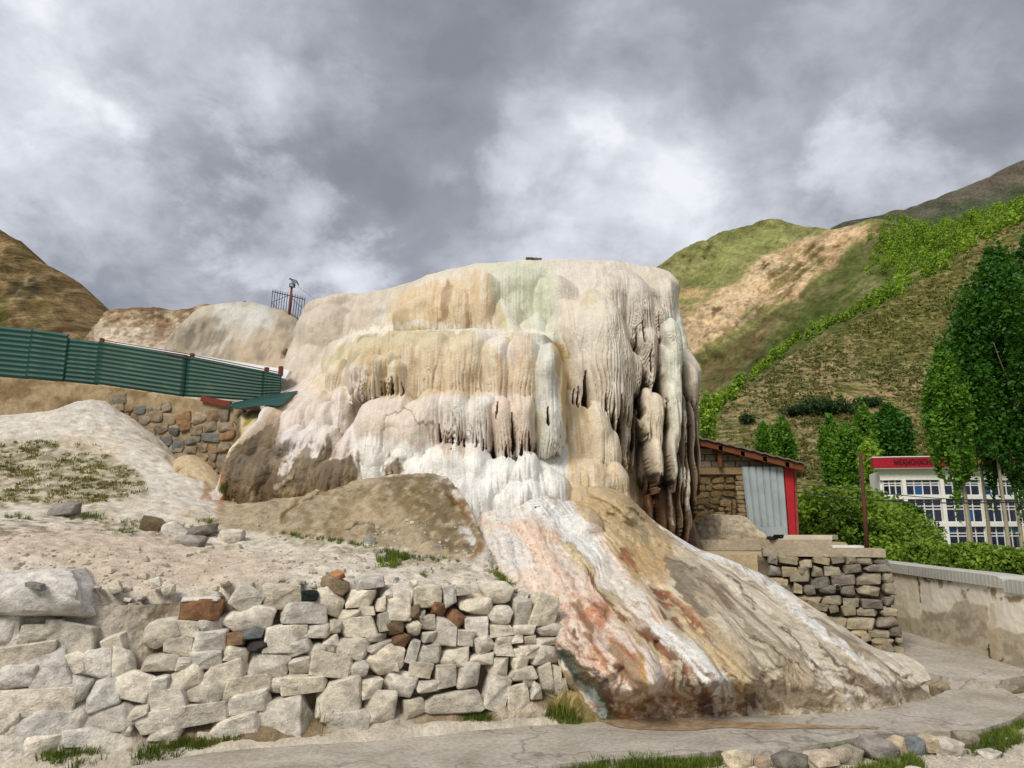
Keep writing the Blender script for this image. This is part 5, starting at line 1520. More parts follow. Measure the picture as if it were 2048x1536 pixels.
# ------------------------------------------------------------------ background rock, hills and mountains
def hill_mat(name, s, bump=0.7, dots=None):
    m, nt, b = new_mat(name)
    t = NT(nt)
    vec = t.n('ShaderNodeTexCoord').outputs['Object']
    at = t.n('ShaderNodeVertexColor', layer_name='Col')
    n1 = t.noise(vec, 3.0 / s, 8, 0.65, 0.5); n2 = t.noise(vec, 22.0 / s, 8, 0.75)
    cc = t.mix(1.0, at.outputs[0], t.ramp(n1, [(0.3, g(0.62)), (0.7, g(1.3))]), 'MULTIPLY')
    cc = t.mix(1.0, cc, t.ramp(n2, [(0.32, g(0.52)), (0.68, g(1.45))]), 'MULTIPLY')
    if dots:
        n3 = t.noise(vec, dots[0], 3, 0.6, 0.2, dots[1])
        f = t.ramp(n3, [(dots[2], g(0)), (dots[2] + 0.07, g(1))])
        cc = t.mix(t.mul(f, dots[4]), cc, dots[3])
    t.l(cc, b.inputs['Base Color'])
    b.inputs['Roughness'].default_value = 0.95
    b.inputs['Specular IOR Level'].default_value = 0.05
    t.bump(t.add(n1, t.mul(n2, 0.5)), bump, s * 0.08, b)
    return m


def hill(name, sil, bot, ctrl, dx, amp, freq, base, paint, s, en=0.5, bend=None, mat=None, rid=0.5, back=40, warp=10, wscale=0.02, k='structure', gul=None):
    H = Relief(sil, bot, ctrl, dx, 1e-4, en, 2.0 / s, amt=bend or 0)
    H.Y += amp * (fbm(H.X * freq, H.Z * freq, 5, 601, 0.55) + rid * ridged(H.X * freq * 1.7 + H.Z * freq, H.Z * freq * 0.9, 4, 611))
    if gul:
        ux, uz, fa, fl, aa = gul
        al = H.X * ux + H.Z * uz; ac = -H.X * uz + H.Z * ux
        H.gul = ridged(ac * fa + 0.4 * fbm(H.X * fa, H.Z * fa, 3, 641), al * fl, 4, 643)
        H.Y -= aa * H.gul * (0.45 + 0.55 * sstep(-0.3, 0.4, fbm(H.X * fa * 0.5, H.Z * fa * 0.5, 3, 645)))
    if bend:
        H.bend(bend, bend)
    pc = Painter(H.verts(), base, warp, wscale)
    H.nz1 = fbm(H.X * freq * 4, H.Z * freq * 4, 5, 621, 0.6)
    H.nz2 = ridged(H.X * freq * 3 - H.Z * freq * 2, H.Z * freq * 5, 4, 631)
    kk = np.arange(len(H.X))
    paint(pc, H, kk)
    o = H.build(name, mat or hill_mat(name + '_ground', s), pc.c, None, back, back * 0.2)
    if k:
        kind(o, k)
    H.o = o
    return H


# far rock ledge and the weathered hump behind the green fence
def paint_ledge(p, H, kk):
    p.put(kk, 0.6 * sstep(0, 0.5, H.nz1), hx(196, 176, 148)); p.put(kk, 0.7 * sstep(0.0, 0.4, -H.nz1), hx(142, 118, 90))
    p.poly([(190, 660), (440, 660), (440, 720), (180, 720)], hx(206, 194, 174), 0.7, 20)
    fi = fbm(p.px * 0.08, p.py * 0.12, 5, 741, 0.65)
    p.put(kk, 0.6 * sstep(0.12, 0.34, fi), hx(110, 88, 62)); p.put(kk, 0.6 * sstep(0.12, 0.36, -fi), hx(222, 208, 184))
    p.stroke([(215, 625), (300, 618), (400, 620), (450, 610)], 16, hx(124, 94, 64), 0.8, 0.7)
    p.poly([(290, 640), (400, 640), (400, 680), (280, 690)], hx(150, 120, 90), 0.6, 18, breakup=0.5)


LEDGE = hill('rock_ledge', [(165, 700, 33), (190, 665, 32.5), (205, 645, 32), (216, 624, 32), (240, 619, 32), (300, 617, 32), (350, 621, 32), (392, 620, 32), (405, 612, 32), (425, 609, 32), (470, 612, 32), (520, 640, 32)],
             [(540, 900, 24), (150, 900, 24)], [(250, 660, 30.5), (350, 660, 30.5), (300, 700, 29), (420, 680, 29), (220, 700, 29.5)], 0.06, 0.35, 0.7, hx(178, 156, 126), paint_ledge, 5, 0.12, 0.8, rid=0.8, back=6)


def paint_hump(p, H, kk):
    st = fbm(H.X * 2.2, H.Z * 0.5, 4, 651)
    p.put(kk, 0.7 * sstep(0, 0.5, st), hx(196, 190, 176)); p.put(kk, 0.6 * sstep(0.05, 0.5, -st), hx(150, 134, 110))
    sv = fbm(p.px * 0.07 + p.py * 0.03, p.py * 0.012, 5, 751, 0.65)
    p.put(kk, 0.6 * sstep(0.1, 0.4, sv), hx(128, 118, 102)); p.put(kk, 0.5 * sstep(0.1, 0.4, -sv), hx(214, 206, 192))
    p.poly([(430, 610), (540, 605), (540, 660), (440, 650)], hx(206, 204, 196), 0.7, 20)
    p.poly([(345, 720), (370, 660), (410, 630), (440, 640), (400, 700)], hx(150, 138, 116), 0.7, 14)
    p.stroke([(390, 655), (378, 690)], 12, hx(110, 100, 84), 0.7, 0.8); p.stroke([(412, 650), (398, 690)], 10, hx(120, 108, 92), 0.6, 0.8)
    p.poly([(405, 672), (430, 662), (462, 668), (470, 690), (440, 690), (402, 690)], hx(104, 90, 72), 0.55, 14, breakup=0.35, field=sv)
    p.poly([(470, 690), (560, 660), (600, 680), (600, 735), (470, 735)], hx(186, 166, 138), 0.8, 14)
    p.poly([(500, 690), (540, 680), (540, 720), (510, 725)], hx(120, 106, 88), 0.5, 14, breakup=0.5, field=sv)
    p.poly([(555, 690), (580, 680), (576, 715), (560, 718)], hx(110, 96, 80), 0.5, 12, breakup=0.4, field=sv)
    p.poly([(560, 620), (600, 620), (600, 650), (560, 650)], hx(196, 178, 150), 0.6, 14)


HUMP = Relief([(325, 740, 23), (338, 708, 22.6), (358, 668, 22.4), (385, 638, 22.4), (420, 615, 22.4), (455, 607, 22.5), (490, 604, 22.6), (520, 607, 22.6), (548, 617, 22.4), (572, 622, 22.4), (592, 632, 22.4), (606, 652, 22.2), (625, 700, 22)],
              [(660, 920, 18), (310, 920, 18.5)], [(440, 650, 21.2), (500, 660, 21), (560, 665, 21), (400, 690, 21), (480, 720, 20.3), (560, 720, 20.2)], 0.045, 1e-4, 0.08, 0.8, amt=1.0)
HUMP.Y += 0.18 * fbm(HUMP.X * 1.1, HUMP.Z * 1.1, 4, 661)
HUMP.bend(0.8, 1.0)
for L_ in [(575, 640, 90, 720, 21.2, 0.8, 0.5, 0.0, 0.3, 0.05), (560, 672, 120, 760, 20.4, 0.8, 0.4, 0.0, 0.35, 0.1), (505, 690, 90, 770, 20.2, 0.8, 0.4, 0.0, 0.3, 0.1), (600, 655, 70, 760, 20.5, 0.8, 0.6, 0.0, 0.4, 0.05), (430, 690, 110, 760, 20.4, 0.6, 0.5, 0.0, 0.4, 0.05), (590, 700, 90, 800, 19.8, 0.7, 0.6, 0.0, 0.4, 0.05)]:
    HUMP.lobe(seed=int(L_[0]), cut=False, **dict(zip(('cx', 'top', 'w', 'bottom', 'Y', 'T', 'vt', 'taper', 'lam', 'A'), L_)))
for q in [(566, 690, 716, 10, 0.6, 20.2)]:
    HUMP.slit(*q)
HUMP.Y += 0.04 * fbm(HUMP.X * 5, HUMP.Z * 4, 4, 671)
pc = Painter(HUMP.verts(), hx(184, 172, 152), 9)
paint_hump(pc, HUMP, np.arange(len(HUMP.X)))
kind(HUMP.build('weathered_hump', M_TRAV, pc.c, None, 5, 1.5), 'structure')


def paint_left(p, H, kk):
    p.put(kk, 0.8 * sstep(0, 0.5, H.nz1), hx(150, 126, 84)); p.put(kk, 0.8 * sstep(0.0, 0.45, -H.nz1), hx(92, 76, 48))
    p.put(kk, 0.5 * sstep(0.25, 0.7, H.nz2), hx(168, 144, 104))
    p.stroke([(0, 470), (60, 505), (130, 550), (190, 615)], 26, hx(112, 84, 56), 0.5, 0.8)
    p.poly([(-50, 580), (12, 590), (8, 640), (-50, 650)], hx(84, 110, 34), 0.8, 12); p.poly([(30, 560), (75, 555), (80, 590), (45, 610), (30, 600)], hx(64, 66, 50), 0.85, 10, breakup=0.2)
    p.poly([(25, 490), (50, 485), (45, 520), (28, 515)], hx(92, 100, 46), 0.6, 10); p.poly([(0, 600), (120, 600), (130, 660), (0, 660)], hx(112, 100, 56), 0.5, 25, breakup=0.4)
    p.poly([(160, 590), (205, 620), (210, 650), (160, 640)], hx(156, 128, 90), 0.6, 14); p.poly([(110, 640), (140, 640), (150, 670), (110, 670)], hx(104, 74, 60), 0.7, 14)
    fi = fbm(p.px * 0.10, p.py * 0.10, 5, 721, 0.66)
    p.put(kk, 0.7 * sstep(0.12, 0.34, fi), hx(66, 54, 34)); p.put(kk, 0.6 * sstep(0.14, 0.4, -fi), hx(176, 154, 116))


hill('left_mountain', [(-500, 240, 210), (-250, 320, 185), (-100, 400, 165), (0, 463, 152), (40, 487, 148), (75, 510, 145), (110, 535, 143), (148, 560, 141), (172, 590, 139), (198, 614, 137), (212, 632, 136), (240, 668, 134), (300, 740, 130)],
     [(300, 900, 90), (-500, 900, 90)], [(-200, 600, 125), (0, 600, 122), (100, 620, 122), (180, 660, 122), (0, 700, 110), (200, 720, 112)], 0.45, 3.2, 0.07, hx(124, 104, 70), paint_left, 18, 1.2, 6, rid=1.1, back=80, gul=(0.5, -0.86, 0.16, 0.05, 1.6))


# the right side: distant peak, the green hill with its gully, the near slope
def paint_peak(p, H, kk):
    p.put(kk, 0.5 * sstep(0, 0.5, H.nz1), hx(104, 100, 88)); p.put(kk, 0.5 * sstep(0.0, 0.45, -H.nz1), hx(72, 72, 62))
    p.poly([(1600, 470), (1800, 440), (2300, 300), (2300, 500), (1700, 520)], hx(70, 86, 58), 0.7, 40, breakup=0.1)
    p.poly([(1900, 400), (2048, 320), (2300, 200), (2300, 330), (2048, 370)], hx(106, 96, 84), 0.7, 30)


hill('distant_peak', [(1600, 480, 1500), (1655, 462, 1500), (1690, 451, 1490), (1740, 442, 1480), (1780, 425, 1470), (1830, 412, 1460), (1870, 396, 1450), (1890, 382, 1450), (1940, 366, 1440), (1985, 345, 1430), (2048, 313, 1420), (2150, 250, 1400), (2400, 130, 1380)],
     [(2400, 620, 1000), (1600, 620, 1100)], [(1800, 500, 1300), (2000, 450, 1260), (2200, 400, 1200)], 4.0, 22, 0.008, hx(88, 86, 72), paint_peak, 120, 10, 40, rid=1.2, back=500)


def paint_green(p, H, kk):
    G1, G2 = hx(112, 114, 64), hx(140, 138, 88)
    p.put(kk, 0.7 * sstep(-0.1, 0.4, H.nz1), G2)
    p.poly([(1280, 560), (1480, 450), (1660, 462), (1520, 600), (1390, 690), (1300, 650)], hx(140, 142, 90), 0.7, 30)  # lighter greens put the sun patch on this hill into the colour
    p.poly([(1280, 560), (1480, 445), (1560, 450), (1400, 500), (1300, 545)], hx(118, 124, 66), 0.7, 22)
    p.stroke([(1400, 560), (1480, 500), (1560, 470)], 30, hx(150, 154, 92), 0.6, 0.8)
    p.poly([(1355, 590), (1385, 570), (1420, 575), (1400, 620), (1360, 640)], hx(190, 160, 116), 0.7, 14, breakup=0.35, field=H.nz2)
    # bare orange rock band
    p.poly([(1360, 650), (1420, 590), (1480, 560), (1540, 500), (1640, 470), (1700, 455), (1740, 460), (1680, 500), (1620, 560), (1560, 610), (1480, 650), (1420, 690), (1380, 710), (1360, 690)], hx(186, 160, 122), 0.9, 16, breakup=0.12, field=H.nz1)
    p.poly([(1370, 640), (1440, 590), (1540, 500), (1560, 530), (1510, 600), (1420, 680), (1370, 700)], hx(216, 190, 152), 0.75, 14, breakup=0.3, field=H.gul)
    p.poly([(1370, 650), (1420, 610), (1500, 560), (1560, 560), (1480, 640), (1380, 700)], hx(126, 96, 66), 0.7, 12, breakup=0.12, field=-H.gul)  # crevice shade between the ridges put into the colour
    p.poly([(1540, 540), (1620, 480), (1660, 480), (1600, 560), (1540, 590)], hx(130, 122, 72), 0.7, 14)
    p.stroke([(1690, 470), (1640, 540), (1560, 610), (1470, 680)], 10, hx(190, 160, 118), 0.7, 0.8, breakup=0.2)
    p.stroke([(1640, 490), (1590, 560), (1540, 600)], 8, hx(96, 76, 48), 0.6, 0.8, breakup=0.2)
    p.poly([(1670, 480), (1700, 455), (1740, 450), (1760, 470), (1700, 500), (1650, 560), (1630, 560)], hx(176, 148, 112), 0.8, 10, breakup=0.25, field=H.nz2)
    mk = p.mask([(1355, 650), (1420, 590), (1480, 560), (1540, 500), (1640, 470), (1700, 448), (1750, 455), (1690, 500), (1630, 560), (1560, 615), (1480, 655), (1420, 695), (1375, 715)], 22)
    u_ = (p.px * 0.80 - p.py * 0.60); v_ = (p.px * 0.60 + p.py * 0.80)
    cr = ridged(v_ * 0.07 + 0.6 * fbm(p.px * 0.02, p.py * 0.02, 3, 9), u_ * 0.022, 4, 701)
    fi = fbm(p.px * 0.11, p.py * 0.11, 5, 705, 0.65)
    p.put(kk, mk * 0.8 * sstep(0.15, 0.5, -cr + 0.3 * fi), hx(98, 72, 48)); p.put(kk, mk * 0.7 * sstep(0.2, 0.6, cr + 0.5 * fi), hx(224, 196, 158))  # crag clefts shaded and crests lightened in the colour
    p.put(kk, mk * 0.5 * sstep(0.12, 0.3, fi), hx(120, 84, 56))
    # olive gully side and grass
    p.poly([(1400, 720), (1560, 610), (1690, 520), (1760, 470), (1800, 560), (1640, 680), (1400, 860)], hx(98, 98, 60), 0.85, 18)
    p.poly([(1400, 720), (1530, 640), (1600, 620), (1500, 720), (1420, 790)], hx(104, 86, 58), 0.7, 18, breakup=0.2)
    p.poly([(1640, 560), (1760, 480), (1770, 560), (1690, 620)], hx(126, 130, 72), 0.7, 18, breakup=0.2)
    p.stroke([(1410, 690), (1500, 640), (1560, 600)], 14, hx(104, 116, 46), 0.6, 0.8)
    for q in [(1745, 505, 26), (1735, 578, 24), (1760, 570, 18), (1665, 570, 18)]:
        p.stroke([(q[0] - 14, q[1] + 8), (q[0] + 14, q[1] - 6)], q[2], hx(186, 164, 130), 0.8, 0.8, breakup=0.2)
    p.poly([(1740, 480), (2300, 300), (2300, 420), (1800, 600), (1400, 860), (1380, 840)], hx(72, 86, 40), 0.75, 18, breakup=0.1)
    ss_ = fbm(p.px * 0.16, p.py * 0.22, 4, 711, 0.6); rest = 1 - mk
    p.put(kk, rest * 0.5 * sstep(0.22, 0.36, ss_) * sstep(0.0, 0.3, fbm(p.px * 0.012, p.py * 0.02, 3, 713)), hx(74, 78, 42))
    p.put(kk, rest * 0.35 * sstep(0.1, 0.5, fbm(u_ * 0.02, v_ * 0.09, 4, 715)), hx(160, 150, 108)); p.put(kk, rest * 0.35 * sstep(0.15, 0.5, fbm(u_ * 0.018, v_ * 0.07, 4, 717)), hx(92, 96, 52))


GREEN = hill('green_hill', [(1180, 640, 420), (1240, 590, 440), (1290, 548, 455), (1345, 508, 470), (1400, 484, 485), (1440, 463, 500), (1480, 451, 510), (1540, 450, 515), (1600, 460, 500), (1655, 466, 480), (1690, 456, 460), (1715, 446, 452), (1745, 449, 448), (1775, 462, 445), (1810, 472, 440),
                            (1860, 465, 430), (1920, 445, 420), (2048, 408, 400), (2200, 352, 380), (2420, 270, 360)],
             [(2420, 700, 220), (1800, 820, 200), (1180, 980, 200)], [(1400, 560, 420), (1500, 520, 440), (1400, 640, 370), (1500, 600, 385), (1600, 540, 405), (1700, 520, 400), (1560, 660, 345), (1420, 720, 330), (1450, 800, 280), (1650, 640, 340), (1800, 540, 370), (1950, 480, 370), (1850, 620, 300), (2100, 500, 320)],
             0.9, 11.0, 0.020, hx(124, 124, 76), paint_green, 60, 2.5, 10, rid=1.3, back=120, gul=(-0.78, -0.62, 0.045, 0.010, 7.0))


def paint_slope(p, H, kk):
    p.put(kk, 0.7 * sstep(-0.1, 0.4, H.nz1), hx(122, 120, 74)); p.put(kk, 0.6 * sstep(0.0, 0.4, -H.nz1), hx(138, 122, 90))
    p.poly([(1700, 560), (2048, 420), (2300, 350), (2300, 700), (1800, 720), (1620, 700)], hx(112, 106, 54), 0.7, 50)
    p.poly([(1650, 620), (1800, 560), (1860, 600), (1760, 700), (1660, 700)], hx(106, 106, 54), 0.6, 40)
    p.poly([(1400, 860), (1480, 790), (1640, 690), (1700, 760), (1640, 840), (1560, 900), (1400, 960)], hx(150, 130, 96), 0.7, 40, breakup=0.1)
    p.poly([(1560, 720), (1660, 650), (1760, 660), (1700, 760), (1600, 800)], hx(148, 128, 96), 0.6, 30, breakup=0.35)
    p.poly([(1720, 760), (1860, 740), (1900, 800), (1700, 800)], hx(172, 148, 112), 0.8, 22, breakup=0.2)
    p.poly([(1550, 820), (1640, 800), (1640, 930), (1500, 930)], hx(156, 134, 100), 0.7, 26, breakup=0.3)
    p.poly([(1700, 770), (1860, 800), (1860, 960), (1600, 960)], hx(160, 134, 92), 0.6, 26, breakup=0.3)
    p.stroke([(1400, 840), (1480, 760), (1560, 710), (1640, 660)], 26, hx(160, 128, 90), 0.6, 0.8, breakup=0.3)
    p.stroke([(2048, 440), (1960, 480), (1880, 520)], 24, hx(166, 140, 96), 0.7, 0.8, breakup=0.2)
    p.poly([(1390, 800), (1440, 790), (1420, 900), (1390, 930)], hx(88, 110, 38), 0.8, 16)
    fi = fbm(p.px * 0.12, p.py * 0.26, 4, 731, 0.65)
    p.put(kk, 0.65 * sstep(0.08, 0.28, fi), hx(76, 78, 40)); p.put(kk, 0.5 * sstep(0.12, 0.36, -fi), hx(166, 146, 110))


SLOPE_MAT = hill_mat('slope_ground', 14, 0.8, (0.45, (0.9, 0.9, 2.6), 0.50, tuple(hx(74, 80, 34)), 0.85))
SLOPE = hill('near_slope', [(1330, 905, 152), (1400, 838, 160), (1440, 806, 166), (1480, 778, 171), (1530, 744, 176), (1580, 712, 182), (1640, 678, 189), (1700, 645, 195), (1760, 610, 203), (1820, 572, 211), (1880, 532, 221), (1940, 494, 227), (2000, 458, 235), (2048, 428, 240), (2200, 330, 264), (2420, 190, 296)],
             [(2420, 1190, 96), (1330, 1190, 96)], [(1500, 860, 141), (1600, 800, 154), (1700, 740, 166), (1850, 660, 184), (2000, 600, 192), (1600, 900, 128), (1800, 800, 150), (2000, 750, 157), (1800, 900, 125), (2100, 900, 125)],
             0.45, 2.2, 0.065, hx(130, 128, 84), paint_slope, 14, 0.8, 3.0, SLOPE_MAT, rid=0.9, back=50, gul=(-0.72, -0.69, 0.10, 0.02, 0.9))
BV_RIGHT = bvh_of(GREEN.VF, SLOPE.VF)


# ------------------------------------------------------------------ foliage
def leaf_cloud(pts, size, rng, up=0.25, aspect=1.6):
    """two-triangle folded leaves at the given points"""
    n = len(pts)
    d = rng.normal(size=(n, 3)); d[:, 2] = d[:, 2] * 0.7 + up; d /= np.linalg.norm(d, axis=1)[:, None]
    e = np.cross(d, rng.normal(size=(n, 3))); e /= np.linalg.norm(e, axis=1)[:, None]
    f = np.cross(d, e)
    sz = (size * rng.uniform(0.6, 1.3, n))[:, None]
    V = np.stack([pts - d * sz * aspect / 2, pts + e * sz * 0.5 + f * sz * 0.15, pts + d * sz * aspect / 2, pts - e * sz * 0.5 + f * sz * 0.15], 1).reshape(-1, 3)
    k = np.arange(n) * 4
    Fq = np.concatenate([np.stack([k, k + 1, k + 2], -1), np.stack([k, k + 2, k + 3], -1)])
    return V, Fq


def crown_points(n, rng, h, r, prof, clumps=60, spread=0.28, aniso=(0.6, 0.6, 1.0)):
    """points in clumps through a crown volume of height h and radius r; prof(t) is the relative radius"""
    t = rng.uniform(0, 1, clumps * 3)
    w = prof(t)
    t = t[rng.uniform(0, 1, len(t)) < np.clip(w, 0.15, 1)][:clumps]
    m = len(t)
    a = rng.uniform(0, 2 * math.pi, m)
    q = np.sqrt(rng.uniform(0.10, 1.0, m))
    cc = np.stack([np.cos(a) * q * prof(t) * r, np.sin(a) * q * prof(t) * r, t * h], -1)
    k = rng.integers(0, m, n)
    lean = rng.normal(size=(m, 3)) * spread * r * 0.25
    off = rng.normal(size=(n, 3)) * spread * r * np.array(aniso) * (0.5 + rng.uniform(0, 1, (m, 1))[k])
    q = cc[k] + off + lean[k]
    q[:, 2] = np.where(q[:, 2] > h, h - (q[:, 2] - h) * 0.6 + 0.03 * h * rng.normal(size=len(q)), q[:, 2])
    w_ = np.hypot(q[:, 0], q[:, 1]); lim = np.maximum(prof(np.clip(q[:, 2] / h, 0, 1)) * r * 1.15, 0.14 * r) * rng.uniform(0.7, 1.6, len(w_)) * (1 + 0.32 * np.sin(q[:, 2] / h * 23 + np.arctan2(q[:, 1], q[:, 0]) * 3))
    q[:, :2] *= np.minimum(1, lim / np.maximum(w_, 1e-6))[:, None]
    return q, np.clip(rng.uniform(0, 1, m)[k] * 0.7 + rng.uniform(0, 0.3, n), 0, 1)


def foliage(name, pts, shade, size, mat, rng, parent=None, up=0.25, aspect=1.6):
    V, Fq = leaf_cloud(pts, size, rng, up, aspect)
    col = np.ones((len(V), 4)); col[:, :3] = np.repeat(shade, 4)[:, None]
    me = mesh(name, V, Fq, False, col)
    return obj(name, me, mat, parent)


LEAF_POPLAR = leaf_mat('poplar_leaf', tuple(hx(50, 88, 18)), tuple(hx(112, 156, 44)))
LEAF_DARK = leaf_mat('dark_poplar_leaf', tuple(hx(30, 68, 16)), tuple(hx(76, 126, 34)))
LEAF_BUSH = leaf_mat('mulberry_leaf', tuple(hx(48, 80, 14)), tuple(hx(146, 174, 58)))
LEAF_GULLY = leaf_mat('gully_leaf', tuple(hx(70, 110, 24)), tuple(hx(172, 200, 72)))
LEAF_SCRUB = leaf_mat('scrub_leaf', tuple(hx(28, 54, 24)), tuple(hx(66, 92, 44)))
GRASS_M = leaf_mat('grass_blade', tuple(hx(58, 80, 20)), tuple(hx(124, 138, 54)))
GRASS_DRY = leaf_mat('olive_tuft', tuple(hx(98, 92, 46)), tuple(hx(152, 146, 84)))
M_BARK = plain_mat('pale_bark', hx(158, 146, 124), 0.9, scale=3.0, bump=0.5, dirt=(tuple(hx(70, 58, 44)), 0.6, 0.8))


def trunk(pts, r0, r1, name='trunk', parent=None, mat=None):
    b_ = MB()
    L = smooth_line(pts, 4)
    b_.tube(L, np.linspace(r0, r1, len(L)), 8)
    return b_.build(name, mat or M_BARK, parent, True)


poplar_prof = lambda t: np.where(t < 0.12, t / 0.12 * 0.7 + 0.1, np.where(t < 0.5, 0.8 + 0.2 * np.sin((t - 0.12) / 0.38 * 1.57), np.maximum(0.10, 1 - ((t - 0.5) / 0.5) ** 2.1)))
round_prof = lambda t: np.sqrt(np.maximum(0.02, 1 - (2 * t - 0.85) ** 2 / 1.4))


def poplar(label, px, top, crown_base, foot, Y, wpx, n, leaf, mat, seed, group, trunks=((0, 0),), prof=poplar_prof, clumps=90, spread=0.24, cat='tree', name='poplar_tree', trunk_r=0.16):
    rng = np.random.default_rng(seed)
    base = P(px, foot, Y); tp = P(px, top, Y); cb = P(px, crown_base, Y)
    x0 = tp[0]
    t = thing(name, label, cat, group, (x0, Y, base[2]))
    h = tp[2] - cb[2]; r = wpx / 2 * Y / F
    pts, sh = crown_points(n, rng, h, r, prof, clumps, spread, (0.42, 0.42, 1.9) if name == 'poplar_tree' else (0.6, 0.6, 0.75))
    pts[:, 2] += cb[2] - base[2]
    hb = hb_ = cb[2] - base[2]
    foliage('crown', pts, sh, leaf, mat, rng, t)
    for k_ in range(3 if name == 'poplar_tree' and n > 6000 else 0):
        a_ = rng.uniform(0, 6.28); z_ = hb_ + h * rng.uniform(0.02, 0.45); L_ = h * rng.uniform(0.16, 0.3)
        trunk([(0, 0, z_), (math.cos(a_) * r * 0.4, math.sin(a_) * r * 0.4, z_ + L_ * 0.5), (math.cos(a_) * r * 0.7, math.sin(a_) * r * 0.7, z_ + L_)], trunk_r * 0.4, trunk_r * 0.1, 'limb', t)
    for dx_, dy_ in trunks:
        trunk([(dx_, dy_, -0.3), (dx_ * 0.97 + 0.05, dy_, hb * 0.5), (dx_ * 0.95, dy_, hb + h * 0.12), (dx_ * 0.9, dy_, hb + h * 0.3)], trunk_r, trunk_r * 0.3, 'trunk', t)
    return t


# ------------------------------------------------------------------ masonry retaining wall under the green fence
M_MORTAR = surface_mat('mortar', tuple(hx(150, 134, 108)), 0.95, ((0.3, 0.7), (0.7, 1.1)), 5.0, 40.0, 0.9, 0.03, spec=0.1)
M_DARKMORTAR = surface_mat('dark_mortar', tuple(hx(112, 102, 86)), 0.95, ((0.3, 0.6), (0.7, 1.1)), 5.0, 40.0, 0.9, 0.03, spec=0.1)


def masonry(root, f, u0, u1, zt, zb, rowh, wl, palette, rng, deep, head, skip=None, labels=None, flat=1.0, meshes=None):
    """courses of rubble on a wall face. f(u, z) -> point; zt, zb: heights of top and foot over u"""
    n = 0
    z = max(zt(u0), zt((u0 + u1) / 2), zt(u1))
    zmin = min(zb(u0), zb(u1))
    while z > zmin:
        h = rng.uniform(*rowh)
        u = u0 - rng.uniform(0, wl[0])
        while u < u1:
            w = rng.uniform(*wl)
            uc, zc = u + w / 2, z - h / 2 + rng.normal() * 0.035
            hh_, ww = h * rng.uniform(0.88, 1.2), w * rng.uniform(0.96, 1.12)
            u += w
            if uc < u0 + ww * 0.3 or uc > u1 - ww * 0.3 or zc + hh_ * 0.4 > zt(uc) or zc - hh_ * 0.2 < zb(uc):
                continue
            if skip and skip(uc, zc):
                continue
            p = f(uc, zc)
            col = palette[rng.integers(len(palette))] * rng.uniform(0.8, 1.1)
            place_rock(root, (meshes or ROCKS)[rng.integers(len(meshes or ROCKS))], p, (ww, deep, hh_), (0, rng.normal() * 0.16, head + rng.normal() * 0.05), col, 0.08)
            n += 1
        z -= h * 0.97
    return n


mrw = thing('retaining_wall', 'mortared wall of brown and grey round stones under the green sheet fence', 'wall')
MA, MBp = np.array(P(-120, 900, 14.0)[:2]), np.array(P(474, 900, 12.35)[:2])
md = (MBp - MA) / np.linalg.norm(MBp - MA); MA = MA - md * 3.0; mlen = float(np.linalg.norm(MBp - MA)); mn = np.array([-md[1], md[0]])


def on_line(px, A0, d):
    r_ = ray(px, 900)
    # distance along the plan line that is seen at column px
    t = (CAM[0] * r_[1] - CAM[1] * r_[0] + A0[1] * r_[0] - A0[0] * r_[1]) / (d[0] * r_[1] - d[1] * r_[0])
    return t


def z_at(px, py, A0, d):
    u = on_line(px, A0, d)
    q_ = A0 + d * u
    return float(P(px, py, q_[1])[2])


_us = [0.0] + [on_line(x, MA, md) for x in (-120, 0, 180, 357, 450, 474)]
_zt = [z_at(-120, 745, MA, md) + 0.30] + [z_at(x, y, MA, md) for x, y in ((-120, 745), (0, 757), (180, 771), (357, 794), (450, 811), (474, 818))]
mzt = lambda u: float(np.interp(u, _us, _zt))
mzb = lambda u: 1.9
mf = lambda u, z: np.array([*(MA + md * u + mn * 0.02), z])
mpal = [hx(148, 130, 106), hx(140, 128, 112), hx(150, 124, 96), hx(132, 124, 110), hx(160, 144, 120), hx(152, 138, 116), hx(112, 110, 106), hx(154, 120, 88), hx(158, 142, 118)]
ROUND = [hull_rock(500 + k_, 22, 0.55, 0.03) for k_ in range(10)]
for me in ROUND:
    me.materials.append(M_STONE)
masonry(mrw, mf, on_line(205, MA, md), mlen, lambda u: mzt(u) - 0.10, mzb, (0.15, 0.27), (0.18, 0.40), mpal, np.random.default_rng(5), 0.20, math.atan2(md[1], md[0]), meshes=ROUND)
nu, nzz = 300, 90
uu, vv = np.meshgrid(np.linspace(0, mlen, nu), np.linspace(0, 1, nzz), indexing='ij')
ztt = np.interp(uu, _us, _zt)
zz_ = 1.7 + (ztt - 1.7) * vv
off = -0.02 + 0.03 * fbm(uu * 4, zz_ * 4, 4, 701) - 0.10 * sstep(on_line(240, MA, md), on_line(150, MA, md), uu + 0.3 * fbm(uu * 2, zz_ * 2, 2, 3))
G_ = np.concatenate([(MA + md * uu[..., None] + mn * off[..., None]), zz_[..., None]], -1)
b_ = MB(); b_.shell(G_, np.array([mn[0] * 0.5, mn[1] * 0.5, 0]))
mud_c = np.ones((2 * nu * nzz, 4)); nn_ = fbm(uu * 1.5, zz_ * 2, 5, 711, 0.6).ravel()
mc = hx(166, 146, 114) + sstep(0, 0.4, nn_)[:, None] * (hx(130, 110, 80) - hx(166, 146, 114))
mud_c[:, :3] = np.vstack([mc, mc])
b_.build('mortar', M_SOIL, mrw, True, mud_c)
for k_ in range(9):                 # the end of the wall turns back
    place_rock(mrw, ROCKS[k_], np.array([*(MBp + mn * (0.25 + 0.1 * (k_ % 2)) + md * 0.02), 2.25 + k_ * 0.17]), (0.25, 0.6, 0.18), (0, 0, math.atan2(md[1], md[0])), mpal[k_ % 9] * 0.8)

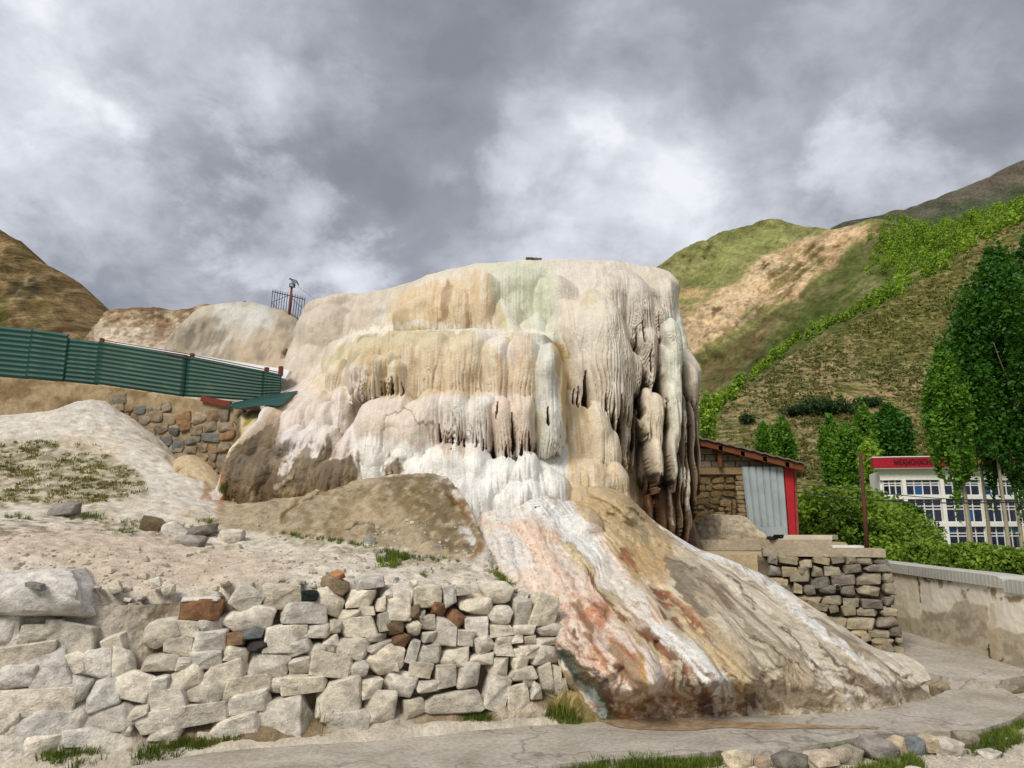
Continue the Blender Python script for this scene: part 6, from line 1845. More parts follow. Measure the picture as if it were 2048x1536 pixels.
# ------------------------------------------------------------------ green sheet metal fence
M_GREEN = plain_mat('green_sheet', hx(8, 62, 52), 0.5, 0.0, (tuple(hx(36, 84, 66)), 0.62, 0.5), 1.2, 0.1)
M_GREEN2 = plain_mat('faded_green_sheet', hx(22, 64, 50), 0.5, 0.0, (tuple(hx(80, 98, 76)), 0.6, 0.5), 1.5, 0.1)
M_RUST = plain_mat('rusty_steel', hx(112, 44, 28), 0.85, 0.0, (tuple(hx(60, 30, 22)), 0.55, 0.8), 8, 0.3)
M_WSHEET = plain_mat('pale_sheet', hx(206, 208, 208), 0.55, 0.0, (tuple(hx(150, 148, 142)), 0.62, 0.5), 2, 0.1)
FA, FB = np.array(P(-80, 760, 13.95)[:2]), np.array(P(557, 760, 12.75)[:2])
fdv = (FB - FA) / np.linalg.norm(FB - FA); fn = np.array([-fdv[1], fdv[0]])
fpt = lambda px, py, o=0.0: np.array([*(FA + fdv * on_line(px, FA, fdv) + fn * o), z_at(px, py, FA, fdv)])


def ribbed(px0, px1, t0, t1, b0, b1, ribs, o, amp=0.014, nu=14, per=8):
    """horizontal-ribbed sheet between two columns; t,b are top and bottom rows at either end"""
    m = ribs * per
    us = np.linspace(0, 1, nu); vs = np.linspace(0, 1, m)
    Gd = np.zeros((nu, m, 3))
    A0, A1, B0, B1 = fpt(px0, b0, o), fpt(px0, t0, o), fpt(px1, b1, o), fpt(px1, t1, o)
    for i_, u in enumerate(us):
        lo, hi = A0 + (B0 - A0) * u, A1 + (B1 - A1) * u
        Gd[i_] = lo + (hi - lo) * vs[:, None]
    ph = (vs * ribs) % 1.0
    w = np.clip(1.6 - np.abs(ph - 0.5) * 5.0, 0, 1)      # a narrow raised rib in each band
    Gd[..., :2] += (-fn * amp)[None, None] * w[None, :, None] + fn[None, None] * (0.012 * fbm(us * 3 + px0, us * 0 + 1, 2, 9))[:, None, None]
    return Gd


fence = thing('sheet_metal_fence', 'green horizontally ribbed sheet metal fence on top of the mortared stone wall', 'fence')
for n_, (x0, x1, t0, t1, b0, b1, o, mt) in enumerate([(-240, -78, 633, 648, 733, 748, -0.03, M_GREEN), (-80, 37, 648, 659, 748, 758, 0.0, M_GREEN), (35, 113, 658, 669, 757, 764, -0.03, M_GREEN), (112, 181, 677, 684, 763, 770, -0.01, M_GREEN), (178, 360, 683, 711, 768, 794, -0.04, M_GREEN2), (357, 524, 711, 743, 793, 803, -0.02, M_GREEN2), (521, 557, 742, 750, 802, 797, -0.05, M_GREEN2)]):
    b_ = MB(); b_.shell(ribbed(x0, x1, t0, t1, b0, b1, 10, o), np.array([fn[0] * 0.012, fn[1] * 0.012, 0]))
    b_.build('sheet_panel', mt, fence, True)
for x, y0, y1 in ((365, 706, 722), (520, 734, 752), (549, 732, 750), (176, 676, 690)):
    b_ = MB()
    b_.tube([fpt(x, y1, 0.05), fpt(x, y0, 0.05)], 0.045, 8); b_.build('post', M_RUST, fence)
b_ = MB()
for x0, y0, x1, y1 in ((182, 681, 360, 709), (360, 709, 557, 747), (320, 709, 366, 718), (400, 796, 470, 806)):
    b_.tube([fpt(x0, y0, -0.06), fpt(x1, y1, -0.06)], 0.009, 5)
b_.build('rail', M_RUST, fence)
for x, y, r_ in ((325, 715, 0), (540, 770, 0)):
    pass
# pale sheet roofing showing above the fence
wr = MB()
Gd = np.zeros((12, 3, 3))
for i_, u in enumerate(np.linspace(0, 1, 12)):
    x = 182 + (548 - 182) * u
    y = np.interp(x, [182, 360, 548], [673, 702, 731])
    yb = np.interp(x, [182, 360, 548], [690, 722, 752])
    lo, hi = fpt(x, yb, 0.25), fpt(x, y, 0.40)
    Gd[i_] = [lo, (lo + hi) / 2, hi]
wr.shell(Gd, np.array([fn[0] * 0.1, fn[1] * 0.1, -0.02]))
tag(wr.build('sheet_roof', M_WSHEET), 'pale grey sheet roofing edge showing just above the green fence', 'roof sheet')
# fallen green sheet
P0 = [P(452, 813, 12.0), P(470, 818, 11.9), P(560, 812, 11.6), P(590, 788, 11.7)]
fs = MB()
Gd = np.zeros((16, 9, 3))
a0, a1, c0, c1 = P(452, 812, 12.2), P(480, 819, 11.55), P(596, 784, 12.4), P(562, 814, 11.4)
for i_, u in enumerate(np.linspace(0, 1, 16)):
    lo, hi = a1 + (c1 - a1) * u, a0 + (c0 - a0) * u
    Gd[i_] = lo + (hi - lo) * np.linspace(0, 1, 9)[:, None]
Gd[..., 2] += 0.02 * np.abs(((np.arange(9)) % 4) - 2)[None, :] * 0.5 + 0.03 * np.sin(np.linspace(0, 3, 16))[:, None]
fs.shell(Gd, np.array([0, 0, -0.012]))
tag(fs.build('fallen_sheet', M_GREEN, None, True), 'loose green metal sheet lying bent at the foot of the fence', 'metal sheet')
pk = MB(); pk.box(P(432, 803, 12.4), (0.62, 0.05, 0.10), (0, 0.22, -0.3))
tag(pk.build('rusty_plank', M_RUST), 'rust red strip of metal stuck under the lower edge of the green fence', 'metal strip')

# yellow mossy lump between wall end and mound
YM = Relief([(462, 870, 11.9), (468, 835, 11.9), (490, 816, 11.9), (530, 812, 11.9), (556, 800, 11.9)], [(560, 900, 11.2), (470, 960, 11.2)], [(500, 850, 11.5), (530, 860, 11.4)], 0.03, 1e-4, 0.04, 3)
YM.Y += 0.10 * fbm(YM.X * 4, YM.Z * 3, 4, 741)
YM.bend(0.3, 0.3)
pc = Painter(YM.verts(), hx(206, 190, 150), 7)
pc.put(np.arange(len(YM.X)), 0.9 * sstep(0.0, 0.35, fbm(YM.X * 5, YM.Z * 3, 4, 745)), hx(142, 124, 44))
pc.stroke([(470, 830), (468, 880)], 18, hx(84, 70, 40), 0.8, 0.8)
tag(YM.build('mossy_rock', M_TRAV, pc.c, None, 0.8, 0.3), 'yellowish moss stained rock wedged between masonry wall end and mound', 'rock')
# small tan mound at the wall's foot
TM = Relief([(318, 960, 10.9), (335, 918, 11.0), (358, 905, 11.0), (385, 915, 10.8), (410, 940, 10.6), (432, 975, 10.3), (440, 1010, 10.0)], [(440, 1060, 9.9), (318, 1040, 10.4)], [(370, 960, 10.6)], 0.03, 1e-4, 0.03, 3)
TM.Y += 0.06 * fbm(TM.X * 4, TM.Z * 4, 4, 751); TM.bend(0.25, 0.35)
pc = Painter(TM.verts(), hx(204, 182, 146), 6)
pc.stroke([(335, 925), (370, 950), (405, 980), (435, 1010)], 13, hx(140, 84, 40), 0.85, 0.6, breakup=0.15); pc.stroke([(385, 968), (410, 985)], 10, hx(96, 104, 34), 0.8, 0.8)
tag(TM.build('travertine_hummock', M_APRON, pc.c, None, 0.6, 0.2), 'low tan hummock with a rusty trickle at the foot of the masonry wall', 'rock')

# ------------------------------------------------------------------ railing and solar lamp on the hump
M_IRON = plain_mat('dark_iron', hx(54, 60, 74), 0.6, 0.4)
M_REDPOST = plain_mat('red_oxide_post', hx(124, 62, 52), 0.8, 0.0, (tuple(hx(86, 46, 38)), 0.55, 0.6), 6)
M_BLACK = plain_mat('black_plastic', hx(30, 34, 38), 0.5)
M_LENS = plain_mat('lamp_lens', hx(176, 186, 184), 0.25)
M_PANEL = plain_mat('solar_panel', hx(86, 98, 112), 0.3)
YR = 21.9
rail = thing('iron_railing', 'thin pointed iron bar railing standing on top of the weathered hump', 'railing')
lx, rx = 543.0, 608.5
for i_ in range(14):
    u = i_ / 13
    top = P(546 + (610.5 - 546) * u, 577.5 + (593 - 577.5) * u, YR); bot = P(540 + (604.5 - 540) * u, (638 if i_ == 0 else 634) + 4 * u, YR)
    b_ = MB(); b_.tube([bot, bot + (top - bot) * 0.96, top], [0.011, 0.011, 0.003], 5); b_.build('bar', M_IRON, rail)
for (xa, ya, xb, yb) in ((545, 583, 610, 599), (541.5, 628, 606, 640)):
    b_ = MB(); b_.tube([P(xa, ya, YR + 0.02), P(xb, yb, YR + 0.02)], 0.014, 5); b_.build('rail', M_IRON, rail)
for (xa, ya, xb, yb) in ((543, 605, 577, 591), (543, 605, 560, 623), (585, 598, 605, 617)):
    b_ = MB(); b_.tube([P(xa, ya, YR + 0.03), P(xb, yb, YR + 0.03)], 0.008, 5); b_.build('brace', M_IRON, rail)
lamp = thing('solar_lamp', 'solar flood lamp on a reddish post behind the iron railing', 'lamp')
b_ = MB(); b_.tube([P(577.3, 640, YR - 0.1), P(580, 605, YR - 0.1), P(583.6, 574, YR - 0.1)], [0.042, 0.042, 0.036], 8); b_.build('post', M_REDPOST, lamp, True)
b_ = MB(); cH = P(584.6, 571, YR - 0.15); b_.box(cH, (0.17, 0.07, 0.125), (0.2, 0.13, 0)); hb_ = b_.build('housing', M_BLACK, lamp)
b_ = MB(); b_.box(cH + np.array([0, -0.04, 0.0]), (0.12, 0.012, 0.075), (0.2, 0.13, 0)); b_.build('lens', M_LENS, hb_)
Gd = np.zeros((6, 4, 3))
for i_, u in enumerate(np.linspace(0, 1, 6)):
    lo = P(584.5 + 8.5 * u, 567.5 - 1 * u, YR - 0.25); hi = P(581 + 12.5 * u, 558 + 3.0 * u, YR + 0.1)
    Gd[i_] = lo + (hi - lo) * np.linspace(0, 1, 4)[:, None]
b_ = MB(); b_.shell(Gd, np.array([0, 0.0, 0.018])); b_.build('solar_panel', M_PANEL, lamp)
b_ = MB(); b_.tube([P(578.5, 558, YR), P(581.5, 557.5, YR), P(584.5, 561, YR), P(584, 568, YR)], 0.022, 6); b_.build('bracket', M_BLACK, lamp)
b_ = MB(); b_.tube([P(593, 562, YR), P(597, 570.5, YR)], 0.02, 6); b_.build('panel_rim', M_BLACK, lamp)
b_ = MB(); b_.tube(smooth_line([P(594, 572, YR), P(613, 586, YR + 1), P(640, 606, YR - 4)], 6), 0.004, 4)
tag(b_.build('lamp_wire', M_IRON), 'thin wire running from the solar lamp down to the pale rock', 'wire')
def crest(px, py, bv):
    while py < 700:
        o_ = hit(px, py, bv)
        if o_ is not None:
            return o_
        py += 0.5
    return P(px, py, 20)


BV_A = bvh_of(A.VF); BV_HUMP = bvh_of(HUMP.VF)
for px, py, w, lab in ((489, 596, 5, 'tiny dark chip lying on the crest of the weathered hump'),):
    o = place_rock(None, SMALL[1], crest(px, py, BV_HUMP), (0.1, 0.1, 0.03), (0, 0, 0), hx(110, 110, 108), name='rock'); tag(o, lab, 'rock')
for i_, (px, py, w, h) in enumerate(((1070, 522.5, 12, 5), (1060, 525.5, 18, 3), (1079, 525.5, 10, 3))):
    s_ = 13.45 / F
    o = place_rock(None, SMALL[3 + i_], crest(px, 515, BV_A), (w * s_, w * s_, h * s_ * 1.3), (0, 0, 0), hx(112, 104, 88), name='rock')
    tag(o, ('small dark knob of stone on the very top of the travertine mound', 'flat dark chip left of the knob on the mound top', 'thin dark chip right of the knob on the mound top')[i_], 'rock', 'loose stones on the mound top')

# ------------------------------------------------------------------ right side: terrace wall, concrete, shed, plaster wall
rw = thing('terrace_wall', 'mortared grey rubble wall with a concrete cap beside the walkway', 'wall')
RA = np.array(P(1440, 1110, 10.1)[:2]); RB = np.array(P(1776, 1115, 9.55)[:2])
rd = (RB - RA) / np.linalg.norm(RB - RA); rn = np.array([-rd[1], rd[0]]); rlen = float(np.linalg.norm(RB - RA))
BAT = 0.06
rzt = z_at(1640, 1114, RA, rd)
rf = lambda u, z: np.array([*(RA + rd * (u + 0.0) + rn * (0.0 - BAT * (rzt - z))), z])
rpal = [hx(160, 148, 126), hx(146, 136, 118), hx(170, 158, 134), hx(136, 130, 118), hx(156, 146, 126), hx(176, 160, 128), hx(130, 122, 110), hx(164, 150, 122)]
corner = lambda z: rlen + BAT * (rzt - z)


def rubble(root, f, u0, u1f, z0, z1, rowh, wl, pal, rng, deep, head, meshes):
    z = z1
    while z - rowh[0] * 0.5 > z0:
        h = rng.uniform(*rowh)
        u = u0 - rng.uniform(0, wl[1])
        end = u1f(z)
        while u < end - 0.02:
            w = rng.uniform(*wl)
            if u + w > end - wl[0] * 0.6:
                w = end - u
            if u + w / 2 > u0 + 0.05:
                col = pal[rng.integers(len(pal))] * rng.uniform(0.78, 1.12)
                place_rock(root, meshes[rng.integers(len(meshes))], f(u + w / 2, z - h / 2 + rng.normal() * 0.022), (w * rng.uniform(0.96, 1.10), deep * rng.uniform(0.9, 1.1), h * rng.uniform(0.85, 1.28)), (0, rng.normal() * 0.12, head + rng.normal() * 0.04), col, 0.07)
            u += w
        z -= h * 0.98


rhead = math.atan2(rd[1], rd[0])
rubble(rw, rf, on_line(1508, RA, rd), corner, 0.0, rzt, (0.085, 0.16), (0.12, 0.33), rpal, np.random.default_rng(11), 0.24, rhead, BLOCKY + ROCKS)
b_ = MB()
Gd = np.zeros((40, 30, 3))
for j_, z in enumerate(np.linspace(-0.1, rzt - 0.02, 30)):
    for i_, u in enumerate(np.linspace(on_line(1502, RA, rd), corner(z) - 0.05, 40)):
        Gd[i_, j_] = rf(u, z) + np.array([*(rn * 0.05), 0])
Gd[..., :2] += rn * (0.03 * fbm(Gd[..., 0] * 5, Gd[..., 2] * 5, 3, 31))[..., None]
b_.shell(Gd, np.array([rn[0] * 0.9, rn[1] * 0.9, 0])); b_.build('mortar', M_DARKMORTAR, rw, True)
# corner return: stones of the side face
for k_ in range(8):
    z = 0.09 + k_ * 0.14
    for t_ in range(2):
        q_ = rf(corner(z) - 0.10, z) + np.array([*(rn * (0.35 + 0.45 * t_)), 0])
        place_rock(rw, ROCKS[(k_ * 2 + t_) % 14], q_, (0.24, 0.5, 0.15), (0, 0, rhead), rpal[(k_ + t_) % 8])
b_ = MB()
c0, c1 = RA + rd * on_line(1513, RA, rd), RA + rd * on_line(1751, RA, rd)
zc0, zc1 = rzt + 0.004, z_at(1640, 1097, RA, rd)
V8 = []
for e, q_ in ((0, c0), (1, c1)):
    for o_ in (-0.03, 0.42):
        for z in (zc0, zc1):
            V8.append([*(q_ + rn * o_), z])
b_.hexa(np.array(V8)); b_.build('concrete_cap', M_CONC, rw)
b_ = MB()
cp = wall_c = rf(on_line(1715, RA, rd), z_at(1715, 1396 - 0, RA, rd))
cp = P(1715, 1395 / 1, 9.6)
pc_ = P(1428 + 955 * 620 / 2048 - 0, 1071 + 335 * 620 / 2048, 9.6)
pxp, pyp = 1300 + 955 * 748 / 2048, 780 + 1073 * 561 / 1536
uq = on_line(pxp, RA, rd); zq = z_at(pxp, pyp, RA, rd)
pp0 = rf(uq, zq)
b_.tube([pp0 + np.array([*(rn * 0.3), 0]), pp0 - np.array([*(rn * 0.16), 0])], 0.036, 12)
pipe = b_.build('drain_pipe', plain_mat('pipe_grey', hx(132, 126, 112), 0.7), rw, True)
b_ = MB(); b_.tube([pp0 - np.array([*(rn * 0.159), 0]), pp0 - np.array([*(rn * 0.163), 0])], 0.027, 12); b_.build('bore_shade_disc', plain_mat('bore_shade_disc', hx(30, 26, 22), 0.9), pipe, True)  # dark disc standing for the shade inside the pipe

zter = zc1 - 0.10
M_TERR = surface_mat('terrace_earth', tuple(hx(186, 166, 132)), 0.95, ((0.3, 0.7), (0.7, 1.1)), 3.0, 30.0, 0.9, 0.03, spec=0.1)
q0_ = RA + rn * 0.12 + rd * (-0.35); q1_ = RA + rd * (rlen - 0.12) + rn * 0.35
flat_poly('terrace_ground', [q0_, RA + rd * on_line(1503, RA, rd) + rn * 0.12, RA + rd * on_line(1506, RA, rd) + rn * 0.35, q1_, q1_ + rn * 1.2, P(1690, 1080, 17.5)[:2], P(1650, 1080, 20)[:2], P(1250, 1080, 20)[:2], P(1250, 1080, 12.6)[:2], P(1330, 1085, 11.5)[:2]], zter, M_TERR, 0.5)

# ledges of poured concrete behind
lg = MB()


def beam(x0, x1, yt, yb, Ya, Yb_, depth, name, label, cat, mat=M_CONC, group=None):
    pa, pb = P(x0, yt, Ya), P(x1, yt, Yb_)
    za, zb_ = P(x0, yb, Ya)[2], P(x1, yb, Yb_)[2]
    dd = pb[:2] - pa[:2]; dd /= np.linalg.norm(dd); nn = np.array([-dd[1], dd[0]])
    V = []
    for q_, zb__ in ((pa, za), (pb, zb_)):
        for o_ in (0, depth):
            for z in (zb__, q_[2]):
                V.append([*(q_[:2] + nn * o_), z])
    b = MB(); b.hexa(np.array(V))
    return tag(b.build(name, mat), label, cat, group)


beam(1372, 1664, 1080, 1101, 11.9, 11.4, 0.35, 'concrete_ledge', 'long low concrete ledge in front of the white boulder', 'ledge')
beam(1556, 1664, 1071, 1079.5, 12.1, 11.7, 0.8, 'concrete_slab', 'flat pale concrete slab lying on the ledge by the door', 'slab', plain_mat('pale_slab', hx(198, 186, 164), 0.9, dirt=(tuple(hx(150, 138, 118)), 0.6, 0.6)))
beam(1665, 1728, 1091.5, 1097, 10.6, 10.5, 0.35, 'white_plank', 'thin white plank on the terrace behind the concrete cap', 'plank', plain_mat('white_board', hx(220, 216, 206), 0.8))
for i_, (x, y, w, h) in enumerate(((1556, 1073, 20, 8), (1544, 1077, 14, 6))):
    o = place_rock(None, SMALL[5 + i_], P(x, y, 11.6), (w * 0.008, 0.12, h * 0.008), (0, 0, 0), hx(26, 24, 22), name='rubber_scrap')
    tag(o, ('black crumpled scrap against the end of the pale slab', 'smaller black scrap on the concrete ledge left of the slab')[i_], 'scrap')

# white boulder beside the shed
br = rock_mesh(301, 14, 3.0, 12, 0.12, (0.6, 0.92)); br.materials.append(M_STONE)
pb_ = P(1450, 1066, 13.2)
bo = place_rock(None, br, pb_ + np.array([0, 0, 0.0]), (1.28, 1.1, 0.66), (0, 0.12, 0.3), hx(212, 196, 168), 0.0, 'boulder')
tag(bo, 'big cream boulder between the dripping columns and the shed door', 'boulder')

# ------------------------------------------------------------------ shed
YS = 17.0
shed = thing('shed', 'small shed of blocks and rubble with a leaning timber roof and grey metal door', 'shed')
zsb = zter - 0.05
SX = lambda px, py=950: float(P(px, py, YS)[0])
SZ = lambda py: float(P(1500, py, YS)[2])
wl_, wr_ = SX(1350), SX(1572)
b_ = MB()
ztl, ztr = P(1395, 886, YS)[2], P(1590, 931, YS)[2]
xl_, xr_ = P(1395, 886, YS)[0], P(1590, 931, YS)[0]
roofz = lambda x: ztl + (ztr - ztl) * (x - xl_) / (xr_ - xl_)
V8 = []
for x in (wl_, wr_):
    for y in (YS + 0.06, YS + 3.0):
        for z in (zsb, roofz(x) - 0.06):
            V8.append([x, y, z])
b_.hexa(np.array(V8)); b_.build('wall_core', M_MORTAR, shed)
UB = unit_block(); UB.materials.append(M_STONE)
bh = (SZ(882) - SZ(936)) / 4.2
zrow = SZ(935) + bh / 2
rng = np.random.default_rng(3)
for row in range(5):
    x = wl_ + (0.15 if row % 2 else 0.0)
    while x < wr_:
        w = 0.305 * rng.uniform(0.85, 1.06)
        z1 = zrow + bh / 2
        if z1 < roofz(x + w * 0.8) + 0.03 and x + w < wr_ + 0.1:
            o = bpy.data.objects.new('block', UB); COL.objects.link(o); o.parent = shed
            o.location = (x + w / 2, YS + 0.06 + rng.uniform(-0.015, 0.015), zrow); o.scale = (w - 0.018, 0.16, bh - 0.016)
            o.color = (*(hx(148, 138, 120) * rng.uniform(0.8, 1.1)), 1)
        x += w
    zrow += bh
b_ = MB(); zb0, zb1 = SZ(949), SZ(935.5)
b_.box(((wl_ + SX(1486)) / 2, YS + 0.02, (zb0 + zb1) / 2), (SX(1486) - wl_, 0.22, zb1 - zb0)); b_.build('lintel', plain_mat('mud_beam', hx(146, 122, 86), 0.95, dirt=(tuple(hx(104, 82, 54)), 0.55, 0.6), bump=0.5), shed)
rubble(shed, lambda u, z: np.array([u, YS + 0.05, z]), wl_, lambda z: SX(1469), zsb, zb0 - 0.05, (0.09, 0.19), (0.12, 0.36), [hx(140, 116, 80), hx(152, 128, 92), hx(126, 104, 74), hx(162, 138, 102)], np.random.default_rng(21), 0.16, 0.0, ROCKS)
z = zb0 - 0.03
while z > zsb + 0.05:
    h = rng.uniform(0.08, 0.13)
    place_rock(shed, BLOCKY[int(rng.integers(8))], np.array([(SX(1470) + SX(1486)) / 2 + rng.normal() * 0.01, YS + 0.0, z - h / 2]), (0.20, 0.2, h), (0, 0, 0), hx(168, 146, 112) * rng.uniform(0.8, 1.1), 0.05, 'pier_stone')
    z -= h
# roof
M_TIMBER = plain_mat('red_brown_timber', hx(112, 62, 34), 0.85, dirt=(tuple(hx(64, 36, 24)), 0.55, 0.7), scale=5, bump=0.4)
M_ROOF = plain_mat('grey_roof_sheet', hx(112, 106, 98), 0.8, dirt=(tuple(hx(76, 62, 50)), 0.58, 0.6))
pa, pb_ = P(1386, 881, YS - 0.35), P(1608, 936, YS - 0.35)
dd = (pb_ - pa) / np.linalg.norm(pb_ - pa)
b_ = MB()
V8 = []
for q_ in (pa, pb_):
    for y in (0.0, 0.09):
        for z in (-0.07, 0.07):
            V8.append([q_[0], q_[1] + y, q_[2] + z])
b_.hexa(np.array(V8)); b_.build('fascia_beam', M_TIMBER, shed)
Gd = np.zeros((30, 8, 3))
for i_, u in enumerate(np.linspace(-0.02, 1.0, 30)):
    for j_, v in enumerate(np.linspace(0, 1, 8)):
        Gd[i_, j_] = pa + (pb_ - pa) * u + np.array([0, -0.06 + 3.6 * v, 0.085 + 0.012 * math.sin(u * 60) + 0.02 * fbm(np.array([u * 4.0]), np.array([v * 2.0]), 2, 4)[0]])
b_ = MB(); b_.shell(Gd, np.array([0, 0, 0.03])); b_.build('roof_sheet', M_ROOF, shed)
for k_ in range(5):
    b_ = MB(); u = 0.05 + 0.2 * k_
    q_ = pa + (pb_ - pa) * u
    b_.box(q_ + np.array([0, 1.7, -0.02]), (0.09, 3.4, 0.11)); b_.build('rafter', M_TIMBER, shed)
b_ = MB(); q1, q2 = P(1438, 896, YS - 0.18), P(1441, 934, YS - 0.18)
b_.tube([q2, q1], 0.055, 8); b_.box(q1 + np.array([0, 0.05, 0.0]), (0.2, 0.22, 0.12)); b_.build('timber_post', M_TIMBER, shed)
# door of six grey ribbed strips
M_DOOR = plain_mat('galvanised_sheet', hx(168, 178, 178), 0.5, 0.2, (tuple(hx(150, 148, 140)), 0.6, 0.5), 2.0, 0.1)
dr = MB(); dx0t, dx1t, dx0b, dx1b = 1484, 1567.5, 1500.5, 1578.0
zt_, zb_ = 933.5, 1074
for k_ in range(6):
    b_ = MB()
    u0, u1 = k_ / 6, (k_ + 1) / 6
    Gd = np.zeros((7, 2, 3))
    for i_, u in enumerate(np.linspace(u0, u1, 7)):
        lo = P(dx0b + (dx1b - dx0b) * u, zb_, YS - 0.22); hi = P(dx0t + (dx1t - dx0t) * u, zt_, YS - 0.14)
        off_ = 0.0 if 0 < i_ < 6 else 0.035
        Gd[i_, 0] = lo + (0, off_, 0); Gd[i_, 1] = hi + (0, off_, 0)
    b_.shell(Gd, np.array([0, 0.012, 0])); b_.build('door_strip', M_DOOR, shed)
b_ = MB()
lo0, lo1 = P(1521, 1072, YS - 0.25), P(1575, 1072, YS - 0.25); hi0, hi1 = P(1520, 1054, YS - 0.25), P(1574, 1054, YS - 0.25)
b_.shell(np.array([[lo0, hi0], [lo1, hi1]]), np.array([0, 0.01, 0])); b_.build('kick_plate', M_DOOR, shed)
M_RED = plain_mat('red_paint', hx(176, 30, 36), 0.5, dirt=(tuple(hx(150, 70, 70)), 0.6, 0.5), scale=2)
for (xa, xb, xc_, xd, yt, yo, mt, nm) in ((1568, 1586, 1579, 1592, 932, -0.1, M_RED, 'red_panel'), (1587, 1592.5, 1592.5, 1598, 936, -0.02, plain_mat('faded_red', hx(150, 62, 58), 0.6, dirt=(tuple(hx(178, 120, 104)), 0.55, 0.6)), 'door_jamb')):
    V8 = []
    for (xt_, xb_) in ((xa, xc_), (xb, xd)):
        for y in (0.0, 0.12):
            V8 += [P(xb_, 1076, YS + yo) + (0, y, 0), P(xt_, yt, YS + yo) + (0, y, 0)]
    b_ = MB(); b_.hexa(np.array(V8)); b_.build(nm, mt, shed)

# rusty post and the two cables
b_ = MB(); b_.tube([P(1735, 1108, 10.05), P(1730, 1030, 10.05), P(1720.5, 906, 10.05)], [0.028, 0.027, 0.024], 10)
tag(b_.build('steel_post', plain_mat('rust_post', hx(84, 48, 34), 0.85, dirt=(tuple(hx(54, 36, 30)), 0.5, 0.7), scale=10), None, True), 'thin rusty steel post standing on the terrace wall', 'post')
M_CABLE = plain_mat('black_cable', hx(34, 36, 36), 0.6)
for pts, r_, lab in (([(1592, 969, 16.8), (1680, 975, 16.4), (1780, 988, 16), (1900, 998, 15.6), (2060, 1002, 15.2)], 0.009, 'upper thin cable strung from the shed towards the poplars'),
                     ([(1590, 984, 16.8), (1680, 994, 16.4), (1780, 1002, 16), (1900, 1006, 15.6), (2060, 1004, 15.2)], 0.014, 'lower thicker black cable strung from the shed towards the poplars')):
    L = smooth_line([P(*p) for p in pts], 6)
    b_ = MB(); b_.tube(L, np.full(len(L), r_), 5)
    tag(b_.build('cable', M_CABLE), lab, 'cable', 'cables strung from the shed')

# plaster wall with a ribbed coping
pw = thing('plaster_wall', 'stained cream plaster wall with a pale ribbed coping along the walkway', 'wall')
zw0 = float(P(1778, 1142, pl_far[1])[2]); zw1 = zw0 + 0.0
pa2 = pl_far - pd * 4.0; pb2 = pl_near + pd * 2.6
pnn = np.array([pd[1], -pd[0]])
if pnn[0] < 0:
    pnn = -pnn
LW = float(np.linalg.norm(pb2 - pa2))
m_p, nt, bs = new_mat('stained_plaster')
t = NT(nt)
at = t.n('ShaderNodeVertexColor', layer_name='Col'); vec = t.n('ShaderNodeNewGeometry').outputs['Position']
n1 = t.noise(vec, 5, 6, 0.65); n2 = t.noise(vec, 50, 4, 0.6)
cc = t.mix(1.0, at.outputs[0], t.ramp(n1, [(0.3, g(0.86)), (0.7, g(1.08))]), 'MULTIPLY')
t.l(cc, bs.inputs['Base Color']); bs.inputs['Roughness'].default_value = 0.95; bs.inputs['Specular IOR Level'].default_value = 0.15
t.bump(t.add(n1, t.mul(n2, 0.5)), 0.5, 0.012, bs)
nu, nv = 560, 80
uu, vv = np.meshgrid(np.linspace(0, LW, nu), np.linspace(-0.3, zw0, nv), indexing='ij')
off = 0.012 * fbm(uu * 2, vv * 2, 4, 801) + 0.004 * fbm(uu * 14, vv * 14, 3, 805)
Gd = np.concatenate([pa2 + pd * uu[..., None] + pnn * off[..., None], vv[..., None]], -1)
pc = Painter(Gd.reshape(-1, 3), hx(238, 230, 212), 5, 0.04)
ng = fbm(uu.ravel() * 3, vv.ravel() * 3, 4, 811)
pc.put(np.arange(nu * nv), 0.5 * sstep(0, 0.5, ng), hx(212, 202, 182))
pc.poly([(1780, 1130), (1835, 1135), (1838, 1260), (1780, 1262)], hx(224, 208, 178), 0.6, 8)
pc.poly([(1780, 1230), (1835, 1240), (1840, 1225), (1895, 1225), (1910, 1205), (1935, 1200), (1950, 1205), (1975, 1215), (1978, 1250), (1985, 1260), (2000, 1255), (2060, 1275), (2200, 1300), (2200, 1460), (1780, 1290)], hx(182, 168, 142), 0.85, 7)
pc.poly([(1840, 1225), (1975, 1215), (1980, 1300), (1840, 1270)], hx(140, 126, 100), 0.5, 10, breakup=0.6)
pc.poly([(1980, 1265), (2060, 1290), (2060, 1345), (1985, 1320)], hx(138, 126, 102), 0.5, 8, breakup=0.4)
pc.poly([(1978, 1210), (1990, 1210), (2000, 1320), (1984, 1316)], hx(190, 172, 138), 0.6, 8)
for x, y, w, h in ((1860, 1158, 30, 22), (1880, 1166, 14, 34), (1905, 1160, 26, 18), (1930, 1186, 14, 26), (1968, 1176, 10, 26), (1988, 1190, 20, 30), (2004, 1194, 12, 20), (2030, 1200, 40, 14), (1838, 1170, 5, 60), (1788, 1145, 5, 14), (1790, 1192, 4, 20)):
    pc.poly([(x - w / 2, y - h / 2), (x + w / 2, y - h / 2 + 3), (x + w / 4, y + h / 2), (x - w / 4, y + h / 2)], hx(138, 112, 66), 0.85, 6, breakup=0.35)
pc.poly([(1984, 1316), (2060, 1345), (2060, 1360), (1984, 1330)], hx(196, 182, 156), 0.7, 6)
pc.stroke([(1979, 1290), (1983, 1318), (2004, 1318)], 4, hx(48, 40, 32), 0.9, 0.6); pc.stroke([(1975, 1140), (1974, 1175)], 3, hx(70, 58, 44), 0.8, 0.6); pc.stroke([(1838, 1135), (1838, 1205)], 3, hx(96, 78, 56), 0.8, 0.6)
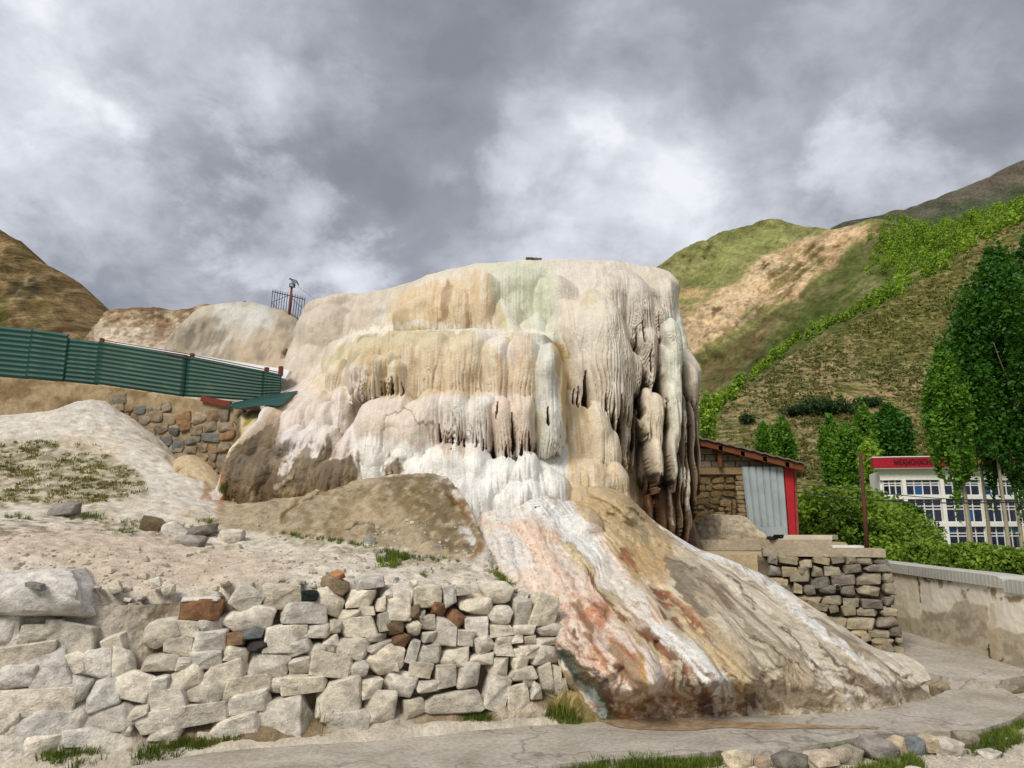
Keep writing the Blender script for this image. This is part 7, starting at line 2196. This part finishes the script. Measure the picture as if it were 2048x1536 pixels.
b_ = MB(); b_.shell(Gd, np.array([pnn[0] * 0.28, pnn[1] * 0.28, 0])); b_.build('plaster_body', m_p, pw, True, np.vstack([pc.c, pc.c]))
M_COPE = plain_mat('coping_sheet', hx(182, 181, 172), 0.6, 0.0, (tuple(hx(160, 158, 150)), 0.6, 0.5), 2)
uc = on_line(1979, pa2, pd)
for (u0, u1, z0, z1, rise) in ((0.0, uc - 0.01, zw0 + 0.003, zw0 + 0.135, 0.0), (uc + 0.01, LW, zw0 - 0.03, zw0 + 0.115, 0.0)):
    n_ = int((u1 - u0) / 0.016)
    us = np.linspace(u0, u1, n_)
    rb = 0.003 * np.clip(2.0 - np.abs(((us / 0.085) % 1) - 0.5) * 9, 0, 1)
    Gd = np.zeros((n_, 4, 3))
    ztop = z1 + 0.012 * fbm(us * 0.8, us * 0, 2, 3) - 0.03 * np.exp(-((us - uc) / 0.08) ** 2)
    for j_, (o_, v) in enumerate(((-0.035, 0.0), (-0.035, 0.5), (-0.033, 0.96), (0.02, 1.0))):
        Gd[:, j_, :2] = pa2 + pd * us[:, None] + pnn * (o_ - (rb if j_ < 3 else rb * 0))[:, None]
        Gd[:, j_, 2] = z0 + (ztop - z0) * v
    b_ = MB(); b_.shell(Gd, np.array([pnn[0] * 0.30, pnn[1] * 0.30, -0.004])); b_.build('coping', M_COPE, pw)


# ------------------------------------------------------------------ hotel behind the trees
M_WHITE = plain_mat('white_render', hx(226, 224, 214), 0.8, bump=0.05)
M_FASCIA = plain_mat('crimson_fascia', hx(158, 14, 34), 0.45, bump=0.02)
M_LETTER = plain_mat('dark_red_letter', hx(84, 8, 16), 0.5, bump=0.02)
M_FRAME = plain_mat('white_frame', hx(216, 214, 206), 0.6, bump=0.02)
m_gl, nt, bs = new_mat('blue_glass')
bs.inputs['Base Color'].default_value = (*hx(16, 26, 52), 1); bs.inputs['Roughness'].default_value = 0.08; bs.inputs['Specular IOR Level'].default_value = 0.6
M_GLASS = m_gl
m_gl2, nt, bs = new_mat('bright_blue_blind')
bs.inputs['Base Color'].default_value = (*hx(24, 74, 132), 1); bs.inputs['Roughness'].default_value = 0.2
hotel = thing('hotel', 'white curved hotel with blue glass windows and a crimson roof fascia behind the poplars', 'building')
YHO = 82.0
hc = np.array([float(P(1905, 1000, YHO)[0]), YHO + 26.0]); HR = 26.0
SXH = YHO / F


def arc(s_, r_=0.0):
    """point on the curved front: s_ metres along it from the middle column, r_ metres outwards"""
    a = s_ / HR
    return np.array([hc[0] + (HR + r_) * math.sin(a), hc[1] - (HR + r_) * math.cos(a)])


HZ = lambda py, Y=YHO: float(P(1905, py, Y)[2])
z_roof, z_fas_b, z_par = HZ(915), HZ(936), HZ(946)
s_left, s_right = -7.4, 26.0


def arc_shell(s0, s1, z0, z1, r_out, thick, n=30):
    Gd = np.zeros((n, 2, 3))
    off = np.zeros((n, 2, 3))
    for i_, s_ in enumerate(np.linspace(s0, s1, n)):
        a, b2 = arc(s_, r_out), arc(s_, r_out - thick)
        for j_, z in enumerate((z0, z1)):
            Gd[i_, j_] = (*a, z); off[i_, j_] = (*(b2 - a), 0)
    return Gd, off


def hotel_part(name, s0, s1, z0, z1, r_out, thick, mat, parent, n=30):
    b = MB(); Gd, off = arc_shell(s0, s1, z0, z1, r_out, thick, n); b.shell(Gd, off)
    return b.build(name, mat, parent, False)


hotel_part('wall', s_left, s_right, -3.2, z_par + 0.3, -0.35, 6.0, M_WHITE, hotel, 40)
hotel_part('parapet', s_left, s_right, z_par - 0.75, z_fas_b, 0.0, 0.5, M_WHITE, hotel, 40)
hotel_part('fascia', s_left - 0.7, s_right, z_fas_b, z_roof, 0.9, 1.6, M_FASCIA, hotel, 40)
hotel_part('fascia_trim', s_left - 0.75, s_right, z_roof, z_roof + 0.10, 0.95, 1.7, M_WHITE, hotel, 40)
hotel_part('fascia_trim', s_left - 0.6, s_right, z_fas_b - 0.08, z_fas_b - 0.003, 0.85, 1.0, M_WHITE, hotel, 40)
# lettering along the curve
fc = bpy.data.curves.new('letters', 'FONT')
fc.body = 'МЕҲМОНХОНА'
fc.size = 1.0; fc.extrude = 0.06; fc.space_character = 1.02; fc.offset = 0.015
fo = bpy.data.objects.new('letters_source', fc); COL.objects.link(fo)
bpy.context.view_layer.update()
me_t = bpy.data.meshes.new_from_object(fo.evaluated_get(bpy.context.evaluated_depsgraph_get()))
bpy.data.objects.remove(fo)
co = np.zeros(len(me_t.vertices) * 3, np.float32); me_t.vertices.foreach_get('co', co); co = co.reshape(-1, 3)
x0, x1 = co[:, 0].min(), co[:, 0].max(); y0, y1 = co[:, 1].min(), co[:, 1].max()
sL0, sL1 = float(np.interp(1786, [1745, 1905], [s_left - 0.7, 0])), float(np.interp(1866, [1745, 1905], [s_left - 0.7, 0]))
nc = np.zeros_like(co)
for i_, (x, y, z) in enumerate(co):
    s_ = sL0 + (x - x0) / (x1 - x0) * (sL1 - sL0)
    q_ = arc(s_, 0.93 + z)
    nc[i_] = (q_[0], q_[1], z_fas_b + 0.22 + (y - y0) / (y1 - y0) * 0.76)
me_t.vertices.foreach_set('co', nc.ravel()); me_t.update()
me_t.materials.clear(); me_t.name = 'letters'
obj('letters', me_t, M_LETTER, hotel)
# storeys and bays
lev = [(HZ(954), HZ(990)), (HZ(997), HZ(1044)), (HZ(1052), HZ(1097))]
bays = [(-7.1, -5.2, 3), (-4.8, -1.2, 4), (-0.75, 3.45, 4), (3.9, 8.1, 4), (8.55, 12.75, 4), (13.2, 17.4, 4)]
hotel_part('string_course', s_left, s_right, HZ(998), HZ(990.5), 0.12, 0.6, M_WHITE, hotel, 40)
hotel_part('string_course', s_left, s_right, HZ(1053), HZ(1044.5), 0.12, 0.6, M_WHITE, hotel, 40)
for s0, s1, npn in bays:
    hotel_part('pier', s1 + 0.003, s1 + 0.42, -3.2, z_par - 0.76, 0.10, 0.6, M_WHITE, hotel, 3)
    for fl_, (zt2, zb2) in enumerate(lev):
        b = MB()
        fw = 0.06
        pw_ = (s1 - s0) / npn
        rowsz = [zb2, zb2 + (zt2 - zb2) * 0.55, zb2 + (zt2 - zb2) * 0.68, zt2]
        for k_ in range(npn + 1):
            Gd, off = arc_shell(s0 + pw_ * k_ - fw, s0 + pw_ * k_ + fw, zb2, zt2, -0.22, 0.10, 2); b.shell(Gd, off)
        for k_, z in enumerate(rowsz):
            Gd, off = arc_shell(s0, s1, z - fw, z + fw, -0.235, 0.07, 5); b.shell(Gd, off)
        wnd = b.build('window', M_FRAME, hotel)
        for k_ in range(npn):
            for r_ in range(3):
                Gd, off = arc_shell(s0 + pw_ * k_ + 0.05, s0 + pw_ * (k_ + 1) - 0.05, rowsz[r_] + 0.05, rowsz[r_ + 1] - 0.05, -0.28, 0.04, 2)
                b = MB(); b.shell(Gd, off)
                b.build('pane', m_gl2 if (fl_ * 7 + k_ * 3 + r_ * 5 + int(s0 * 3)) % 11 == 0 else M_GLASS, wnd)

# ------------------------------------------------------------------ trees
for q in [('biggest dark poplar with a broad crown, at the far right in front of the hotel', 1985, 500, 955, 1150, 50, 190, 24000, 0.21, LEAF_DARK, 901, ((-1.6, 0), (-0.4, 0.4), (1.2, 0))),
          ('tall dark poplar partly outside the frame beyond the biggest one', 2058, 470, 950, 1150, 54, 170, 18000, 0.22, LEAF_DARK, 902, ((-0.8, 0), (0.5, 0.3))),
          ('loose lighter poplar leaning left of the dark poplars above the hotel fascia', 1878, 690, 975, 1130, 47, 90, 8500, 0.18, LEAF_POPLAR, 903, ((0.5, 0), (0.9, 0.5))),
          ('dark narrow poplar filling the space between the lighter and the biggest poplar', 1935, 590, 960, 1140, 52, 110, 12500, 0.20, LEAF_DARK, 904, ((-0.6, 0), (0.7, 0))),
          ]:
    poplar(q[0], q[1], q[2], q[3], q[4], q[5], q[6], q[7], q[8], q[9], q[10], 'poplars in front of the hotel', q[11], clumps=110, spread=0.24)
for q in [('small twin topped poplar on the slope above the shed roof, left one', 1524, 843, 925, 930, 121, 34, 2850, 0.36, LEAF_POPLAR, 911), ('small bushy poplar on the slope above the shed roof, right one', 1562, 836, 930, 940, 119, 50, 4180, 0.36, LEAF_POPLAR, 912),
          ('slender poplar with open foliage left of the poplar clump by the steel post', 1658, 832, 980, 1000, 103, 46, 4560, 0.36, LEAF_POPLAR, 913), ('broad light green poplar in the middle of the clump by the steel post', 1690, 850, 985, 1000, 100, 66, 6840, 0.36, LEAF_POPLAR, 914),
          ('tallest narrow poplar of the clump, rising above its neighbours', 1722, 802, 980, 1000, 102, 46, 5700, 0.36, LEAF_POPLAR, 915), ('dark poplar with a wide crown right of the tallest one', 1775, 812, 930, 980, 106, 80, 7980, 0.36, LEAF_DARK, 916),
          ('yellow green poplar low in front of the dark wide one', 1735, 880, 985, 1000, 93, 44, 4180, 0.36, LEAF_GULLY, 917), ('short poplar peeking out above the red fascia', 1815, 900, 960, 990, 110, 50, 3040, 0.36, LEAF_POPLAR, 918),
          ('low bright poplar beside the right edge of the mound', 1412, 790, 890, 900, 129, 36, 2850, 0.36, LEAF_GULLY, 919)]:
    poplar(*q[:7], q[7], q[8], q[9], q[10], 'young poplars below the slope', clumps=60, trunk_r=0.12)
for q in [('large rounded mulberry bush filling the space behind the terrace wall', 1690, 978, 1140, 1150, 20, 225, 17000, 0.078, LEAF_BUSH, 921), ('second rounded bush right of the large one, in front of the hotel', 1786, 1022, 1150, 1160, 24, 150, 10000, 0.086, LEAF_BUSH, 922),
          ('darker bush behind the other two, below the red fascia', 1800, 1008, 1140, 1160, 31, 110, 7000, 0.11, LEAF_DARK, 923), ('rounded bush directly right of the shed', 1632, 975, 1130, 1150, 19.0, 110, 6500, 0.075, LEAF_BUSH, 924),
          ('low bush behind the plaster wall near its far end', 1850, 1085, 1170, 1180, 15, 130, 6000, 0.062, LEAF_BUSH, 925), ('low yellowish bush behind the middle of the plaster wall', 1945, 1088, 1175, 1190, 13.5, 140, 6000, 0.058, LEAF_BUSH, 926), ('low bush behind the plaster wall at the right frame edge', 2040, 1100, 1185, 1200, 13, 110, 4500, 0.058, LEAF_BUSH, 927)]:
    poplar(*q[:7], q[7], q[8], q[9], q[10], 'bushes behind the walls', ((0, 0), (0.25, 0.2), (-0.2, 0.1)), round_prof, 130, 0.20, 'bush', 'mulberry_bush', 0.035)

# wood along the gully: too many to tell apart
rng = np.random.default_rng(31)
PTS, SH = [], []


def scatter_band(line, width, n, hgt, leaves, bv=BV_RIGHT):
    L = smooth_line(line, 10)
    for _ in range(n):
        k_ = rng.integers(0, len(L) - 1)
        q_ = L[k_] + (L[k_ + 1] - L[k_]) * rng.uniform() + rng.normal(size=2) * np.interp(k_ / len(L), np.linspace(0, 1, len(width)), width) * 0.4
        o_ = hit(q_[0], q_[1], bv)
        if o_ is None:
            continue
        H_ = hgt * rng.uniform(0.6, 1.4)
        m = leaves
        t_ = rng.uniform(0, 1, m); a_ = rng.uniform(0, 6.28, m); r_ = H_ * 0.33 * np.sqrt(rng.uniform(0, 1, m)) * np.sqrt(np.maximum(0.05, 1 - (1.7 * t_ - 0.7) ** 2))
        PTS.append(o_ + np.stack([np.cos(a_) * r_, np.sin(a_) * r_, t_ * H_], -1))
        SH.append(np.clip(rng.uniform(0.1, 0.9) + rng.uniform(-0.2, 0.2, m), 0, 1))


scatter_band([(2080, 398), (1960, 438), (1880, 466), (1820, 492), (1790, 520)], [30, 46, 58, 64, 54], 400, 6.2, 140)
scatter_band([(2060, 425), (1960, 478), (1880, 528), (1800, 580), (1740, 612)], [8, 10, 14, 16, 12], 120, 4.6, 120)
scatter_band([(1740, 612), (1690, 640), (1620, 668), (1570, 700), (1545, 724)], [8, 7, 12, 5, 5], 52, 4.0, 110)
scatter_band([(1545, 724), (1500, 760), (1450, 800), (1405, 838)], [5, 6, 14, 18], 44, 3.0, 100)
b_ = foliage('gully_wood', np.vstack(PTS), np.concatenate(SH), 0.66, LEAF_GULLY, rng)
kind(b_, 'stuff'); b_['label'] = 'bright green wood of small trees along the gully between the hills'; b_['category'] = 'wood'
# dark scrub and tufts over the near slope
PTS, SH = [], []
n_ = 0
while n_ < 9000:
    px, py = rng.uniform(1395, 2060), rng.uniform(430, 960)
    o_ = hit(px, py, BV_RIGHT)
    if o_ is None or o_[1] > 300 or (px < 1500 and py < 700):
        n_ += 0 if rng.uniform() < 0.9 else 1
        continue
    if vn(np.array([o_[0] * 0.08]), np.array([o_[2] * 0.13]), 5)[0] + rng.uniform(-0.7, 0.9) < 0:
        n_ += 1
        continue
    m = 6
    PTS.append(o_ + rng.normal(size=(m, 3)) * np.array([0.45, 0.4, 0.14]) + np.array([0, 0, 0.1]))
    SH.append(rng.uniform(0, 0.8, m)); n_ += 1
LEAF_TUFT = leaf_mat('hill_tuft', tuple(hx(76, 78, 36)), tuple(hx(118, 120, 62)))
b_ = foliage('hill_scrub', np.vstack(PTS), np.concatenate(SH), 0.5, LEAF_TUFT, rng, None, 0.5, 1.2)
kind(b_, 'stuff'); b_['label'] = 'sparse olive tufts dotted all over the near slope'; b_['category'] = 'scrub'
for lab, px, py, w, h, n in (('small round dark shrub alone on the slope above the shed', 1492, 838, 24, 16, 700), ('long dark scrub patch across the slope above the poplar clump', 1660, 812, 110, 26, 2200), ('dark scrub upper right of the long patch, under the bare earth scar', 1735, 803, 44, 16, 900), ('grey green scrub at the left end of the long patch', 1590, 822, 50, 18, 900)):
    o_ = hit(px, py + h * 0.5, BV_RIGHT)
    s_ = o_[1] / F
    pts = rng.normal(size=(n, 3)) * np.array([w * 0.26 * s_, 1.0, h * 0.24 * s_]) + (o_ + np.array([0, -0.6, h * 0.5 * s_]))
    if w > 40:
        pts[:, 2] += 0.25 * s_ * w * 0.3 * vn(pts[:, 0] * 0.7, 0 * pts[:, 0], 7)
    tag(foliage('scrub_bush', pts, rng.uniform(0, 1, n), 0.36, LEAF_SCRUB, rng), lab, 'shrub', 'dark scrub on the near slope')


# ------------------------------------------------------------------ grass and tufts
def tufts(name, spots, blades, hgt, width, mat, label, cat='grass', droop=0.5):
    V, Fq, col, n = [], [], [], 0
    for p, sc2 in spots:
        m = max(3, int(blades * rng.uniform(0.6, 1.4)))
        a = rng.uniform(0, 6.28, m); rr_ = 0.045 * sc2 * np.sqrt(rng.uniform(0, 1, m))
        b0 = p + np.stack([np.cos(a) * rr_, np.sin(a) * rr_, np.zeros(m)], -1)
        hh2 = hgt * sc2 * rng.uniform(0.45, 1.15, m)
        d = np.stack([np.cos(a), np.sin(a), np.zeros(m)], -1) * (droop * hh2 * rng.uniform(0.2, 1.2, m))[:, None]
        side = np.stack([-np.sin(a), np.cos(a), np.zeros(m)], -1) * width * sc2 * rng.uniform(0.7, 1.2, (m, 1))
        mid = b0 + d * 0.35 + np.array([0, 0, 1.0]) * (hh2 * 0.6)[:, None]
        tip = b0 + d + np.array([0, 0, 1.0]) * hh2[:, None]
        V.append(np.stack([b0 - side, b0 + side, mid + side * 0.7, mid - side * 0.7, tip], 1).reshape(-1, 3))
        k = np.arange(m) * 5 + n
        Fq.append(np.concatenate([np.stack([k, k + 1, k + 2], -1), np.stack([k, k + 2, k + 3], -1), np.stack([k + 3, k + 2, k + 4], -1)]))
        col.append(np.repeat(np.clip(rng.uniform(0.1, 0.9) + rng.uniform(-0.25, 0.25, m), 0, 1), 5)); n += 5 * m
    c_ = np.ones((n, 4)); c_[:, :3] = np.concatenate(col)[:, None]
    o = obj(name, mesh(name, np.vstack(V), np.vstack(Fq), False, c_), mat)
    kind(o, 'stuff'); o['label'] = label; o['category'] = cat
    return o


def on_ground(px, py):
    p = PZ(px, py, -0.03)
    o_ = hit(px, py, BV_BANK)
    if o_ is not None and o_[2] > 0.0:
        return o_ - np.array([0, 0, 0.01])
    return np.array([p[0], p[1], float(zg(p[0:1], p[1:2])[0]) - 0.01])


bpy.context.view_layer.update()
sp = []
for poly_, n in (([(330, 1502), (420, 1484), (520, 1482), (520, 1490), (420, 1505), (330, 1515)], 130), ([(250, 1528), (300, 1512), (400, 1500), (400, 1508), (270, 1533)], 40), ([(20, 1532), (100, 1516), (160, 1512), (210, 1530), (150, 1536)], 70), ([(160, 1500), (200, 1488), (205, 1505), (170, 1510)], 26),
                ([(1035, 1440), (1045, 1412), (1090, 1402), (1140, 1416), (1160, 1440), (1100, 1446)], 230), ([(925, 1456), (990, 1450), (990, 1456), (930, 1459)], 30),
                ([(1050, 1536), (1180, 1522), (1300, 1514), (1430, 1506), (1440, 1520), (1300, 1540)], 260), ([(1640, 1494), (1700, 1480), (1735, 1474), (1740, 1484), (1690, 1498)], 70), ([(1760, 1472), (1830, 1468), (1840, 1476), (1770, 1480)], 22),
                ([(1945, 1470), (1985, 1450), (2030, 1446), (2040, 1470), (1990, 1500), (1940, 1495)], 150), ([(1990, 1450), (2048, 1430), (2048, 1442)], 30), ([(1680, 1536), (1760, 1516), (1820, 1500), (1840, 1520), (1800, 1540)], 130), ([(1545, 1536), (1600, 1524), (1640, 1536)], 30), ([(2000, 1385), (2048, 1398), (2048, 1412)], 16)):
    q_ = np.array(poly_, float)
    for _ in range(n):
        for _t in range(20):
            x, y = rng.uniform(q_[:, 0].min(), q_[:, 0].max()), rng.uniform(q_[:, 1].min(), q_[:, 1].max())
            if inside(np.array([x]), np.array([y]), q_)[0]:
                break
        else:
            continue
        sp.append((on_ground(x, y + 4), rng.uniform(0.6, 1.25)))
tufts('grass', sp, 26, 0.066, 0.0032, GRASS_M, 'short green grass growing along both edges of the concrete footpath')
sp = []
for poly_, n in (([(1030, 1420), (1060, 1410), (1140, 1420), (1140, 1440), (1040, 1442)], 26), ([(565, 1480), (640, 1460), (660, 1480), (580, 1492)], 8)):
    q_ = np.array(poly_, float)
    for _ in range(n):
        sp.append((on_ground(rng.uniform(q_[:, 0].min(), q_[:, 0].max()), rng.uniform(q_[:, 1].min(), q_[:, 1].max())), 1.5))
tufts('dry_grass', sp, 9, 0.17, 0.002, GRASS_DRY, 'taller dry grass stalks at the right end of the dry stone wall', droop=0.7)
sp = []
for poly_, n, s0 in (([(750, 1120), (770, 1100), (800, 1104), (820, 1118), (790, 1135), (755, 1138)], 60, 0.8), ([(800, 1108), (880, 1116), (920, 1124), (820, 1122)], 26, 0.5), ([(540, 1062), (600, 1070), (690, 1085), (600, 1078)], 30, 0.5), ([(640, 1072), (760, 1092), (740, 1098), (640, 1082)], 26, 0.5),
                    ([(970, 1138), (1000, 1150), (1030, 1172), (1010, 1168)], 26, 0.6), ([(100, 1030), (300, 1042), (440, 1060), (430, 1072), (220, 1058)], 60, 0.45), ([(160, 1030), (205, 1030), (205, 1040), (160, 1040)], 26, 0.6), ([(380, 1040), (430, 1038), (420, 1048)], 14, 0.5), ([(840, 1148), (860, 1150), (850, 1156)], 8, 0.4), ([(440, 985), (447, 965), (452, 990)], 10, 0.8),
                    ([(225, 1060), (280, 1058), (290, 1066), (230, 1068)], 18, 0.5), ([(10, 1030), (60, 1034), (60, 1040), (10, 1038)], 16, 0.5)):
    q_ = np.array(poly_, float)
    for _ in range(n):
        for _t in range(20):
            x, y = rng.uniform(q_[:, 0].min(), q_[:, 0].max()), rng.uniform(q_[:, 1].min(), q_[:, 1].max())
            if inside(np.array([x]), np.array([y]), q_)[0]:
                break
        o_ = hit(x, y, BV_LEFT)
        if o_ is not None:
            sp.append((o_ - np.array([0, 0, 0.01]), s0 * rng.uniform(0.7, 1.3)))
tufts('bank_grass', sp, 20, 0.10, 0.004, GRASS_M, 'small green grass tufts scattered over the pale bank above the dry stone wall')
sp = []
q_ = np.array([(-40, 885), (130, 880), (200, 890), (262, 925), (300, 980), (200, 1010), (-40, 1000)], float)
for _ in range(2600):
    x, y = rng.uniform(-40, 300), rng.uniform(880, 1010)
    if inside(np.array([x]), np.array([y]), q_)[0] and vn(np.array([x * 0.045]), np.array([y * 0.12]), 3)[0] + rng.uniform(-0.5, 0.5) > 0.02:
        o_ = hit(x, y, BV_HILL)
        if o_ is not None:
            sp.append((o_ - np.array([0, 0, 0.01]), rng.uniform(0.6, 1.1)))
tufts('olive_ground_cover', sp, 10, 0.045, 0.007, GRASS_DRY, 'patch of low olive tufts on the white hillside at the left', 'ground cover', 1.2)

# ------------------------------------------------------------------ loose stones
for x, y, w, h, r, col, lab in ((122, 1022, 48, 26, 5, hx(150, 144, 136), 'grey brown stone sitting alone below the olive patch on the hillside'), (378, 1085, 56, 26, -4, hx(160, 154, 144), 'grey flat stone left of the squarish white block on the bank'), (458, 1075, 50, 28, 2, hx(206, 196, 178), 'squarish white block on the bank'),
                               (462, 1095, 34, 14, 0, hx(198, 188, 170), 'small flat stone under the squarish white block'), (345, 1064, 52, 34, -35, hx(212, 204, 190), 'pointed white slab tilted against the dark hollow'), (303, 1052, 44, 30, -30, hx(124, 108, 84), 'dark brown stone left of the pointed white slab'), (395, 1062, 60, 18, 8, hx(130, 124, 114), 'long dark slab behind the grey flat stone'),
                               (738, 1083, 26, 16, 0, hx(168, 162, 154), 'small grey stone among grass above the dry stone wall'), (762, 1115, 18, 16, 0, hx(190, 190, 186), 'round pale stone beside the green grass clump'), (875, 1096, 22, 12, 0, hx(176, 166, 150), 'little stone at the foot of the brown spur'), (695, 975, 8, 5, 0, hx(206, 190, 160), 'tiny chip on the crest of the brown spur'),
                               (468, 1000, 14, 9, 0, hx(170, 166, 158), 'small grey stone in the corner by the rusty seep'), (1075, 1015, 12, 5, 0, hx(40, 36, 34), 'small black fragment lying on the white terrace foot')):
    o_ = hit(x, y + h * 0.3, BV_LEFT)
    if o_ is None:
        continue
    s_ = np.linalg.norm(o_ - CAM) / F
    big = w > 30
    o = place_rock(None, random.choice(ROCKS if big else SMALL), o_ + np.array([0, 0.05, h * s_ * 0.25]), (w * s_, max(w, h) * s_ * 0.8, h * s_ * 1.15), (0, math.radians(-r), 0.1), col, 0.1, 'rock')
    tag(o, lab, 'rock', 'loose stones on the bank')
o_ = hit(72, 1165, BV_LEFT)
p_ = wall_pt(72, 1171, -0.16)
tag(place_rock(None, SMALL[3], p_ + np.array([0, 0, 0.0]), (0.13, 0.12, 0.045), (0, 0.2, 0.3), hx(138, 134, 128), 0.0, 'stone_chip'), 'grey flat chip lying on the large whitish slab boulder', 'rock')
# rubble crumbs along the top of the wall
MBc = MB()
bms = [np.array([v.co[:] for v in me.vertices]) for me in SMALL]
bfs = [np.array([list(p.vertices) for p in me.polygons]) for me in SMALL]
for _ in range(700):
    x = rng.uniform(0, 1080); y = rng.uniform(1095, 1180) if rng.uniform() < 0.75 else rng.uniform(1040, 1150)
    o_ = hit(x, y, BV_HILL)
    if o_ is None:
        continue
    k_ = rng.integers(12); s_ = 0.007 * rng.uniform(0.12, 1) ** -0.85
    MBc.add(bms[k_] * s_ * np.array([1, 1, 0.6]) @ np.array(Euler((0, 0, rng.uniform(0, 6))).to_matrix()).T + o_, [bfs[k_]])
for _ in range(700):
    x, y = rng.uniform(1430, 2100), rng.uniform(1450, 1560)
    p = on_ground(x, y)
    k_ = rng.integers(12); s_ = rng.uniform(0.006, 0.022) * (1.5 if rng.uniform() < 0.1 else 1)
    MBc.add(bms[k_] * s_ * np.array([1, 1, 0.6]) @ np.array(Euler((0, 0, rng.uniform(0, 6))).to_matrix()).T + p + np.array([0, 0, 0.012]), [bfs[k_]])
for _ in range(240):
    x = rng.uniform(560, 1120); y = np.interp(x, [560, 700, 900, 1040, 1120], [1484, 1473, 1452, 1440, 1434]) + rng.uniform(-16, 1)
    p = on_ground(x, y)
    k_ = rng.integers(12); s_ = rng.uniform(0.006, 0.022)
    MBc.add(bms[k_] * s_ + p + np.array([0, 0, 0.01]), [bfs[k_]])
ob = MBc.build('gravel', surface_mat('crumbled_lime', tuple(hx(200, 190, 172)), 0.95, ((0.3, 0.75), (0.7, 1.1)), 9, 60, 0.5, 0.01, spec=0.1), None, False)
kind(ob, 'stuff'); ob['label'] = 'pale stone crumbs scattered over the bank and beside the footpath'; ob['category'] = 'gravel'
# kerb stones on the near side of the path
for x, y, w, h, r, col, lab in ((1482, 1516, 52, 34, 5, hx(206, 192, 164), 'cream square stone, leftmost of the row below the path'), (1528, 1520, 34, 22, 0, hx(184, 164, 138), 'pinkish low stone right of the cream square one'), (1588, 1520, 60, 36, -5, hx(128, 122, 114), 'dark grey stone with a mossy foot in the row below the path'), (1650, 1512, 56, 26, 0, hx(196, 180, 158), 'pale crumbly stone between the dark grey one and the long grey one'),
                               (1700, 1502, 60, 28, -10, hx(176, 164, 146), 'flat tan stone beside the long grey kerb stone'), (1762, 1492, 66, 40, -12, hx(150, 144, 136), 'long grey kerb stone with a sloping top'), (1800, 1488, 34, 34, 20, hx(200, 180, 150), 'cream stone leaning on the long grey kerb stone'), (1834, 1489, 34, 34, 0, hx(120, 124, 126), 'bluish grey stone in the middle of the kerb row'),
                               (1862, 1486, 28, 34, 10, hx(198, 180, 152), 'narrow cream stone right of the bluish grey one'), (1903, 1489, 50, 30, -15, hx(204, 196, 182), 'whitish tilted stone near the right end of the kerb row'), (1935, 1474, 44, 30, -8, hx(150, 140, 124), 'brownish stone under the path corner'), (1885, 1470, 60, 20, 0, hx(158, 148, 130), 'flat brown stone tucked under the path edge'),
                               (1885, 1374, 30, 26, 10, hx(152, 138, 112), 'tan stone at the right foot of the runoff slope'), (1874, 1360, 20, 14, 0, hx(110, 100, 86), 'small dark stone beside the walkway step'), (2022, 1371, 50, 16, 5, hx(140, 132, 116), 'broken concrete lump at the right end of the walkway step'), (1440, 1506, 26, 18, 0, hx(110, 102, 90), 'small dark stone left of the cream square one'),
                               (1828, 1530, 26, 16, 0, hx(206, 196, 180), 'white stone lying in the gravel under the kerb row'), (1760, 1528, 20, 9, 0, hx(196, 190, 176), 'flat white stone in the grass under the kerb row'), (1985, 1500, 40, 12, 0, hx(204, 196, 184), 'flat pale stone in the gravel at the lower right')):
    p = on_ground(x, y + h * 0.45)
    s_ = np.linalg.norm(p - CAM) / F
    o = place_rock(None, random.choice(ROCKS), p + np.array([0, w * s_ * 0.2, h * s_ * 0.42]), (w * s_ * 0.92, max(w * 0.8, h) * s_ * 0.9, h * s_ * 1.0), (0, math.radians(-r), 0.25), col, 0.12, 'kerb_stone')
    tag(o, lab, 'stone', 'stones below the path edge')
for im in list(bpy.data.meshes):
    if im.users == 0:
        bpy.data.meshes.remove(im)
